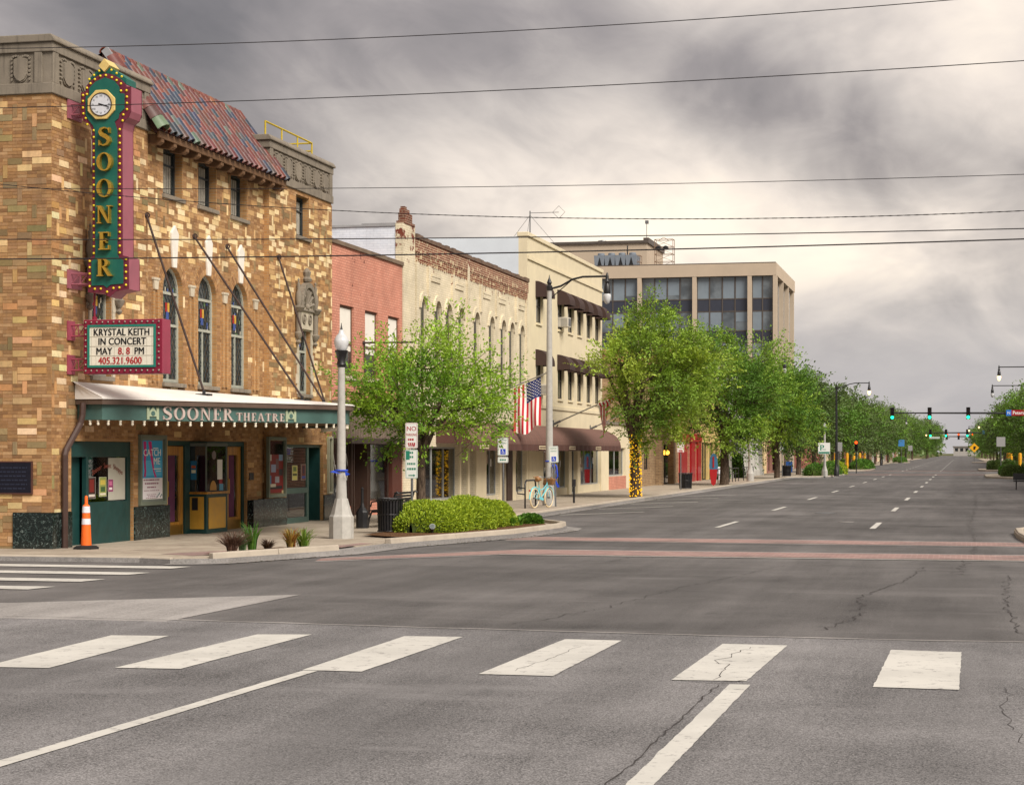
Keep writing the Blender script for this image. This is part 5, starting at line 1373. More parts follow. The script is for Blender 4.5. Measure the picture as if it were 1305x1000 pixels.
# ribbed metal fascia above the shopfront
m = MB(); RIBM = paint('taupe_ribbed_metal', (122, 108, 96), .55, .1, 2, .2)
m.box(XF, XF + .55, 50.15, 57.05, 2.3, 3.3); fb = m.build('fascia_box', RIBM, RB)
m = MB()
for k_ in range(46): y = 50.17 + k_ * .15; m.box(XF + .55, XF + .58, y, y + .06, 2.32, 3.24)
m.box(XF, XF + .6, 50.1, 57.1, 3.24, 3.34); m.build('rib', RIBM, fb)
m = MB(); m.box(XF, XF + .62, 50.12, 57.08, 2.16, 2.3); m.build('fascia_trim', paint('dark_trim', (58, 48, 42), .5), RB)
BRN = paint('dark_brown_frame', (62, 44, 36), .5, .12, 4, .2)
for a, b, c_ in ((50.3, 52.1, .4), (53.9, 56.0, .5)):
    w = glazed(RB, XF, a, b, c_, 2.2, BRN, GLASS, .06, None, (), .1, 'shop_window')
    m = MB(); m.box(XF - .3, XF - .04, a, b, 0, c_); m.build('stall_riser', RBM, RB)
w = glazed(RB, XF, 52.4, 53.6, .12, 2.2, paint('red_brown_door', (110, 56, 40), .5), GLASS, .12, None, (), .6, 'shop_door')
for y in (52.12, 52.32, 53.62, 53.82): m = MB(); m.box(XF - .7, XF - .02, y, y + .07, .0, 2.3); m.build('post', BRN, RB)
m = MB(); m.box(XF - .3, XF, 56.05, 57.05, 0, 2.3); m.build('pier', paint('brown_pier', (78, 40, 30), .7), RB)
m = MB(); random.seed(2)    # white window decoration: zigzag frost pattern
for k_ in range(7):
    a = 50.45 + k_ * .24; zt_ = random.uniform(1.55, 2.05); m.prism([(XF - .124, a, zt_), (XF - .124, a + .05, zt_), (XF - .124, a + .22, zt_ - .4), (XF - .124, a + .17, zt_ - .4)], (.002, 0, 0)); m.prism([(XF - .124, a + .17, zt_ - .4), (XF - .124, a + .22, zt_ - .4), (XF - .124, a + .1, zt_ - .75), (XF - .124, a + .06, zt_ - .75)], (.0025, 0, 0))
m.build('window_decoration', WHITE, RB)

# ================================================================ cream brick building with red worn parapet
CB = thing('cream_brick_building', 'cream painted brick building with worn red parapet and narrow arched windows', 'building', (-20, 66, 0))
CBM = brick_mat('cream_painted_brick', (212, 201, 174), (220, 209, 184), (192, 180, 152), .22, .075, .007, worn=(118, 62, 48), wscale=3.0, wz=(7.2, 8.75), wamt=.16, grime=.22)
WBR = brick_mat('white_painted_brick', (218, 224, 235), (226, 231, 240), (206, 212, 224), .22, .075, .006, grime=.15)
AW = [59.17, 60.86, 62.24, 63.89, 66.05, 68.28, 70.12, 71.53, 73.27]
AWH = [(y, y + .72, 4.35, 6.86) for y in AW]
CSH = [(59.4, 63.9, .35, 2.1), (64.1, 65.0, .05, 2.1), (65.3, 66.2, .05, 2.1), (67.7, 69.8, .35, 2.1), (70.1, 71.0, .05, 2.1), (72.4, 74.3, .4, 2.1)]
w_ = shell(CB, 58.45, 74.62, 8.2, CBM, WBR, AWH + CSH, roof_drop=.3)
m = MB()
for a, b, c_, d in AWH: arch_fill(m, XF, .35, (a + b) / 2, .36, 6.5, 6.86, 8)
m.build('arch_heads', CBM, w_, kind='stuff')
RDB = brick_mat('exposed_red_brick', (112, 60, 48), (134, 76, 60), (196, 180, 150), .22, .075, .009, worn=(206, 190, 156), wscale=4.5, wz=(8.9, 8.2), wamt=.12, grime=.4)
# corbelled parapet: rows of little brick corbels
m = MB(); m.box(XF - .35, XF + .06, 58.45, 74.62, 8.2, 8.62); cp = m.build('parapet', RDB, CB)
m = MB()
for k_ in range(66):
    y = 58.6 + k_ * .243; m.box(XF, XF + .05, y, y + .11, 8.0, 8.2); m.box(XF, XF + .045, y + .01, y + .1, 7.9, 8.0)
m.build('corbel_row', RDB, cp, kind='stuff')
m = MB(); random.seed(8); y = 58.45
while y < 74.5:
    l_ = random.uniform(.3, .6); m.box(XF - .38, XF + .1, y + .003, min(y + l_, 74.62), 8.62, 8.72 + random.uniform(0, .05)); y += l_
m.build('coping', paint('soot_coping', (104, 84, 70), .95, .3, 3, .6, srgb(44, 38, 34)), CB)
for y in (58.5, 59.9, 62.95, 64.96, 66.87, 69.25, 72.5, 74.3):
    m = MB(); m.box(XF, XF + .07, y, y + .26, 6.9 if y not in (58.5, 64.96, 74.3) else 2.9, 7.9 if y not in (64.96,) else 8.62); m.build('pilaster', CBM, CB)
for y in (59.9, 62.95, 66.87, 69.25, 72.5):
    m = MB(); m.box(XF, XF + .04, y + .5, y + 1.6, 7.45, 7.6); m.box(XF, XF + .055, y + .5, y + 1.6, 7.6, 7.66); m.build('recessed_band', CBM, CB)
for i, (a, b, c_, d) in enumerate(AWH):
    w = glazed(CB, XF, a, b, c_, 6.85, paint('grey_sash', (112, 108, 98), .6) if i == 0 else MATS['grey_sash'], OLDGLASS, .07, 5.5, (), .09)
    n = 8; hd = MB()
    for k_ in range(n):
        t0, t1 = math.pi * k_ / n, math.pi * (k_ + 1) / n; yc = (a + b) / 2
        hd.prism([(XF, yc - rr * math.cos(tt), 6.5 + rr * math.sin(tt)) for rr, tt in ((.37, t0), (.55, t0), (.55, t1), (.37, t1))], (.05, 0, 0))
    hd.build('arch_hood', CBM, CB)
    m = MB(); m.box(XF - .15, XF + .07, a - .06, b + .06, c_ - .1, c_); m.build('sill', CBM, CB)
# end pier, ruined chimney and white party wall over the lower neighbour
m = MB(); m.box(XF - .22, XF + .03, 57.12, 58.44, 0, 8.95); m.build('end_pier', CBM, CB)
m = MB(); m.box(XF - .22, XF + .05, 57.2, 58.36, 8.95, 9.03); m.box(XF - .2, XF + .02, 57.35, 58.15, 9.03, 9.3); m.box(XF - .18, XF - .01, 57.4, 57.95, 9.3, 9.42); m.box(XF - .16, XF - .03, 57.45, 57.7, 9.42, 9.5); m.build('chimney', brick_mat('chimney_brick', (120, 64, 48), (92, 56, 46), (150, 130, 110), .22, .075, .01, grime=.6), CB)
m = MB(); m.box(-46, XF - .22, 57.14, 57.44, 0, 8.86); m.build('party_wall', WBR, CB)
m = MB(); random.seed(12); x_ = -46.0
while x_ < XF - .3: l_ = random.uniform(.4, 1.2); m.box(x_, min(x_ + l_, XF - .23), 57.1, 57.5, 8.86, 8.9 + random.uniform(0, .06)); x_ += l_
m.build('party_wall_coping', paint('old_coping', (150, 150, 152), .9, .2, 2, .4), CB)
# shopfront pieces
CRM = paint('cream_render', (216, 204, 174), .75, .07, 1.5, .14, srgb(160, 142, 108), streak=True)
for a, b in ((58.47, 59.4), (63.9, 64.1), (65.0, 65.3), (66.2, 67.7), (69.8, 70.1), (71.9, 72.4), (74.3, 74.62)):
    m = MB(); m.box(XF, XF + .06, a + .01, b - .01, .02, 2.35); m.build('shop_pilaster', CRM, CB, bevel=.01)
GREYF = paint('grey_frame', (150, 152, 150), .5)
glazed(CB, XF, 59.4, 63.9, .35, 2.1, GREYF, GLASS, .06, None, (60.9, 62.4), .12, 'shop_window')
glazed(CB, XF, 67.7, 69.8, .35, 2.1, GREYF, GLASS, .06, None, (68.9,), .12, 'shop_window')
m = MB(); m.box(XF, XF + .05, 71.02, 71.88, .02, 2.35); m.build('dark_panel', BRN, CB)
glazed(CB, XF, 72.4, 74.3, .4, 2.1, GREYF, GLASS, .06, None, (), .12, 'shop_window')
glazed(CB, XF, 64.1, 65.0, .05, 2.1, GREYF, GLASS, .1, None, (), .2, 'shop_door')
glazed(CB, XF, 65.3, 66.2, .05, 2.1, GREYF, GLASS, .1, None, (), .2, 'shop_door')
glazed(CB, XF, 70.1, 71.0, .05, 2.1, BRN, GLASS, .1, None, (), .3, 'shop_door')

# ================================================================ tall cream building with dome awnings
CC = thing('cream_awning_building', 'cream three-storey building with rows of small brown window awnings', 'building', (-20, 83, 0))
U3 = [76.3, 80.6, 82.8, 84.9, 87.1, 89.2]; HW = .95
W3 = [(y, y + HW, 7.15, 8.5) for y in U3]; W2 = [(y, y + HW, 4.2, 5.75) for y in U3]
SH2 = [(77.4, 79.9, .4, 2.1), (80.3, 82.6, .4, 2.1), (83.3, 84.6, .05, 2.1), (85.3, 90.4, .45, 2.1)]
shell(CC, 74.64, 91.0, 10.45, CRM, paint('pale_blue_render', (206, 214, 222), .8, .05, 1, .12), W3 + W2 + SH2, roof_drop=.5)
m = MB(); m.box(XF - .4, XF + .07, 74.6, 91.04, 10.45, 10.62); m.build('coping', CRM, CC, bevel=.02)
m = MB(); m.box(XF, XF + .06, 74.66, 90.98, 9.55, 9.63); m.box(XF, XF + .04, 74.66, 90.98, 9.63, 9.7); m.build('string_course', CRM, CC)
m = MB(); m.box(XF, XF + .05, 74.66, 90.98, 3.72, 3.86); m.build('string_course', CRM, CC)
DSH = paint('dark_sash_brown', (74, 66, 58), .6)
BRA = paint('brown_awning_fabric', (62, 45, 41), .8, .12, 3, .22)
for lst in (W3, W2):
    for a, b, c_, d in lst:
        glazed(CC, XF, a, b, c_, d, DSH, OLDGLASS, .06, (c_ + d) / 2, (), .04)
        m = MB(); m.box(XF - .1, XF + .06, a - .05, b + .05, c_ - .09, c_); m.build('sill', CRM, CC)
        for y in ((b + .05, b + .18), ): m = MB(); m.box(XF, XF + .05, y[0], y[1], c_ - .05, d); m.build('window_trim', CRM, CC)
        # quarter-round awning with closed ends
        m = MB(); n = 7; r = .55; top = d + .32; prof = [(XF + .002 + r * math.sin(math.pi / 2 * k_ / n), top - r * (1 - math.cos(math.pi / 2 * k_ / n))) for k_ in range(n + 1)] + [(XF + .002 + r, top - r - .1)]
        y0, y1 = a - .12, b + .12
        for (xa, za), (xb, zb_) in zip(prof, prof[1:]): m.add([(xa, y0, za), (xb, y0, zb_), (xb, y1, zb_), (xa, y1, za)], [(0, 1, 2, 3)])
        for y in (y0, y1): m.add([(XF + .002, y, top - r - .1)] + [(x_, y, z_) for x_, z_ in prof], [tuple(range(len(prof) + 1))])
        aw = m.build('awning', BRA, CC)
        sd_ = aw.modifiers.new('thickness', 'SOLIDIFY'); sd_.thickness = .012
for y, z in ((80.75, 7.25), (76.5, 4.25)):
    m = MB(); m.box(XF - .2, XF + .42, y, y + .62, z, z + .42); ac = m.build('window_unit', paint('beige_metal', (196, 190, 178), .5), CC, bevel=.02)
    m = MB()
    for k_ in range(7): m.box(XF + .1, XF + .38, y - .006, y + .001, z + .05 + k_ * .05, z + .07 + k_ * .05)
    for k_ in range(8): m.box(XF + .42, XF + .428, y + .05 + k_ * .066, y + .08 + k_ * .066, z + .05, z + .37)
    m.build('grille', STEEL, ac)
for a, b in ((74.7, 77.38), (79.92, 80.28), (82.62, 83.28), (84.62, 85.28), (90.42, 90.98)):
    m = MB(); m.box(XF, XF + .07, a, b, .02, 2.5); m.build('shop_pilaster', CRM, CC, bevel=.01)
for a, b, c_, d in SH2:
    sp = tuple(a + (b - a) * k_ / 3 for k_ in (1, 2)) if b - a > 2.4 else ((a + b) / 2,) if b - a > 1.5 else ()
    glazed(CC, XF, a, b, c_, d, GREYF, GLASS, .06 if c_ > .2 else .12, None, sp, .1, 'shop_window' if c_ > .2 else 'shop_door')
m = MB()
for y, z in ((69.0, 1.4), (72.1, 1.4), (78.6, 1.3), (81.6, 1.3), (86.2, 1.4), (89.2, 1.4)): m.box(XF - .12, XF - .115, y, y + .12, z, z + .28)
m.build('window_notice', WHITE, CC)
# long shared awning
LA = thing('long_awning', 'long rounded brown fabric awning above the cream shopfronts', 'awning', (-16.2, 75, 2))
m = MB(); n = 9; ya, yb_ = 61.0, 89.3; top, frx, frz = 3.0, XF + 1.2, 2.22
prof = [(XF + .01 + 1.19 * math.sin(math.pi / 2 * k_ / n), frz + (top - frz) * math.cos(math.pi / 2 * k_ / n)) for k_ in range(n + 1)]
nb = 66
for j in range(nb):
    y0, y1 = ya + (yb_ - ya) * j / nb, ya + (yb_ - ya) * (j + 1) / nb
    for (xa, za), (xb, zb_) in zip(prof, prof[1:]):
        ym = (y0 + y1) / 2; s_ = .02
        m.add([(xa, y0, za), (xb, y0, zb_), (xb - s_ * .6, ym, zb_ - s_), (xa - s_ * .6, ym, za - s_)], [(0, 1, 2, 3)]); m.add([(xa - s_ * .6, ym, za - s_), (xb - s_ * .6, ym, zb_ - s_), (xb, y1, zb_), (xa, y1, za)], [(0, 1, 2, 3)])
m.build('canopy', paint('faded_brown_canvas', (106, 78, 69), .85, .14, 1.6, .28, srgb(70, 46, 42)), LA)
m = MB()
for j in range(140):
    y0, y1 = ya + (yb_ - ya) * j / 140, ya + (yb_ - ya) * (j + 1) / 140; d0, d1 = .012 * math.sin(j * 1.3), .012 * math.sin((j + 1) * 1.3)
    m.add([(frx + d0, y0, frz), (frx + d1, y1, frz), (frx + d1 * 2, y1, 1.98 + .012 * (j % 2)), (frx + d0 * 2, y0, 1.98 + .012 * ((j + 1) % 2))], [(0, 1, 2, 3)])
vo = m.build('valance', paint('valance_brown', (84, 56, 49), .85, .12, 2, .2), LA); sm = vo.modifiers.new('thickness', 'SOLIDIFY'); sm.thickness = .008
for y in (ya, yb_): m = MB(); m.add([(XF + .01, y, frz)] + [(x_, y, z_) for x_, z_ in prof], [tuple(range(len(prof) + 1))]); m.build('end_cheek', MATS['valance_brown'], LA)
for y in (62.0, 71.2, 77.0, 82.8):
    mm = MB(); mm.box(frx + .03, frx + .036, y, y + 1.25, 2.04, 2.17, srgb(206, 192, 160) + (1,))
    u = y + .08
    while u < y + 1.15: l_ = random.uniform(.05, .11); mm.box(frx + .035, frx + .039, u, u + l_ * .7, 2.075, 2.135, srgb(92, 66, 56) + (1,)); u += l_
    mm.build('name_panel', PRINT, LA, cols=True)

# ================================================================ shops further along the left side
def shop(name, label, y0, y1, h_, mat, openings, xf=XF, frame=None, parapet=None, back=-40):
    b = thing(name, label, 'building', (xf - 4, (y0 + y1) / 2, 0))
    m = MB(); wall_holes(m, xf, .3, y0, y1, 0, h_, openings); m.build('wall', mat, b)
    m = MB(); m.box(back, xf - .3, y0, y0 + .25, 0, h_); m.box(back, xf - .3, y1 - .25, y1, 0, h_); m.box(back, xf - .3, y0 + .25, y1 - .25, h_ - .6, h_ - .4); m.build('side_wall', mat, b)
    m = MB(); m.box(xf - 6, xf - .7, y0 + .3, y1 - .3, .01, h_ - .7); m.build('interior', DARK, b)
    m = MB(); m.box(xf - .35, xf + .08, y0, y1, h_, h_ + .14); m.build('coping', parapet or STONE, b)
    for (a, c_, z0, z1) in openings: glazed(b, xf, a, c_, z0, z1, frame or BRN, GLASS, .08, None, ((a + c_) / 2,) if c_ - a > 2 else (), .15)
    return b
b = shop('cream_annex', 'low cream shop annex with red brick under its window, behind the lit tree trunk', 91.02, 99.4, 3.3, CRM, [(92.8, 97.6, .75, 2.15)], frame=GREYF)
m = MB(); m.box(XF, XF + .03, 92.8, 97.6, .02, .75); m.build('brick_riser', RBM, b)
TAN = brick_mat('tan_rough_brick', (150, 122, 92), (172, 146, 112), (128, 108, 88), .3, .09, .012, grime=.3)
b = shop('tan_brick_shop', 'tan rough-brick shop with dark recessed doorway and lit yellow wall lamps', 99.42, 116.3, 6.6, TAN, [(103.5, 105.6, 1.0, 2.2), (109.0, 115.4, .1, 2.4)], frame=BLACK)
for y in (107.6, 112.2):
    m = MB(); m.box(XF, XF + .35, y, y + .7, 0, 2.6); m.build('pier', TAN, b)
for y in (110.0, 111.2):
    wl_ = MB(); wl_.ball((XF + .12, y, 1.92), .13, 8, 6); wl_.build('wall_lamp', plain('lit_yellow_lamp', (255, 176, 60), .4, 0, .4, 1.6) if 'lit_yellow_lamp' not in MATS else MATS['lit_yellow_lamp'], b)
SAL = brick_mat('salmon_brick', (170, 98, 78), (186, 116, 92), (176, 150, 130), .22, .075, .01, grime=.2)
REDG = paint('gloss_red', (150, 22, 30), .35, .1, 3, .15)
b = shop('red_front_shop', 'salmon brick shop with bright red panelled entrance behind the trees', 116.32, 126.6, 8.2, SAL, [(118.2, 119.6, 4.3, 6.2), (122, 123.4, 4.3, 6.2), (119.5, 121.5, .1, 2.3), (123.5, 124.6, .1, 2.3)], frame=REDG)
m = MB(); m.box(XF, XF + .12, 116.8, 119.4, .05, 2.6); m.box(XF, XF + .12, 121.6, 123.4, .05, 2.6); m.box(XF, XF + .12, 124.7, 126.3, .05, 2.6); m.box(XF, XF + .16, 116.5, 126.4, 2.6, 3.1); m.build('red_surround', REDG, b)
b = shop('dark_front_shop', 'narrow shop with dark glazed front and ochre posts, past the red entrance', 126.62, 137.4, 7.0, paint('dark_cream', (196, 170, 110), .8), [(127.4, 130.6, .1, 2.6), (131.4, 134.0, .1, 2.6), (134.6, 136.6, .1, 2.6)], frame=BLACK)
GST = paint('grey_stone', (168, 166, 160), .8, .1, 2, .25)
b = shop('grey_column_building', 'pale grey stone building with a row of columns along the pavement', 137.42, 160.8, 8.0, GST, [(139 + 3.5 * k_, 141 + 3.5 * k_, .8, 3.2) for k_ in range(6)], frame=STEEL)
for k_ in range(8):
    m = MB(); m.lathe([(.42, 0), (.42, .5), (.33, .55), (.3, .7), (.27, 3.1), (.36, 3.2), (.36, 3.4)], (XF + .45, 138.2 + k_ * 3.1, .05), 12); m.build('column', GST, b, smooth=True)
m = MB(); m.box(XF, XF + .9, 137.5, 160.6, 3.45, 4.3); m.build('entablature', GST, b)
shop('cream_corner_shop', 'narrow cream stucco shop beside the grey columned building', 160.82, 171.0, 6.0, paint('warm_cream', (214, 190, 146), .8), [(162, 164.5, .3, 2.4), (166, 168.5, .3, 2.4)])
shop('brown_brick_shop', 'reddish brown brick corner shop at the far end of the near block', 171.02, 181.4, 6.6, brick_mat('brown_red_brick', (134, 80, 68), (150, 96, 80), (150, 130, 120), .22, .075, .01), [(172.5, 175, .3, 2.5), (176.5, 180, .3, 2.5)])
# ---- far row on the left, and the right-hand side
FARM = [brick_mat('far_red_brick', (138, 72, 62), (152, 88, 74), (160, 140, 128), .22, .075, .01), paint('far_cream', (206, 192, 164), .85), brick_mat('far_brown_brick', (120, 92, 74), (140, 108, 86), (150, 134, 118), .22, .075, .01), paint('far_grey', (164, 160, 154), .85)]
words_ = ['red brick', 'cream stucco', 'brown brick', 'grey stucco']
random.seed(14); y = 226.0; k_ = 0
while y < 520:
    w = random.uniform(11, 17); h_ = random.uniform(4.5, 7.2)
    ops = [(y + .8 + 3.2 * j, y + 3.1 + 3.2 * j, .3, 2.5) for j in range(int((w - 1) / 3.2))]
    shop('far_shop', '%s shop front on the left, %s beyond the traffic lights' % (words_[k_ % 4], ['first', 'second', 'third', 'fourth', 'fifth', 'sixth', 'seventh', 'eighth', 'ninth', 'tenth', '11th', '12th', '13th', '14th', '15th', '16th', '17th', '18th', '19th', '20th', '21st', '22nd', '23rd', '24th'][k_]), y, y + w - .02, h_, FARM[k_ % 4], ops)
    y += w; k_ += 1
def right_shop(y0, y1, h_, mat, label, xf=9.2):
    b = thing('opposite_shop', label, 'building', (xf + 4, (y0 + y1) / 2, 0)); n = int((y1 - y0) / 3.4)
    m = MB()
    ops = [(y0 + .8 + 3.4 * j, y0 + 3.2 + 3.4 * j, .4, 2.5) for j in range(n)] + ([(y0 + 1.2 + 3.4 * j, y0 + 2.6 + 3.4 * j, 4.2, 6.0) for j in range(n)] if h_ > 7 else [])
    wall_holes(m, xf + .3, .3, y0, y1, 0, h_, ops); m.build('wall', mat, b)
    m = MB(); m.box(xf + .3, xf + 24, y0, y0 + .3, 0, h_); m.box(xf + .3, xf + 24, y1 - .3, y1, 0, h_); m.box(xf + .3, xf + 24, y0 + .3, y1 - .3, h_ - .6, h_ - .4); m.build('side_wall', mat, b)
    for o_ in ops: m = MB(); m.box(xf + .12, xf + .16, *o_); m.build('window', GLASS_D, b)
for i, (y0, y1, h_, k_) in enumerate(((53, 70, 8.5, 0), (70.02, 88, 7.6, 1), (88.02, 112, 9.0, 2), (112.02, 130, 6.5, 0), (130.02, 160, 8.4, 3))):
    right_shop(y0, y1, h_, FARM[k_], ['tall red brick building across the street, opposite the salmon red shop', 'cream stucco building across the street, opposite the awninged shops', 'long brown brick building across the street', 'low red brick building across the street, in the middle of its row', 'grey stucco building across the street, by the right-hand hedges'][i])
for i, (y0, y1, h_, k_) in enumerate(((236, 262, 6, 2), (262.02, 290, 7, 0), (290.02, 330, 5.5, 1), (330.02, 368, 6.5, 2), (396, 440, 6, 0))):
    right_shop(y0, y1, h_, FARM[k_], ['brown brick shop right of the street, first past the traffic lights', 'red brick shop right of the street, second past the traffic lights', 'cream shop right of the street, third past the traffic lights', 'brown brick shop right of the street, fourth past the traffic lights', 'red brick shop right of the street, farthest of its row'][i])

# ================================================================ office block
OB = thing('office_building', 'six-storey concrete framed office block with dark ribbon windows', 'building', (-40, 212, 0))
CONO = paint('warm_precast_concrete', (184, 168, 148), .8, .06, .6, .12); MUL = paint('bronze_mullion', (84, 76, 70), .5)
t = NT('office_glass'); c = t.mix(t.rng(t.noise(.5, 3), .35, .65), (.06, .075, .09), (.16, .19, .215)); OGL = t.done(c, .08, 0, .5)
SPAN = paint('slate_spandrel', (54, 58, 70), .35, .1, 2, .1)
OX0, OX1, OY0, OY1, OT = -66.0, -18.8, 203.0, 226.0, 21.7
m = MB(); m.box(OX0, OX1, OY0, OY1, 20.42, OT); m.build('roof_beam', CONO, OB)
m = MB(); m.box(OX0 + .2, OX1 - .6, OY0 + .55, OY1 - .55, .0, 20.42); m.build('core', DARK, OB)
m = MB(); m.box(OX0 + .1, OX1 - .1, OY0 + .1, OY1 - .1, OT, OT + .12); m.build('roof_edge', MUL, OB)
cols_x = [-18.95 - .0, -21.6] + [-27.4 - 5.85 * k_ for k_ in range(7)]
for x_ in cols_x:
    m = MB(); m.box(x_ - .22, x_ + .15 if x_ > -19 else x_ + .22, OY0 + .02, OY0 + .5, 0, 20.42); m.build('column', CONO, OB)
for k_ in range(4):
    y = OY0 + 1.2 + k_ * 6.8; m = MB(); m.box(OX1 - .5, OX1 - .02, y, y + .55, 0, 20.42); m.build('column', CONO, OB)
levels = [(18.06, 20.42, 16.75), (14.7, 16.75, 13.45), (11.35, 13.45, 10.1), (8.0, 10.1, 6.75)]
zlow = 0
bays = [(-27.18, -21.82, 4), (-33.03, -27.62, 4), (-38.88, -33.47, 4), (-44.7, -39.3, 4), (-21.38, -19.2, 2)]
yg = OY0 + .5
for (xa, xb, n) in bays:
    for (z0, z1, zs) in levels:
        for j in range(n):
            a, b_ = xa + (xb - xa) * j / n, xa + (xb - xa) * (j + 1) / n
            m = MB(); m.box(a + .06, b_ - .06, yg, yg + .04, z0 + .05, z1 - .06); m.build('window', OGL, OB)
            m = MB(); m.box(a + .06, b_ - .06, yg, yg + .04, zs + .05, z0 - .05); m.build('spandrel_panel', SPAN, OB)
    m = MB()
    for j in range(n + 1): xx = xa + (xb - xa) * j / n; m.box(xx - .06, xx + .06, yg - .05, yg + .05, 0, 20.42)
    for (z0, z1, zs) in levels:
        for z in (z0, zs): m.box(xa + .06, xb - .06, yg - .03, yg + .05, z - .05, z + .05)
    m.build('mullion', MUL, OB)
m = MB(); m.box(OX0 + .2, -44.9, yg, yg + .05, 0, 20.4); m.box(-44.8, -19, yg + .01, yg + .05, 0, 6.7); m.box(OX1 - .6, OX1 - .55, OY0 + .6, OY1 - .5, 0, 20.4); m.build('curtain_wall', OGL, OB)
random.seed(31)      # blinds drawn behind some of the panes
BLI = paint('office_blind', (120, 132, 142), .6, .1, 1, .1)
for (xa, xb, n) in bays:
    for (z0, z1, zs) in levels[:3]:
        for j in range(n):
            if random.random() < .55:
                a, b_ = xa + (xb - xa) * j / n, xa + (xb - xa) * (j + 1) / n; m = MB(); m.box(a + .08, b_ - .08, yg - .004, yg - .001, z0 + random.choice((.06, .06, .5, 1.0)), z1 - .08); m.build('blind', BLI, OB)
ph = MB(); ph.box(-46, -34.2, 214, 226, OT, 25.3); ph = ph.build('penthouse', CONO, OB)
m = MB(); m.box(-46.2, -34.0, 213.8, 226, 25.3, 25.6); m.box(-34.6, -34.0, 214, 226, 25.6, 25.9); m.build('penthouse_roof', MUL, ph)
m = MB(); m.lathe([(.5, 25.6), (.6, 25.8), (.5, 26.2), (.1, 26.3)], (-40.2, 219, 0), 10); m.build('roof_vent', STEEL, ph)
for k_ in range(4):
    x_ = -38.6 + k_ * 1.15
    m = MB(); m.prism([(x_, 206, OT), (x_ + .95, 206, OT), (x_ + 1.08, 206, 23.2), (x_ - .1, 206, 23.2)], (0, 3, 0)); m.lathe([(.38, 0), (.38, .3), (.3, .35)], (x_ + .48, 207.2, 23.2), 12)
    ch_ = m.build('chiller_unit', paint('chiller_blue_grey', (120, 128, 138), .5, .1, 2, .2) if k_ == 0 else MATS['chiller_blue_grey'], OB)
    m = MB(); m.prism([(x_ + .2, 205.98, OT + .05), (x_ + .85, 205.98, OT + .05), (x_ + .52, 205.98, 23.0)], (0, .015, 0)); m.build('coil', BLACK, ch_)
def lattice(parent, x0, x1, y, z0, z1, n, mat, name):
    m = MB()
    for x_ in (x0, x1):
        for yy in (y, y + 1.2): m.tube([(x_, yy, z0), (x_, yy, z1)], .035, 5)
    for k_ in range(n + 1):
        z = z0 + (z1 - z0) * k_ / n
        for yy in (y, y + 1.2): m.tube([(x0, yy, z), (x1, yy, z)], .03, 5)
        for x_ in (x0, x1): m.tube([(x_, y, z), (x_, y + 1.2, z)], .03, 5)
        if k_ < n: zz_ = z0 + (z1 - z0) * (k_ + 1) / n; m.tube([(x0, y, z), (x1, y, zz_)], .02, 5); m.tube([(x1, y, z), (x0, y, zz_)], .02, 5)
    return m.build(name, mat, parent)
AN = thing('antenna_frame', 'rusty lattice antenna frame standing on the office roof', 'antenna', (-31, 208, OT))
RU = paint('rusty_steel', (140, 116, 96), .7, .15, 3, .3)
lattice(AN, -32.4, -30.4, 208, OT + .1, 25.0, 4, RU, 'frame'); m = MB(); m.tube([(-31.9, 208, 24.9), (-31.4, 208, 25.2), (-30.9, 208, 24.9)], .03, 5); m.build('top_bar', RU, AN)
for x_ in (-32.0, -31.2): m = MB(); m.lathe([(.28, 0), (.3, .18), (.1, .3)], (x_, 208, 24.0), 10); m.build('dish', BLACK, AN)
A2 = thing('roof_scaffold', 'short lattice frame with a pole beside the office penthouse', 'antenna', (-35, 207, OT)); lattice(A2, -35.6, -33.8, 206.8, OT + .1, 23.2, 2, RU, 'frame'); m = MB(); m.tube([(-35.2, 207, OT), (-35.2, 207, 24.3)], .07, 6); m.build('pole', BLACK, A2)
A3 = thing('roof_mast', 'thin mast with a small floodlight on the penthouse corner', 'mast', (-34.3, 214.5, 25.6)); m = MB(); m.tube([(-34.3, 214.5, 25.58), (-34.3, 214.5, 27.6)], .035, 5); m.build('pole', STEEL, A3); m = MB(); m.box(-34.45, -34.1, 214.3, 214.7, 27.5, 27.85); m.build('floodlight', STEEL, A3)
A4 = thing('guyed_mast', 'guyed whip antenna on the tall cream building roof', 'antenna', (-20, 90, 10.0)); m = MB(); m.tube([(-20, 90, 9.95), (-20, 90, 13.4)], .03, 5); m.tube([(-20, 90, 13.3), (-19.2, 90, 13.3), (-18.6, 90, 13.3)], .015, 5); m.tube([(-18.6, 90, 13.0), (-18.3, 90, 13.3), (-18.6, 90, 13.6), (-18.9, 90, 13.3), (-18.6, 90, 13.0)], .012, 5); m.build('pole', STEEL, A4)
m = MB(); m.tube([(-20, 90, 13.2), (-17.2, 90, 9.98)], .008, 4); m.tube([(-20, 90, 13.2), (-22.5, 90, 9.98)], .008, 4); m.tube([(-20, 90, 13.2), (-20, 88, 9.98)], .008, 4); m.build('guy_wire', BLACK, A4)

# ================================================================ end of the street
DB = thing('distant_building', 'pale distant building closing the far end of the street', 'building', (2, 1260, 0))
m = MB(); m.box(-5, 9, 1250, 1275, 0, 5.5); m.build('wall', FARM[3], DB); m = MB(); m.box(-5.5, 9.5, 1249.5, 1275.5, 5.5, 6.2); m.build('roof', ROOFM, DB)
for k_ in range(4): m = MB(); m.box(-4 + k_ * 3.2, -2.2 + k_ * 3.2, 1249.9, 1250.1, 3.0, 4.8); m.build('window', GLASS_D, DB)

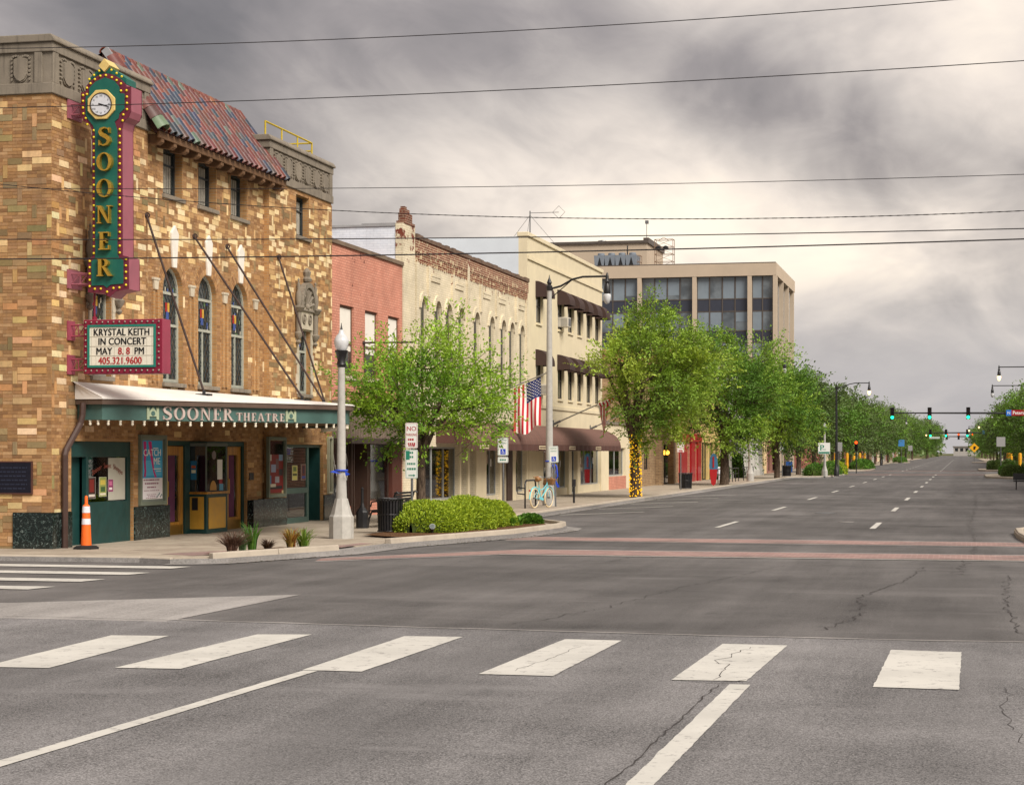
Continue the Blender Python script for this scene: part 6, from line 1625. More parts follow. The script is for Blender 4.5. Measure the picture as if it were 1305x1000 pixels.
# ================================================================ vegetation
def leaves_mesh(name, P, D, L, W, cols, rng, mat=LEAF):
    """one small folded leaf (two triangles pairs) at each P, pointing along D"""
    n = len(P); up = rng.normal(size=(n, 3)) * .75 + np.array([0, 0, 1.0]); D = D / np.linalg.norm(D, axis=1, keepdims=True)
    S = np.cross(D, up); S /= np.maximum(np.linalg.norm(S, axis=1, keepdims=True), 1e-6)
    N = np.cross(S, D); L = L[:, None]; W = W[:, None]
    V = np.empty((n, 4, 3)); V[:, 0] = P; V[:, 1] = P + D * L * .5 + S * W + N * W * .35; V[:, 2] = P + D * L; V[:, 3] = P + D * L * .5 - S * W + N * W * .35
    F = np.arange(n * 4).reshape(n, 4); C4 = np.ones((n, 4, 4)); C4[:, :, :3] = cols[:, None, :]
    return np_mesh(name, V.reshape(-1, 3), F, mat, C4.reshape(-1, 4))
def tree_parts(parent, seed, H, trunk_h, crown_c, rad, n_clump, twigs, lv, leaf, palette, trunk_r=.16, forks=5, clump_r=(.5, 1.0), droop=.0, top_bias=.15, skip=None):
    rng = np.random.default_rng(seed); rnd = random.Random(seed)
    # clump centres spread through the crown volume, kept apart
    cl = []; tries = 0
    while len(cl) < n_clump and tries < 6000:
        tries += 1; p = rng.uniform(-1, 1, 3); rr = np.linalg.norm(p)
        if rr > 1 or rr < .28: continue
        if p[2] > .2: p[:2] *= 1 - .45 * (p[2] - .2)
        q = np.array(crown_c) + p * np.array(rad) * .82
        if skip and skip(q): continue
        if all(np.linalg.norm((q - c_) / np.array(rad)) > .30 for c_, _ in cl): cl.append((q, rng.uniform(*clump_r)))
    # trunk and limbs
    m = MB(); base = [Vector((0, 0, 0)), Vector((rnd.uniform(-.04, .04), rnd.uniform(-.04, .04), trunk_h * .5)), Vector((rnd.uniform(-.08, .08), rnd.uniform(-.08, .08), trunk_h))]
    m.tube([(0, 0, -.05), (0, 0, .08), base[1], base[2]], [trunk_r * 1.35, trunk_r * 1.08, trunk_r, trunk_r * .9], 10); fk = base[2]
    lims = []
    for k_ in range(forks):
        a = 2 * math.pi * (k_ + rnd.random() * .5) / forks; o_ = Vector((math.cos(a) * rad[0] * .38, math.sin(a) * rad[1] * .38, (crown_c[2] - trunk_h) * rnd.uniform(.75, 1.15))); e = fk + o_
        mid_ = fk + o_ * .5 + Vector((o_.x * -.12, o_.y * -.12, .1)); m.tube([fk - Vector((0, 0, .06)), mid_, e], [trunk_r * .62, trunk_r * .42, trunk_r * .26], 7); lims.append((mid_, e))
    lead = fk + Vector((0, 0, (crown_c[2] + rad[2] * .45) - trunk_h)); m.tube([fk - Vector((0, 0, .1)), fk.lerp(lead, .5) + Vector((.08, -.05, 0)), lead], [trunk_r * .7, trunk_r * .4, trunk_r * .14], 7); lims.append((fk.lerp(lead, .5), lead))
    for q, r in cl:
        q = Vector(q); src = min((p for l_ in lims for p in l_), key=lambda p: (p - q).length + (0 if p.z < q.z else .8)); md = src.lerp(q, .55) + Vector((0, 0, -.1)); m.tube([src, md, q], [trunk_r * .24, trunk_r * .15, .012], 5)
    tr = m.build('trunk', BARK, parent, smooth=True)
    # twigs with leaves
    PP, DD, LL, WW, CC_ = [], [], [], [], []; ctr = np.array(crown_c); tw = MB()
    for q, r in cl:
        ax = q - np.array([0, 0, crown_c[2] - rad[2] * .3]); ax[:2] *= 1.0; ax /= max(np.linalg.norm(ax), 1e-6)
        base_col = np.array(palette[rng.integers(len(palette))])
        for _ in range(twigs):
            # a flat spray: leaves fan out to both sides of the twig, young sprays paler than old ones
            d = ax * .9 + rng.normal(size=3) * .7 + np.array([0, 0, top_bias - droop]); d /= np.linalg.norm(d)
            s = q + rng.normal(size=3) * r * .34; ln = r * rng.uniform(.6, 1.55); n = lv
            side = np.cross(d, np.array([0, 0, 1.0]) + rng.normal(size=3) * .3); side /= max(np.linalg.norm(side), 1e-6); nrm = np.cross(side, d)
            t_ = rng.uniform(.05, 1, n)[:, None]; bend = np.array([0, 0, -droop * .5]) + rng.normal(size=3) * .12
            lat = rng.normal(size=(n, 1)) * (.17 * (1.15 - .75 * t_)) * ln
            pts = s + d * ln * t_ + bend * (t_ ** 2) * ln + side * lat + nrm * rng.normal(size=(n, 1)) * .03
            dirs = d * .8 + side * np.sign(lat) * .6 + rng.normal(size=(n, 3)) * .35 + np.array([0, 0, -.08])
            PP.append(pts); DD.append(dirs); LL.append(leaf * rng.uniform(.65, 1.35, n)); WW.append(leaf * rng.uniform(.2, .36, n))
            tc_ = base_col * rng.uniform(.7, 1.25); CC_.append(np.clip(tc_ * rng.uniform(.85, 1.15, (n, 1)), 0, 1))
            if rng.random() < .25: tw.tube([tuple(s), tuple(s + d * ln * .9)], [.012, .004], 4)
    me = leaves_mesh('crown', np.concatenate(PP), np.concatenate(DD), np.concatenate(LL), np.concatenate(WW), np.concatenate(CC_), rng)
    cr = link('crown', me, parent); o = tw.build('twigs', BARK, parent, kind='stuff')
    return tr, cr
PAL1 = [srgb(134, 172, 56), srgb(114, 156, 50), srgb(156, 190, 68), srgb(100, 140, 46), srgb(144, 178, 58), srgb(120, 160, 48)]
PAL2 = [srgb(152, 178, 70), srgb(134, 164, 64), srgb(170, 190, 82), srgb(116, 148, 58), srgb(160, 182, 72)]
PAL3 = [srgb(114, 152, 60), srgb(94, 132, 52), srgb(132, 166, 64), srgb(150, 180, 70), srgb(102, 140, 56)]
PAL4 = [srgb(92, 114, 66), srgb(82, 102, 58), srgb(104, 126, 72), srgb(96, 118, 66)]
t1 = thing('street_tree', 'small bushy bright green tree behind the clipped hedge', 'tree', (-13.35, 47.4, .1), 'street trees')
t1.location = (0, 0, 0); ORG[t1.name] = Vector(); tree_parts(t1, 3, 5.2, 1.7, (.1, 0, 3.25), (2.25, 2.25, 1.55), 32, 28, 26, .09, PAL1, .12, 6, (.45, .95), .02, .3); t1.location = (-13.35, 47.4, .08)
t2 = thing('street_tree', 'yellow-green tree with string lights wound round its trunk', 'tree', (0, 0, 0), 'street trees')
tree_parts(t2, 8, 8.2, 2.0, (.8, 0, 5.0), (2.65, 2.7, 3.1), 50, 32, 26, .115, PAL2, .2, 6, (.5, 1.0), .12, .25, skip=lambda q: q[0] < -.5 and 2.9 < q[2] < 4.9); t2.location = (-12.82, 77.3, .1)
t3 = thing('street_tree', 'tall full green tree just past the black litter bin', 'tree', (0, 0, 0), 'street trees')
tree_parts(t3, 15, 9.4, 2.1, (.3, 0, 5.5), (3.5, 3.4, 3.7), 54, 32, 22, .14, PAL3, .25, 6, (.65, 1.15), .1, .25); t3.location = (-13.0, 108.8, .1)
t4 = thing('street_tree', 'dark green tree beside the handrail, fourth along the left pavement', 'tree', (0, 0, 0), 'street trees')
tree_parts(t4, 22, 8.6, 2.2, (.2, 0, 5.1), (3.4, 3.4, 3.3), 44, 28, 18, .18, PAL3, .2, 5, (.8, 1.3), .1, .25); t4.location = (-12.8, 138.6, .1)
f1 = thing('street_tree', 'far', 'tree', (0, 0, 0), 'street trees'); tree_parts(f1, 31, 8.5, 2.2, (0, 0, 5.2), (3.5, 3.5, 3.3), 42, 20, 13, .25, PAL3[:2] + PAL4[2:], .2, 5, (.9, 1.5), .1, .25)
f2 = thing('street_tree', 'far', 'tree', (0, 0, 0), 'street trees'); tree_parts(f2, 37, 9, 2.2, (0, 0, 5.4), (3.6, 3.6, 3.5), 42, 20, 13, .25, PAL4, .2, 5, (.9, 1.5), .1, .25)
used = {f1.name: False, f2.name: False}
ords = ['first', 'second', 'third', 'fourth', 'fifth', 'sixth', 'seventh', 'eighth', 'ninth', 'tenth', '11th', '12th', '13th', '14th', '15th', '16th', '17th', '18th', '19th', '20th']
random.seed(77)
def far_tree(x, y, sc, label):
    pr_ = random.choice((f1, f2)); o = place(pr_, used[pr_.name], (x, y, .08), random.uniform(0, 6.28), label, (sc * random.uniform(.92, 1.08), sc * random.uniform(.92, 1.08), sc)); used[pr_.name] = True
for i, (y, s_) in enumerate(((161, 1.0), (178, .98), (214, 1.02), (236, .98), (258, 1.05), (281, 1.0), (306, 1.02), (332, 1.05), (360, 1.0))):
    far_tree(-13.1, y, s_, 'dark green street tree in the left row, %s past the handrail' % ords[i])
for i, (y, s_) in enumerate(((150, .95), (168, .98), (206, 1.05), (224, 1.0), (244, 1.06), (266, 1.0), (290, 1.05), (316, 1.04), (344, 1.0), (402, 1.05), (440, 1.1))):
    far_tree(9.0 if y < 200 else 7.6, y, s_, 'dark green street tree in the right-hand row, %s from the near end' % ords[i])
for i, (x, y, s_) in enumerate(((-15, 415, 1.25), (-17, 440, 1.45), (-14, 470, 1.35), (-19, 500, 1.5), (-13, 535, 1.3), (-16, 580, 1.45), (-11, 640, 1.4), (-12, 720, 1.6))):
    far_tree(x, y, s_, 'large shade tree left of the street beyond the shops, %s of its group' % ords[i])
for i, (x, y, s_) in enumerate(((7.5, 480, 1.1), (7.5, 530, 1.2), (7, 600, 1.2), (8.5, 690, 1.5), (8, 800, 1.6))):
    far_tree(x, y, s_, 'large shade tree right of the street beyond the shops, %s of its group' % ords[i])
# the wooded rise that closes the view
rng = np.random.default_rng(5); n = 9000; P = np.stack([rng.uniform(-420, 420, n), rng.uniform(900, 1050, n), np.zeros(n)], 1); P = P[np.abs(P[:, 0] + 3) > 6]
hgt = 8 + 5 * np.sin(P[:, 0] * .05) * np.sin(P[:, 0] * .013 + 1); P[:, 2] = rng.uniform(0, 1, len(P)) ** .6 * hgt
me = leaves_mesh('woodland', P, rng.normal(size=(len(P), 3)), rng.uniform(1.5, 3, len(P)), rng.uniform(.8, 1.4, len(P)), np.array([PAL4[i % 4] for i in range(len(P))]) * rng.uniform(.8, 1.2, (len(P), 1)), rng)
tag(link('woodland', me), 'distant wooded rise along the end of the street', 'woodland', kind='stuff')

def hedge(name, label, cat, path, width, height, nleaf, leaf, pal, seed, group=None, lump=.09):
    rng = np.random.default_rng(seed); o = thing(name, label, cat, (path[0][0], path[0][1], .1), group); path = [np.array(p) for p in path]
    seg = [np.linalg.norm(b - a) for a, b in zip(path, path[1:])]; T = sum(seg)
    def at(s):
        for a, b, l_ in zip(path, path[1:], seg):
            if s <= l_: return a + (b - a) * s / l_, (b - a) / l_
            s -= l_
        return path[-1], (path[-1] - path[-2]) / seg[-1]
    rnd = np.random.default_rng(seed + 1); ph = rnd.uniform(0, 6.28, 8)
    def surf(s, a, k=1.0):
        p, d = at(s); nrm = np.array([-d[1], d[0]]); e = min(s, T - s) / (width * .55); tp = math.sqrt(max(0, 1 - (1 - min(e, 1)) ** 2)) * .96 + .04
        lu = 1 + lump * (math.sin(s * 3.1 + ph[0]) + .7 * math.sin(s * 5.3 + a * 2 + ph[1]) + .6 * math.sin(a * 5 + s * 2.2 + ph[2]))
        w, h_ = width / 2 * tp * lu * k, height * (.35 + .65 * tp) * lu * k
        ca, sa = math.cos(a), math.sin(a); ca = math.copysign(abs(ca) ** .92, ca); sa = abs(sa) ** .88
        return np.array([p[0] + nrm[0] * ca * w, p[1] + nrm[1] * ca * w, .12 + sa * h_])
    m = MB(); ns, na = max(10, int(T / .18)), 14
    for i in range(ns + 1):
        for j in range(na + 1): m.v.append(tuple(surf(T * i / ns, math.pi * j / na, .9))); m.c.append((1,) * 4)
    for i in range(ns):
        for j in range(na): q = i * (na + 1) + j; m.f.append((q, q + 1, q + na + 2, q + na + 1))
    m.build('dark_core', HCORE, o)  # solid core in place of branches, coloured dark as the hedge's shaded inside
    S = rng.uniform(0, T, nleaf); A = rng.uniform(0, math.pi, nleaf); K = rng.uniform(.88, 1.04, nleaf)
    P = np.array([surf(s, a, k) for s, a, k in zip(S, A, K)]); C0 = np.array([surf(s, a, .5) for s, a in zip(S[:], A[:])])
    D = P - C0; D /= np.maximum(np.linalg.norm(D, axis=1, keepdims=True), 1e-6); D += rng.normal(size=D.shape) * .55 + np.array([0, 0, .25])
    cols = np.array([pal[i] for i in rng.integers(len(pal), size=nleaf)]) * rng.uniform(.8, 1.2, (nleaf, 1))
    me = leaves_mesh('foliage', P - np.array(ORG[o.name]), D, leaf * rng.uniform(.7, 1.3, nleaf), leaf * rng.uniform(.25, .4, nleaf), np.clip(cols, 0, 1), rng); link('foliage', me, o)
    return o
HCORE = paint('hedge_core', (60, 74, 22), .9, .3, 12, .4)
HP = [srgb(152, 172, 46), srgb(134, 156, 40), srgb(168, 186, 58), srgb(116, 140, 36), srgb(158, 178, 50)]
hedge('clipped_hedge', 'long rounded yellow-green clipped hedge in the kerbed bed', 'hedge', [(-11.85, 41.2), (-11.7, 42.5), (-11.55, 44.2), (-11.5, 45.7), (-11.6, 46.9)], 1.8, .62, 30000, .06, HP, 2)
DK = [srgb(70, 110, 36), srgb(84, 126, 42), srgb(96, 138, 46), srgb(60, 98, 32)]
hedge('low_shrub', 'small green shrub at the tip of the kerbed bed', 'shrub', [(-10.75, 47.0), (-10.5, 47.2), (-10.25, 47.4)], .6, .26, 1400, .07, DK, 6)
for i, (p0, p1, w, h_, lab) in enumerate((((-11.3, 152.5), (-11.2, 156.5), 1.5, .8, 'rounded green shrub at the foot of the parking sign pole'), ((-10.6, 157.5), (-10.4, 162), 1.6, .9, 'rounded green shrub behind the blank grey street sign'), ((-10.6, 163.5), (-10.2, 167.5), 1.6, .95, 'rounded yellow-green shrub nearest the far crossing on the left'))):
    hedge('far_shrub', lab, 'shrub', [p0, p1], w, h_, 2200, .13, HP if i == 2 else DK, 40 + i, 'shrubs on the far corner bed')
hedge('right_hedge', 'long low dark hedge on the right-hand corner bed', 'hedge', [(2.9, 152.6), (5.8, 152.9), (8.5, 153.2)], 1.5, .8, 5000, .12, PAL4, 50, 'hedges right of the street')
hedge('right_hedge', 'small hedge just behind the long low hedge on the right', 'hedge', [(3.2, 162), (4.4, 164)], 1.3, .8, 1800, .13, DK, 51, 'hedges right of the street')
hedge('right_hedge', 'hedge on the right past the traffic lights', 'hedge', [(2.7, 213), (4.6, 214), (6.5, 214)], 1.5, .9, 2000, .18, PAL4, 52, 'hedges right of the street')
for i, (p0, p1) in enumerate((((-11, 212), (-10.6, 218)), ((-11, 220), (-10.6, 226)), ((-12, 374), (-11, 384)))):
    hedge('far_shrub', 'green shrub bed on the left beyond the traffic lights, %s of three' % ords[i], 'shrub', [p0, p1], 1.7, .9, 1800, .18, DK, 60 + i, 'shrubs beyond the lights')
hedge('far_shrub', 'upright green shrub against the grey columned building, left one', 'shrub', [(-15.9, 131.6), (-15.9, 132.6)], 1.0, 1.5, 900, .14, DK, 70); hedge('far_shrub', 'upright green shrub against the grey columned building, right one', 'shrub', [(-15.9, 140.2), (-15.9, 142.0)], 1.0, 1.5, 900, .14, DK, 71)

def tuft(label, loc, blades, h_, spread, cols, seed, wid=.012, name='plant', twig=False):
    rng = np.random.default_rng(seed); o = thing(name, label, 'plant', loc); m = MB()
    for _ in range(blades):
        a = rng.uniform(0, 6.28); l_ = h_ * rng.uniform(.55, 1.1); sp = spread * rng.uniform(.2, 1); d = Vector((math.cos(a), math.sin(a), 0)); b = Vector(loc) + d * rng.uniform(0, spread * .25); s = Vector((-d.y, d.x, 0)) * wid * rng.uniform(.6, 1.3)
        pts = [b + d * sp * (t_ ** 1.8) + Vector((0, 0, l_ * (t_ - .28 * t_ ** 3))) for t_ in (0, .35, .7, 1)]; ws = [1, .95, .65, .08]; c_ = tuple(np.array(cols[rng.integers(len(cols))]) * rng.uniform(.8, 1.2)) + (1,)
        V = []
        for p, w in zip(pts, ws): V += [p - s * w, p + s * w]
        m.add(V, [(0, 1, 3, 2), (2, 3, 5, 4), (4, 5, 7, 6)], c_)
        if twig: m.tube([pts[0], pts[1], pts[3]], [.006, .004, .002], 4, col=c_)
    m.build('leaves', LEAF, o, cols=True); return o
TWG = [srgb(98, 74, 62), srgb(120, 92, 78), srgb(84, 62, 52)]; GRN = [srgb(72, 112, 44), srgb(96, 134, 52), srgb(60, 96, 40)]; YEL_ = [srgb(150, 120, 62), srgb(170, 140, 70), srgb(120, 112, 52), srgb(150, 84, 50)]
tuft('brown leafless twiggy shrub at the left end of the planter bed', (-12.68, 32.55, .13), 150, .5, .34, TWG, 1, .006, 'dry_shrub', True)
tuft('tall green spiky plant with buds in the planter bed', (-12.46, 33.0, .13), 50, .72, .3, GRN, 2, .018)
tuft('grey-green bushy plant left of the tall spiky plant', (-12.6, 32.85, .13), 70, .4, .26, [srgb(112, 138, 100), srgb(96, 124, 84)], 3, .014)
tuft('low dark withered clump in the middle of the planter bed', (-12.3, 33.35, .13), 120, .27, .26, [srgb(70, 56, 50), srgb(92, 72, 62)], 4, .009, 'dry_clump')
tuft('yellowing leafy plant in the planter bed', (-12.06, 33.95, .13), 120, .52, .32, YEL_, 5, .013)
tuft('green grassy plant at the right end of the planter bed', (-11.9, 34.2, .13), 80, .52, .42, [srgb(110, 140, 56), srgb(136, 158, 72), srgb(90, 124, 48)], 6, .012)
for i, (x, y) in enumerate(((-10.75, 44.9), (-10.6, 45.6), (-10.55, 46.3), (-10.9, 44.3))): tuft('bright green lily clump in front of the clipped hedge, %s from the left' % ['second', 'third', 'fourth', 'first'][i], (x, y, .14), 60, .3, .3, [srgb(104, 150, 52), srgb(122, 168, 66), srgb(86, 130, 44)], 20 + i, .02)

# ================================================================ street furniture
# concrete lamp post with acorn globe
def acorn_lamp(loc, label, scale=1.0, group='acorn lamp posts'):
    o = thing('lamp_post', label, 'lamp post', (0, 0, 0), group)
    m = MB(); m.lathe([(.26, 0), (.26, .48), (.245, .5), (.225, .53), (.17, .72), (.135, .86)], (0, 0, 0), 8, ph=R(22.5)); m.build('base', CONC_P, o)
    m = MB(); m.lathe([(.12, .86), (.098, 1.4), (.075, 3.62)], (0, 0, 0), 12); m.build('shaft', CONC_P, o, smooth=True)
    m = MB(); m.lathe([(.075, 3.62), (.105, 3.68), (.08, 3.76), (.12, 3.92), (.14, 3.95), (.14, 3.98)], (0, 0, 0), 12); m.build('collar', BLACK, o, smooth=True)
    m = MB(); m.lathe([(.1, 3.98), (.125, 4.02), (.152, 4.12), (.155, 4.18), (.15, 4.2), (.115, 4.28), (.06, 4.34), (.05, 4.4), (.02, 4.42)], (0, 0, 0), 16); m.build('globe', GLOBE, o, smooth=True)
    m = MB(); m.lathe([(.03, 4.42), (.015, 4.48), (.004, 4.56)], (0, 0, 0), 8); m.build('finial', BLACK, o)
    o.location = loc; o.scale = (scale,) * 3; return o
GLOBE = plain('white_acrylic_globe', (196, 198, 200), .25)
lp = acorn_lamp((-12.74, 39.0, .08), 'concrete lamp post with white acorn globe in front of the theatre')
BLUE = paint('blue_ribbon', (36, 72, 190), .5, .1, 8, .1)
m = MB(); m.torus((-12.74, 39.0, 1.53), .125, .02, (0, 0, 1), 14, 5); m.prism([(-12.86, 38.86, 1.53), (-12.95, 38.84, 1.5), (-12.7, 38.85, 1.46)], (0, .01, 0)); m.prism([(-12.62, 38.86, 1.53), (-12.5, 38.84, 1.45), (-12.6, 38.85, 1.42)], (0, .01, 0)); tag(m.build('ribbon', BLUE), 'blue ribbon tied round the acorn lamp post', 'ribbon')
# arm street lamps
LITG = plain('lit_warm_globe', (255, 214, 150), .3, 0, .4, .9)
def arm_lamp(loc, label, pole_mat, lit, arm=2.0, mirror=False, H=7.5, rot=0):
    o = thing('street_light', label, 'street light', (0, 0, 0), 'street lights on curved arms')
    if pole_mat is CONC_P: m = MB(); m.lathe([(.24, 0), (.24, .5), (.22, .52), (.16, .75), (.135, .85), (.13, 1.4), (.085, H - .3), (.085, H - .1)], (0, 0, 0), 12); m.build('pole', pole_mat, o, smooth=True)
    else: m = MB(); m.lathe([(.2, 0), (.2, .5), (.13, .62), (.11, 1), (.07, H - .1)], (0, 0, 0), 12); m.build('pole', pole_mat, o, smooth=True)
    m = MB(); m.lathe([(.1, H - .15), (.11, H), (.06, H + .05), (.09, H + .12), (.02, H + .3), (.003, H + .4)], (0, 0, 0), 10); m.build('cap', BLACK, o)
    s = -1 if mirror else 1
    m = MB(); m.tube([(0, 0, H - .1), (s * arm * .2, 0, H), (s * arm * .4, 0, H + .22), (s * arm * .58, 0, H + .3), (s * arm, 0, H + .3)], .035, 8); m.tube([(0, 0, H - .45), (s * arm * .38, 0, H + .18)], .018, 6); m.build('arm', BLACK, o, smooth=True)
    x = s * arm
    m = MB(); m.lathe([(.11, -.28), (.12, -.2), (.1, 0), (.06, .08), (.09, .14), (.05, .2), (.06, .3), (.03, .42), (.004, .46)], (x, 0, H - .02), 12); m.build('lamp_housing', BLACK, o, smooth=True)
    m = MB(); m.lathe([(.02, -.62), (.08, -.58), (.125, -.45), (.135, -.33), (.115, -.28)], (x, 0, H - .02), 12); m.build('globe', LITG if lit else GLOBE, o, smooth=True)
    o.location = loc; o.rotation_euler = (0, 0, rot); return o
arm_lamp((-13.7, 64.7, .08), 'tall concrete street light with curved black arm beside the bicycle', CONC_P, False)
arm_lamp((-13.2, 124.5, .08), 'street light with its arm showing above the third tree', CONC_P, False, 2.2)
arm_lamp((-9.45, 152.0, .1), 'black street light with lit globe at the far left corner', BLACK, True, 2.5, False, 6.9)
arm_lamp((7.5, 137, .08), 'nearer of the two lit street lights at the right edge', BLACK, True, 5.0, True, 7.4)
arm_lamp((7.6, 160, .08), 'farther, lower street light at the right edge', BLACK, False, 5.2, True, 6.9)
arm_lamp((7.2, 255, .08), 'street light on the right past the street name sign', BLACK, False, 3.4, True, 6.8)
arm_lamp((6.8, 330, .08), 'distant lit street light on the right, first of the far pair', BLACK, True, 4.0, True, 6.5)
arm_lamp((6.8, 360, .08), 'distant lit street light on the right, second of the far pair', BLACK, True, 5.5, True, 6.3)
arm_lamp((-11.5, 290, .08), 'distant street light on the left under the first mast arm', BLACK, False, 3.6, False, 6.6)
arm_lamp((-11.5, 420, .08), 'distant lit street light on the left before the big trees', BLACK, True, 4.2, False, 6.0)
m = MB(); m.torus((-13.7, 64.7, 1.62), .13, .025, (0, 0, 1), 14, 5)
m.tube([(-13.58, 64.6, 1.6), (-13.42, 64.55, 1.45), (-13.38, 64.55, 1.1), (-13.5, 64.55, .95), (-13.46, 64.5, 1.25), (-13.55, 64.55, 1.5)], .03, 5); m.prism([(-13.45, 64.5, 1.0), (-13.3, 64.5, .75), (-13.38, 64.5, .72), (-13.5, 64.5, .98)], (0, .015, 0)); tag(m.build('ribbon', BLUE), 'blue ribbon bow tied round the tall street light by the bicycle', 'ribbon')
acorn_lamp((-10.25, 150.5, .08), 'far acorn lamp post carrying the parking sign', .93)

# signs on poles
def disc_chair(m, cx_, y, cz, s, col):
    """wheelchair symbol"""
    def q(pts): m.prism([(cx_ + a * s, y, cz + b * s) for a, b in pts], (0, -.003, 0), col)
    q([(-.08 + .09 * math.cos(a), .36 + .09 * math.sin(a)) for a in np.linspace(0, 6.283, 10)[:-1]])
    q([(-.14, .26), (-.04, .26), (0, -.02), (-.1, -.02)]); q([(-.06, .02), (.2, .02), (.2, -.06), (-.06, -.06)]); q([(.14, -.04), (.22, -.04), (.34, -.34), (.26, -.36)]); q([(-.04, .16), (.16, .16), (.16, .1), (-.04, .1)])
    for k_ in range(10):
        t0, t1 = R(100 + 26 * k_), R(126 + 26 * k_); q([(-.04 + .26 * math.cos(t0), -.14 + .26 * math.sin(t0)), (-.04 + .26 * math.cos(t1), -.14 + .26 * math.sin(t1)), (-.04 + .2 * math.cos(t1), -.14 + .2 * math.sin(t1)), (-.04 + .2 * math.cos(t0), -.14 + .2 * math.sin(t0))])
def sign_post(loc, label, H, plates, rot=0, lean=0):
    """plates: (z0, z1, half width, painter(m, y))"""
    o = thing('street_sign', label, 'street sign', (0, 0, 0), 'signs on poles')
    m = MB(); m.tube([(0, 0, -.02), (0, 0, H)], .03, 8); m.build('pole', STEEL, o, smooth=True)
    for z0, z1, hw, painter in plates:
        m = MB(); r = .02; m.prism([(-hw, -.034, z0 + r), (-hw + r, -.034, z0), (hw - r, -.034, z0), (hw, -.034, z0 + r), (hw, -.034, z1 - r), (hw - r, -.034, z1), (-hw + r, -.034, z1), (-hw, -.034, z1 - r)], (0, -.006, 0), srgb(228, 230, 226) + (1,))
        painter(m, -.0405, z0, z1, hw); m.build('plate', PRINT, o, cols=True)
    o.location = loc; o.rotation_euler = (0, R(lean), rot); return o
def border(m, y, z0, z1, hw, col, t_=.008):
    for a, b, c_, d in ((-hw + .012, hw - .012, z0 + .012, z0 + .012 + t_), (-hw + .012, hw - .012, z1 - .012 - t_, z1 - .012), (-hw + .012, -hw + .012 + t_, z0 + .02 + t_, z1 - .02 - t_), (hw - .012 - t_, hw - .012, z0 + .02 + t_, z1 - .02 - t_)): m.box(a, b, y - .001, y, c_, d, col)
def bars(m, y, zs, hw, col, h_=.03, seed=1):
    rn = random.Random(seed)
    for z in zs:
        u = -hw
        while u < hw - .03: l_ = rn.uniform(.025, .05); m.box(u, min(u + l_, hw), y - .001, y, z, z + h_, col); u += l_ + .012
RD = srgb(170, 52, 60) + (1,); GN = srgb(40, 128, 104) + (1,); BU = srgb(30, 70, 190) + (1,); WT = srgb(236, 238, 236) + (1,)
def nopark(m, y, z0, z1, hw):
    border(m, y, z0, z1, hw, RD); text_on(m, 'NO', .15, (0, y - .001, z1 - .19), '-Y', .001, col=RD, bold=1); text_on(m, 'PARKING', .085, (0, y - .001, z1 - .31), '-Y', .001, col=RD, xs=.78, bold=1); bars(m, y, (z1 - .42, z1 - .52), hw * .6, RD, .05); m.box(-hw * .55, hw * .3, y - .001, y, z0 + .05, z0 + .075, RD); m.prism([(hw * .3, y, z0 + .03), (hw * .65, y, z0 + .0625), (hw * .3, y, z0 + .095)], (0, -.001, 0), RD)
def parking2(m, y, z0, z1, hw):
    border(m, y, z0, z1, hw, GN); m.box(-hw + .02, -hw * .3, y - .001, y, z1 - .24, z1 - .03, GN); bars(m, y, (z1 - .1, z1 - .2), hw * .28, GN, .05, 3); bars(m, y, (z1 - .36, z1 - .48), hw * .7, GN, .05, 4); m.box(-hw * .5, hw * .3, y - .001, y, z0 + .06, z0 + .085, GN); m.prism([(hw * .3, y, z0 + .04), (hw * .65, y, z0 + .0725), (hw * .3, y, z0 + .105)], (0, -.001, 0), GN)
def reserved(m, y, z0, z1, hw):
    border(m, y, z0, z1, hw, GN); text_on(m, 'RESERVED', .062, (0, y - .001, z1 - .1), '-Y', .001, col=GN, xs=.8); text_on(m, 'PARKING', .062, (0, y - .001, z1 - .19), '-Y', .001, col=GN, xs=.8); m.box(-hw * .5, hw * .5, y - .0012, y, z0 + .04, z0 + .04 + hw, BU); disc_chair(m, 0, y - .0012, z0 + .04 + hw * .5, hw * .85, WT)
def small_plate(m, y, z0, z1, hw): border(m, y, z0, z1, hw, GN, .006); bars(m, y, (z0 + .06,), hw * .65, GN, .05, 6)
sign_post((-12.6, 43.9, .08), 'NO PARKING sign above a green time-limit sign, standing behind the hedge', 2.5, [(1.93, 2.53, .15, nopark), (1.22, 1.9, .15, parking2)])
sign_post((-13.35, 56.4, .08), 'disabled parking sign on a grey pole right of the hedge', 2.28, [(1.74, 2.28, .16, reserved), (1.53, 1.7, .16, small_plate)])
sign_post((-13.25, 63.6, .08), 'disabled parking sign on a leaning pole beside the tall street light', 2.05, [(1.5, 2.05, .16, reserved)], 0, -2)
sign_post((-13.35, 94.0, .08), 'small red lettered parking sign above the black litter bin', 2.5, [(1.85, 2.35, .17, nopark)])
sign_post((-13.1, 146.0, .08), 'green parking sign by the far litter bin', 2.6, [(2.0, 2.6, .16, small_plate)])
def psign(m, y, z0, z1, hw): m.box(-hw + .03, hw - .03, y - .001, y, z0 + .03, z0 + .16, GN); text_on(m, 'P', .62, (-hw * .35, y - .001, z0 + .26), '-Y', .001, col=GN, bold=3); bars(m, y, (z0 + .3,), hw * .3, GN, .06, 9)
sign_post((-10.25, 149.9, .08), 'white sign with a large green letter P on the far acorn lamp post', 2.5, [(1.75, 2.6, .45, psign)])
def blank(m, y, z0, z1, hw): m.box(-hw, hw, y - .001, y, z0, z1, srgb(150, 150, 150) + (1,))
sign_post((-9.3, 152.5, .08), 'blank grey back of a street sign on the far corner', 2.65, [(1.95, 2.65, .27, blank)])
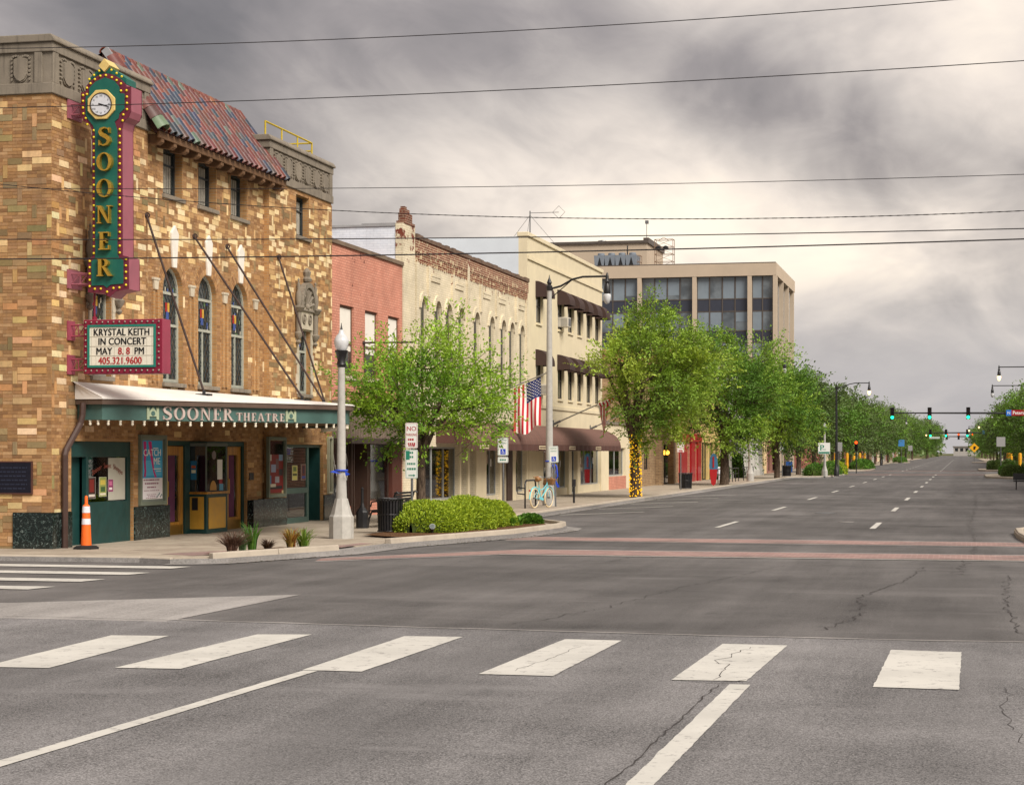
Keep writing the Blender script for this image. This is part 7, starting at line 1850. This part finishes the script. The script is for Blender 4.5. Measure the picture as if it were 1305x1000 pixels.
sign_post((3.6, 188.0, .0), 'blank grey back of a street sign at the right edge', 3.4, [(2.5, 3.4, .4, blank)])
sign_post((-9.8, 330, .1), 'distant blue street sign on the left', 4.0, [(2.9, 4.0, .5, lambda m, y, z0, z1, hw: m.box(-hw, hw, y - .001, y, z0, z1, srgb(70, 130, 190) + (1,)))])
sign_post((-9.4, 372, .1), 'distant small white sign on the left before the big trees', 3.2, [(2.2, 3.2, .4, blank)])
# yellow warning diamond
wd = thing('warning_sign', 'distant yellow diamond warning sign right of the street', 'street sign', (2.6, 420, .0)); m = MB(); m.tube([(2.6, 420, 0), (2.6, 420, 3.2)], .05, 6); m.build('pole', STEEL, wd)
m = MB(); m.prism([(2.6, 419.9, 2.0), (3.6, 419.9, 3.0), (2.6, 419.9, 4.0), (1.6, 419.9, 3.0)], (0, -.03, 0)); m.build('plate', plain('warning_yellow', (232, 172, 30), .5), wd); m = MB(); m.prism([(2.4, 419.86, 2.6), (2.8, 419.86, 2.6), (2.95, 419.86, 3.3), (2.45, 419.86, 3.3)], (0, -.01, 0)); m.build('symbol', BLACKP, wd)

# traffic channelizer cone
ORA = paint('safety_orange', (236, 104, 30), .5, .1, 6, .2); co = thing('traffic_cone', 'tall slim orange delineator cone with white bands on a black base', 'traffic cone', (-16.0, 33.62, .1))
m = MB(); m.lathe([(.25, 0), (.25, .03), (.2, .06), (.12, .07)], (-16.0, 33.62, .1), 8); m.build('base', paint('black_rubber', (30, 28, 28), .8), co)
m = MB(); m.lathe([(.1, .06), (.08, .5), (.066, .8), (.06, .82), (.03, .84), (.028, .97), (.02, 1.0)], (-16.0, 33.62, .1), 14); m.build('body', ORA, co, smooth=True)
for z0, z1 in ((.46, .57), (.68, .8)):
    r0, r1 = (.0835 + .002 if z0 < .6 else .0755), (.079 if z0 < .6 else .069)
    m = MB(); m.lathe([(r0, z0), (r1, z1)], (-16.0, 33.62, .1), 14); m.build('reflective_band', plain('reflective_white', (216, 214, 222), .4), co)
# ash post, bench, litter bins
ap = thing('ash_receptacle', 'black cigarette post with square base near the bench', 'ash bin', (-13.98, 44.4, .1)); m = MB(); c0 = (-13.98, 44.4, .1)
m.lathe([(.15, 0), (.15, .38), (.13, .42), (.06, .5), (.035, .6), (.03, .9), (.035, .95), (.01, .98)], c0, 8, ph=R(22.5)); m.build('body', BLACK, ap)
be = thing('bench', 'black slatted bench with curled iron arms beside the litter bin', 'bench', (-13.5, 45.4, .1)); zf = .1
for y in (44.75, 46.35):
    m = MB(); m.tube([(-13.95, y, zf), (-13.92, y, zf + .2), (-13.85, y, zf + .38), (-13.5, y, zf + .4), (-13.36, y, zf + .46), (-13.26, y, zf + .82), (-13.22, y, zf + .86), (-13.17, y, zf + .82)], .025, 6); m.tube([(-13.5, y, zf + .4), (-13.42, y, zf + .25), (-13.4, y, zf + .12), (-13.28, y, zf)], .025, 6); m.tube([(-13.36, y, zf + .62), (-13.6, y, zf + .66), (-13.85, y, zf + .62), (-13.88, y, zf + .5)], .02, 6); m.build('leg_frame', BLACK, be, smooth=True)
for k_ in range(6): m = MB(); m.box(-13.92 + k_ * .08, -13.86 + k_ * .08, 44.7, 46.4, zf + .4, zf + .425); m.build('seat_slat', BLACK, be)
for k_ in range(5): z = zf + .5 + k_ * .075; x = -13.36 + .1 * (z - zf - .46) / .4; m = MB(); m.box(x, x + .02, 44.7, 46.4, z, z + .055); m.build('back_slat', BLACK, be)
def litter_bin(loc, label, r=.29, H=.78, solid=False):
    o = thing('litter_bin', label, 'litter bin', (0, 0, 0), 'black litter bins'); m = MB(); n = 26
    m.lathe([(r * .86, .06), (r * .86, H - .04)], (0, 0, 0), 20); m.build('liner', DARK if not solid else BLACK, o)
    for k_ in range(n):
        a = 2 * math.pi * k_ / n; d = Vector((math.cos(a), math.sin(a), 0)); t_ = Vector((-d.y, d.x, 0)) * .022; m = MB(); m.prism([d * (r * .92) - t_ + Vector((0, 0, .05)), d * (r * .92) + t_ + Vector((0, 0, .05)), d * (r * 1.0) + t_ + Vector((0, 0, H - .1)), d * (r * 1.06) + t_ + Vector((0, 0, H)), d * (r * 1.06) - t_ + Vector((0, 0, H)), d * (r * 1.0) - t_ + Vector((0, 0, H - .1))], tuple(-d * .012)); m.build('slat', BLACK, o)
    for z_, r_, t_ in ((H, r * 1.07, .02), (.06, r * .93, .018), (H * .55, r * .96, .012)): m = MB(); m.torus((0, 0, z_), r_, t_, (0, 0, 1), 24, 6); m.build('hoop', BLACK, o)
    o.location = loc; return o
litter_bin((-12.45, 41.6, .1), 'black slatted litter bin at the left end of the hedge')
litter_bin((-13.3, 95.3, .1), 'round black litter bin past the tree with string lights', .33, .8)
litter_bin((-12.9, 147.5, .1), 'round black litter bin by the far green parking sign', .36, .85)
litter_bin((-13.0, 216.0, .12), 'tiny black litter bin beyond the far crossing', .45, 1.0)
# ground spotlight in the hedge bed
sp = thing('ground_spotlight', 'small grey garden spotlight in front of the clipped hedge', 'spotlight', (-11.35, 41.2, .14)); m = MB(); m.tube([(-11.35, 41.2, .12), (-11.35, 41.2, .22)], .012, 6); m.build('stake', BLACK, sp)
m = MB(); m.tube([(-11.38, 41.28, .2), (-11.36, 41.2, .24), (-11.33, 41.1, .29)], [.04, .06, .065], 10); m.build('head', STEEL, sp); m = MB(); m.tube([(-11.33, 41.098, .2905), (-11.329, 41.095, .292)], .055, 10); m.build('lens', GLASS, sp)

# ---- bicycle
BK = thing('bicycle', 'turquoise cruiser bicycle with cream tyres and wicker basket parked by the light pole', 'bicycle', (0, 0, 0))
TURQ = paint('turquoise_enamel', (112, 196, 206), .3, .06, 6, .08); CRMT = paint('cream_tyre', (214, 196, 160), .8); TANL = paint('tan_leather', (146, 104, 62), .6); WICK = paint('wicker', (128, 92, 56), .8, .25, 30, .3)
wr = .33
for x_, nm in ((-.52, 'rear'), (.54, 'front')):
    w = MB(); w.torus((x_, 0, wr), wr - .025, .027, (0, 1, 0), 28, 8); w = w.build('wheel', CRMT, BK, smooth=True)
    m = MB(); m.torus((x_, 0, wr), wr - .055, .012, (0, 1, 0), 28, 6); m.build('rim', STEEL, w)
    m = MB()
    for k_ in range(12): a = math.pi * 2 * k_ / 12; m.tube([(x_, .02 * (-1) ** k_, wr), (x_ + (wr - .06) * math.cos(a), 0, wr + (wr - .06) * math.sin(a))], .0025, 4)
    m.tube([(x_, -.05, wr), (x_, .05, wr)], .025, 8); m.build('spokes', STEEL, w)
    m = MB(); a0, a1 = (R(20), R(185)) if x_ < 0 else (R(10), R(150))
    pts = [(x_ + (wr + .03) * math.cos(a0 + (a1 - a0) * k_ / 12), 0, wr + (wr + .03) * math.sin(a0 + (a1 - a0) * k_ / 12)) for k_ in range(13)]
    m.tube(pts, .024, 6); m.build('mudguard', TURQ, BK, smooth=True)
m = MB(); bb = (-.06, 0, .29); st = (-.22, 0, .72); hd = (.38, 0, .78); hb = (.43, 0, .62)
m.tube([bb, (-.24, 0, .78)], .016, 8); m.tube([hb, (.2, 0, .5), bb], .02, 8); m.tube([hd, (.1, 0, .62), (-.18, 0, .58)], .018, 8)
for s_ in (-.05, .05): m.tube([bb, (-.52, s_, wr)], .01, 6); m.tube([(-.2, s_ * .3, .66), (-.52, s_, wr)], .01, 6); m.tube([(.44, s_ * .8, .6), (.54, s_, wr)], .012, 6)
m.tube([(.36, 0, .84), (.44, 0, .58)], .02, 8); m.build('frame', TURQ, BK, smooth=True)
m = MB(); m.tube([(.35, 0, .84), (.34, 0, .98)], .013, 8); m.tube([(.1, -.3, 1.0), (.2, -.28, 1.02), (.32, -.12, 1.0), (.34, 0, .98), (.32, .12, 1.0), (.2, .28, 1.02), (.1, .3, 1.0)], .012, 8); m.build('handlebar', STEEL, BK, smooth=True)
m = MB()
for s_ in (-1, 1): m.tube([(.1, s_ * .3, 1.0), (0.0, s_ * .31, .985)], .019, 8)
m.build('grip', TANL, BK)
m = MB(); m.tube([(-.24, 0, .76), (-.26, 0, .9)], .013, 8); m.build('seat_post', STEEL, BK)
m = MB(); m.tube([(-.42, 0, .93), (-.34, 0, .95), (-.24, 0, .94), (-.08, 0, .93)], [.06, .1, .07, .025], 10); m.build('saddle', TANL, BK, smooth=True)
m = MB(); m.prism([(.44, -.16, .74), (.66, -.14, .74), (.70, -.18, .96), (.42, -.2, .96)], (0, .36, 0)); m.build('basket', WICK, BK, bevel=.03)
m = MB(); m.prism([(-.3, -.075, .3), (-.02, -.075, .24), (.02, -.075, .32), (-.28, -.075, .38)], (0, .012, 0)); m.build('chain_guard', TURQ, BK)
m = MB(); m.torus((-.06, -.06, .29), .09, .008, (0, 1, 0), 16, 5); m.tube([(-.06, -.06, .29), (-.02, -.1, .13)], .009, 6); m.tube([(-.06, .06, .29), (-.1, .1, .45)], .009, 6); m.box(-.06, .02, -.18, -.1, .12, .145); m.box(-.14, -.06, .1, .18, .44, .465); m.build('crank', STEEL, BK)
m = MB(); m.tube([(-.86, 0, .58), (-.9, 0, .58)], .03, 8); m.build('rear_reflector', REDP, BK)
m = MB(); m.tube([(-.1, .06, .26), (-.14, .16, .0)], .01, 6); m.build('kickstand', STEEL, BK)
BK.location = (-13.42, 62.1, .1); BK.rotation_euler = (R(2), 0, R(76))
br = thing('bike_rack', 'black hoop bicycle rack behind the turquoise bicycle', 'bike rack', (-13.75, 62.2, .1)); x = -13.78
m = MB(); m.tube([(x - .05, 61.5, .08), (x - .05, 61.5, .85), (x - .05, 61.56, .95), (x - .05, 61.7, 1.0), (x - .05, 62.9, 1.0), (x - .05, 63.04, .95), (x - .05, 63.1, .85), (x - .05, 63.1, .08)], .028, 8); m.tube([(x - .05, 61.5, .75), (x - .3, 61.5, .78), (x - .32, 61.5, .68), (x - .3, 61.5, .58), (x - .05, 61.5, .55)], .022, 8); m.build('hoop', BLACK, br, smooth=True)
h2 = thing('bollard_rack', 'small black hitching post beside the leaning disabled parking sign', 'post', (-13.6, 68.5, .1)); m = MB(); m.tube([(-13.6, 68.5, .05), (-13.6, 68.5, .95)], .04, 8); m.tube([(-13.6, 68.25, .95), (-13.6, 68.25, .7), (-13.6, 68.75, .7), (-13.6, 68.75, .95)], .022, 6); m.build('post', BLACK, h2)

# ---- flags
FST = paint('flag_staff', (176, 176, 176), .3, .06, 9, .1, metal=.8)
def staff(base, tip, label):
    o = thing('flag_pole', label, 'flag pole', base, 'angled wall flag poles'); b, t_ = Vector(base), Vector(tip); d = (t_ - b).normalized()
    m = MB(); m.tube([b + d * .05, t_], [.032, .022], 10); m.build('staff', FST, o, smooth=True)
    m = MB(); m.ball(tuple(t_), .055, 10, 6); m.build('finial', FST, o, smooth=True)
    m = MB(); m.box(b.x - .02, b.x + .03, b.y - .06, b.y + .06, b.z - .45, b.z + .18); m.tube([(b.x + .02, b.y, b.z - .35), (b.x + .22, b.y, b.z + .0)], .025, 6); m.tube([b, b + d * .35], .05, 8); m.build('wall_bracket', STEEL, o); return o
RDF, WTF, BLF = srgb(186, 34, 48) + (1,), srgb(236, 232, 226) + (1,), srgb(36, 48, 100) + (1,)
staff((XF, 68.05, 3.9), (-14.5, 68.05, 4.77), 'silver flag pole holding the open hanging flag')
staff((XF, 79.6, 3.1), (-13.0, 79.6, 4.7), 'silver flag pole holding the furled flag')
staff((XF, 87.9, 3.0), (-13.6, 87.9, 4.4), 'silver flag pole reaching into the crown of the tree with string lights')
def flag_cloth(m, top0, top1, drop, nu=26, nv=30, seed=1, amp=.05, gather=.0):
    """stars-and-stripes hanging from its hoist edge (top0 at canton side ... top1)"""
    top0, top1 = Vector(top0), Vector(top1); rn = random.Random(seed)
    def pt(u, v):
        p = top0.lerp(top1, u * (1 - gather * v * .5)); return (p.x, p.y + amp * math.sin(u * 13 + v * 3.0) * (.25 + v) + .03 * math.sin(v * 6), p.z - drop * v * (1 - .05 * math.sin(u * 9)))
    for i in range(nu):
        for j in range(nv):
            s_ = int(i * 13 / nu); can = s_ < 7 and j / nv < .4
            col = BLF if can else (RDF if s_ % 2 == 0 else WTF)
            m.add([pt(i / nu, j / nv), pt((i + 1) / nu, j / nv), pt((i + 1) / nu, (j + 1) / nv), pt(i / nu, (j + 1) / nv)], [(0, 1, 2, 3)], col)
    for r_ in range(9):
        for c_ in range(6 if r_ % 2 == 0 else 5):
            v = .4 * (r_ + .7) / 9.5 if False else .4 * (c_ + (.6 if r_ % 2 == 0 else 1.1)) / 6.4; u = (7 / 13) * (r_ + .6) / 9.4
            p = Vector(pt(u, v)); s2 = .026
            for sg in (-.006, .006):
                m.add([(p.x + s2 * (1 if k_ % 2 == 0 else .45) * math.sin(R(36 * k_)), p.y + sg, p.z + s2 * (1 if k_ % 2 == 0 else .45) * math.cos(R(36 * k_))) for k_ in range(10)], [tuple(range(10))], WTF)
fl = thing('flag', 'stars and stripes flag hanging open below its angled pole', 'flag', (-15.0, 68.05, 3.4)); m = MB(); flag_cloth(m, (-14.72, 68.05, 4.62), (-15.72, 68.05, 4.22), 1.75, amp=.06); m.build('cloth', PRINT, fl, cols=True)
fl2 = thing('flag', 'stars and stripes flag rolled around its pole with a drooping corner', 'flag', (-14.2, 79.6, 3.6)); m = MB()
b_, t_ = Vector((XF, 79.6, 3.1)), Vector((-13.0, 79.6, 4.7)); N = 40
for k_ in range(N):
    u0, u1 = .52 + .36 * k_ / N, .52 + .36 * (k_ + 1) / N; p0, p1 = b_.lerp(t_, u0), b_.lerp(t_, u1); r0 = .07 + .03 * math.sin(k_ * .5); col = BLF if k_ > N * .55 and k_ % 5 else WTF if k_ > N * .55 else (RDF if (k_ // 2) % 2 else WTF)
    m.tube([p0 + Vector((0, 0, -.06)), p1 + Vector((0, 0, -.06))], [r0, .07 + .03 * math.sin((k_ + 1) * .5)], 8, False, col)
for k_ in range(12):
    u = .52 + .02 * k_; p = b_.lerp(t_, u) + Vector((0, 0, -.1)); q = b_.lerp(t_, u + .02) + Vector((0, 0, -.1)); L0 = 1.25 * math.exp(-((k_ - 4) / 4.0) ** 2) + .1; L1 = 1.25 * math.exp(-((k_ - 3) / 4.0) ** 2) + .1; col = RDF if k_ % 2 else WTF
    for j in range(6):
        f0, f1 = j / 6, (j + 1) / 6; w0 = .04 * math.sin(j * 1.1 + k_); w1 = .04 * math.sin((j + 1) * 1.1 + k_); cx_ = b_.lerp(t_, .58)
        sh = lambda P_, f: Vector((P_.x + (cx_.x - P_.x) * .6 * f, P_.y, P_.z))
        m.add([tuple(sh(p, f0) + Vector((0, w0, -L0 * f0))), tuple(sh(q, f0) + Vector((0, w0, -L1 * f0))), tuple(sh(q, f1) + Vector((0, w1, -L1 * f1))), tuple(sh(p, f1) + Vector((0, w1, -L0 * f1)))], [(0, 1, 2, 3)], col)
m.build('cloth', PRINT, fl2, cols=True)

# ---- string lights on the tree trunk
SLT = thing('string_lights', 'strings of yellow lights wound around the tree trunk', 'string lights', (-12.82, 77.3, .1)); m = MB(); pts = []
for k_ in range(300): a = k_ * .42; z = .05 + 2.55 * k_ / 300; r = .245 - .03 * z / 2.5; pts.append((-12.82 + r * math.cos(a), 77.3 + r * math.sin(a), .1 + z))
m.tube(pts, .006, 4); m.build('wire', BLACK, SLT)
m = MB(); random.seed(6)
for k_ in range(420):
    a, z = random.uniform(0, 6.28), random.uniform(.05, 2.55); r = .255 - .03 * z / 2.5; m.ball((-12.82 + r * math.cos(a), 77.3 + r * math.sin(a), .1 + z), .024, 5, 3)
m.build('bulbs', plain('yellow_glow_bulb', (236, 180, 30), .4, 0, .4, .32), SLT, kind='stuff')
# rails, chairs and pole sign by the far shops
for i, (y0, y1, lab) in enumerate(((112, 116, 'black hooped handrail nearest the third tree'), (119, 124, 'long black handrail along the pavement ramp'), (127, 133, 'black handrail by the fourth tree'))):
    o = thing('handrail', lab, 'handrail', (-13.6, y0, .1), 'black pavement handrails'); m = MB(); x = -13.9
    m.tube([(x, y0, .1), (x, y0, .95), (x, y0 - .3, 1.0), (x, y0 - .4, .9), (x, y0 - .3, .8), (x, y0, .8)], .03, 6); m.tube([(x, y0, .95), (x, y1, .95)], .03, 6); m.tube([(x, y0, .6), (x, y1, .6)], .022, 6)
    for k_ in range(1, 4): yy = y0 + (y1 - y0) * k_ / 3; m.tube([(x, yy, .1), (x, yy, .95)], .028, 6)
    m.build('rail', BLACK, o)
kb = thing('board_sign', 'upright red and blue surfboard-shaped sign on the pavement', 'sign', (-13.3, 106.4, .1)); m = MB()
P_ = [(0, .0), (.12, .1), (.2, .6), (.24, 1.1), (.2, 1.5), (.1, 1.72), (0, 1.78)]; out2 = P_ + [(-a, b) for a, b in P_[-2:0:-1]]
m.prism([(-13.3 + a, 106.4, .1 + b) for a, b in out2], (0, .05, 0)); m.build('board', plain('board_blue', (64, 112, 146), .5), kb)
m = MB(); low_ = [p for p in out2 if p[1] <= .9]; m.prism([(-13.3 + a, 106.39, .1 + b) for a, b in [(0, 0), (.12, .1), (.2, .6), (.22, .9), (-.22, .9), (-.2, .6), (-.12, .1)]], (0, -.01, 0)); m.box(-13.34, -13.26, 106.37, 106.385, 1.1, 1.7); m.build('red_print', REDP, kb)
ch_ = thing('cafe_chair', 'white plastic chair outside the dark glazed shop', 'chair', (-15.9, 129, .1)); PLW = plain('white_plastic', (220, 222, 226), .4)
m = MB(); m.box(-16.15, -15.7, 128.7, 129.15, .52, .56); m.build('seat', PLW, ch_)
m = MB(); m.box(-16.15, -15.7, 129.12, 129.16, .56, .98); m.build('backrest', PLW, ch_)
for a in (-16.13, -15.74):
    for b in (128.72, 129.1): m = MB(); m.tube([(a, b, .1), (a + .02, b, .53)], .022, 6); m.build('leg', PLW, ch_)
YP = plain('yellow_panel', (222, 160, 30), .5)
for i, (x, y) in enumerate(((-12.9, 206), (-12.6, 222), (-12.4, 232), (-12.4, 246), (-12.4, 258), (5.6, 232), (5.6, 240), (5.6, 249), (5.4, 190))):
    o = thing('banner_post', 'yellow wrapped post on the %s pavement, %s towards the distance' % ('left' if x < 0 else 'right', ords[i] if x < 0 else ords[i - 5]), 'post', (x, y, .1), 'yellow wrapped posts'); m = MB()
    m.lathe([(.15, 0), (.17, .3), (.14, .8), (.17, 1.3), (.15, 1.75), (.04, 1.8)], (x, y, .1), 8); m.build('wrap', YP, o)
bs = thing('street_bench', 'dark bench with red reflector at the right edge', 'bench', (2.75, 103.5, .0))
m = MB(); m.box(2.6, 4.2, 103.2, 103.7, .42, .48); m.build('seat', BLACK, bs); m = MB(); m.box(2.6, 4.2, 103.7, 103.76, .5, .85); m.build('backrest', BLACK, bs)
for x in (2.75, 3.4, 4.05):
    for ya_, yb2, zt_ in ((103.25, 103.3, .42), (103.68, 103.66, .5)): m = MB(); m.tube([(x, ya_, 0), (x, yb2, zt_)], .03, 6); m.build('leg', BLACK, bs)

# ---- traffic signals over the far crossings
LG = plain('green_light', (30, 255, 170), .3, 0, .4, 1.2); LR = plain('red_light', (255, 70, 20), .3, 0, .4, 1.4); LD = plain('dark_lens', (40, 22, 18), .3)
def mast(y, x0, x1, z, label, r=.1):
    o = thing('mast_arm', label, 'traffic signal pole', (x0, y, 0), 'signal mast arms'); m = MB(); m.lathe([(.22, 0), (.2, .4), (.16, .6), (.13, z + .2)], (x0, y, 0), 10); m.build('pole', BLACK, o)
    m = MB(); m.tube([(x0, y, z - .25), (x0 + (x1 - x0) * .3, y, z - .05), (x1, y, z)], [r * 1.2, r, r * .6], 8); m.build('arm', BLACK, o); return o
def signal(x, y, z, lit, label, s=1.0, dx=0):
    o = thing('traffic_signal', label, 'traffic light', (x, y, z), 'traffic lights over the street'); m = MB(); m.box(x - .2 * s, x + .2 * s, y - .25, y - .1, z - .6 * s, z + .6 * s); m.build('housing', BLACK, o)
    for k_, zz_ in enumerate((.4, 0, -.4)):
        on = (lit == 'g' and k_ == 2) or (lit == 'r' and k_ == 0)
        m = MB(); m.tube([(x, y - .25, z + zz_ * s), (x, y - .29, z + zz_ * s)], .16 * s, 12); m.build('lens', (LG if lit == 'g' else LR) if on else LD, o)
        m = MB()
        for j in range(7): a0, a1 = math.pi * j / 7, math.pi * (j + 1) / 7; m.add([(x + .18 * s * math.cos(a0), y - .25, z + zz_ * s + .18 * s * math.sin(a0)), (x + .18 * s * math.cos(a1), y - .25, z + zz_ * s + .18 * s * math.sin(a1)), (x + .18 * s * math.cos(a1), y - .45, z + zz_ * s + .17 * s * math.sin(a1)), (x + .18 * s * math.cos(a0), y - .45, z + zz_ * s + .17 * s * math.sin(a0))], [(0, 1, 2, 3)])
        m.build('visor', BLACK, o)
mast(200.5, 7.5, -7.0, 5.95, 'black signal mast arm over the first far crossing')
for x, lab in ((-6.85, 'leftmost green traffic light on the nearest mast arm'), (-3.15, 'middle green traffic light on the nearest mast arm'), (.65, 'rightmost green traffic light on the nearest mast arm')): signal(x, 200.5, 5.9, 'g', lab)
ns = thing('street_name_sign', 'red street name sign with blue end on the nearest mast arm', 'street sign', (5.6, 200.3, 5.9)); m = MB(); m.box(4.35, 7.6, 200.2, 200.26, 5.62, 6.2); m.build('plate', plain('sign_red', (150, 22, 32), .5), ns)
m = MB(); m.box(4.35, 4.85, 200.17, 200.199, 5.62, 6.2); m.build('blue_end', plain('sign_blue', (36, 110, 200), .5), ns)
m = MB(); text_on(m, 'Peters Ave.', .5, (4.98, 200.19, 5.75), '-Y', .002, 'LEFT', 1, .86, 1); text_on(m, 'N', .4, (4.6, 200.165, 5.77), '-Y', .002); m.build('lettering', WHITE, ns)
mast(392, 8.5, -6.5, 5.9, 'black signal mast arm over the second far crossing', .14)
for x, lab in ((-6.0, 'small leftmost green traffic light at the second far crossing'), (-3.0, 'small middle green traffic light at the second far crossing'), (1.1, 'small rightmost green traffic light at the second far crossing')): signal(x, 392, 5.8, 'g', lab, 1.25)
ns = thing('street_name_sign', 'tiny blue and red street sign at the second far crossing', 'street sign', (4.7, 391.7, 5.9)); m = MB(); m.box(4.5, 6.6, 391.6, 391.7, 5.6, 6.3); m.build('plate', MATS['sign_red'], ns); m = MB(); m.box(4.0, 4.5, 391.6, 391.7, 5.6, 6.3); m.build('blue_end', MATS['sign_blue'], ns)
mast(690, 9.5, -6.0, 7.6, 'distant signal mast arm with red lights', .22)
for x, lab in ((-5.0, 'distant leftmost red traffic light'), (-1.0, 'distant middle red traffic light'), (3.7, 'distant rightmost red traffic light')): signal(x, 690, 7.6, 'r', lab, 1.8)
ns = thing('street_name_sign', 'white street sign hanging among the second crossing lights', 'street sign', (-5, 391, 4.6)); m = MB(); m.box(-6.2, -4.2, 391.4, 391.5, 4.7, 5.1); m.build('plate', plain('grey_white', (176, 186, 180), .5), ns); m = MB(); m.tube([(-5.2, 391.5, 5.1), (-5.2, 392, 5.9)], .03, 5); m.build('hanger', BLACK, ns)
signal(-9.6, 184.0, 2.55, 'r', 'glowing red signal low on the far left corner by the parking sign', .8)
m = MB(); m.tube([(-9.6, 184, 0), (-9.6, 184, 2.1)], .05, 6); tag(m.build('signal_post', BLACK), 'short black post carrying the low red signal', 'post')
# yellow and dark newspaper boxes near the far-left corner
nb_ = thing('newspaper_box', 'blue newspaper box on the far left corner', 'newspaper box', (-13.6, 158, .1)); m = MB(); m.box(-13.85, -13.35, 157.8, 158.2, .35, 1.2); m.build('box', plain('news_blue', (32, 74, 140), .5), nb_); m = MB(); m.box(-13.7, -13.5, 157.9, 158.1, .1, .35); m.build('stand', BLACK, nb_)

# ---- overhead wires, strung across the street between poles outside the view
def wire(label, pts, r, twisted=False):
    """pts: three (x, z) points of a shallow sagging curve at y = 30"""
    (x0, z0), (x1, z1), (x2, z2) = pts; A_ = np.polyfit([x0, x1, x2], [z0, z1, z2], 2); m = MB(); P_ = []
    for k_ in range(121): x = -46 + 80 * k_ / 120; P_.append((x, 30.0, float(np.polyval(A_, x)) if -18 < x < 4 else float(np.polyval(A_, max(-18, min(4, x))) + np.polyval(np.polyder(A_), max(-18, min(4, x))) * (x - max(-18, min(4, x))))))
    m.tube(P_, r, 5)
    if twisted:
        for ph in (0, math.pi):
            T_ = []
            for k_ in range(900):
                x = -30 + 50 * k_ / 900; z = float(np.interp(x, [p[0] for p in P_], [p[2] for p in P_])); T_.append((x, 30 + 0.0045 * math.cos(k_ * 1.3 + ph), z + .0045 * math.sin(k_ * 1.3 + ph)))
            m.tube(T_, .0042, 4, False)
    return tag(m.build('overhead_wire', CABLE), label, 'wire', 'overhead wires')
CABLE = plain('cable_black', (38, 34, 36), .6)
def at30(l_): return [(x * 30 / 27, 1.9 + (z - 1.9) * 30 / 27) for x, z in l_]
wire('topmost overhead wire crossing the sky', at30([(-12.85, 8.01), (-6.41, 7.93), (-.11, 8.05)]), .0075)
wire('second overhead wire from the top', at30([(-10.65, 7.1), (-5.72, 7.09), (.82, 7.18)]), .0075)
wire('third overhead wire from the top, the thinnest', at30([(-14.27, 5.93), (-3.48, 5.67), (.82, 5.65)]), .0055)
wire('twisted overhead cable, fourth from the top', at30([(-14.27, 5.99), (-9.06, 5.45), (.82, 5.16)]), .006, True)
wire('fifth overhead wire from the top', at30([(-14.27, 5.15), (-6.29, 4.98), (.82, 4.92)]), .0085)
wire('lowest overhead wire, the thickest', at30([(-14.27, 4.85), (-6.29, 4.76), (.82, 4.78)]), .011)
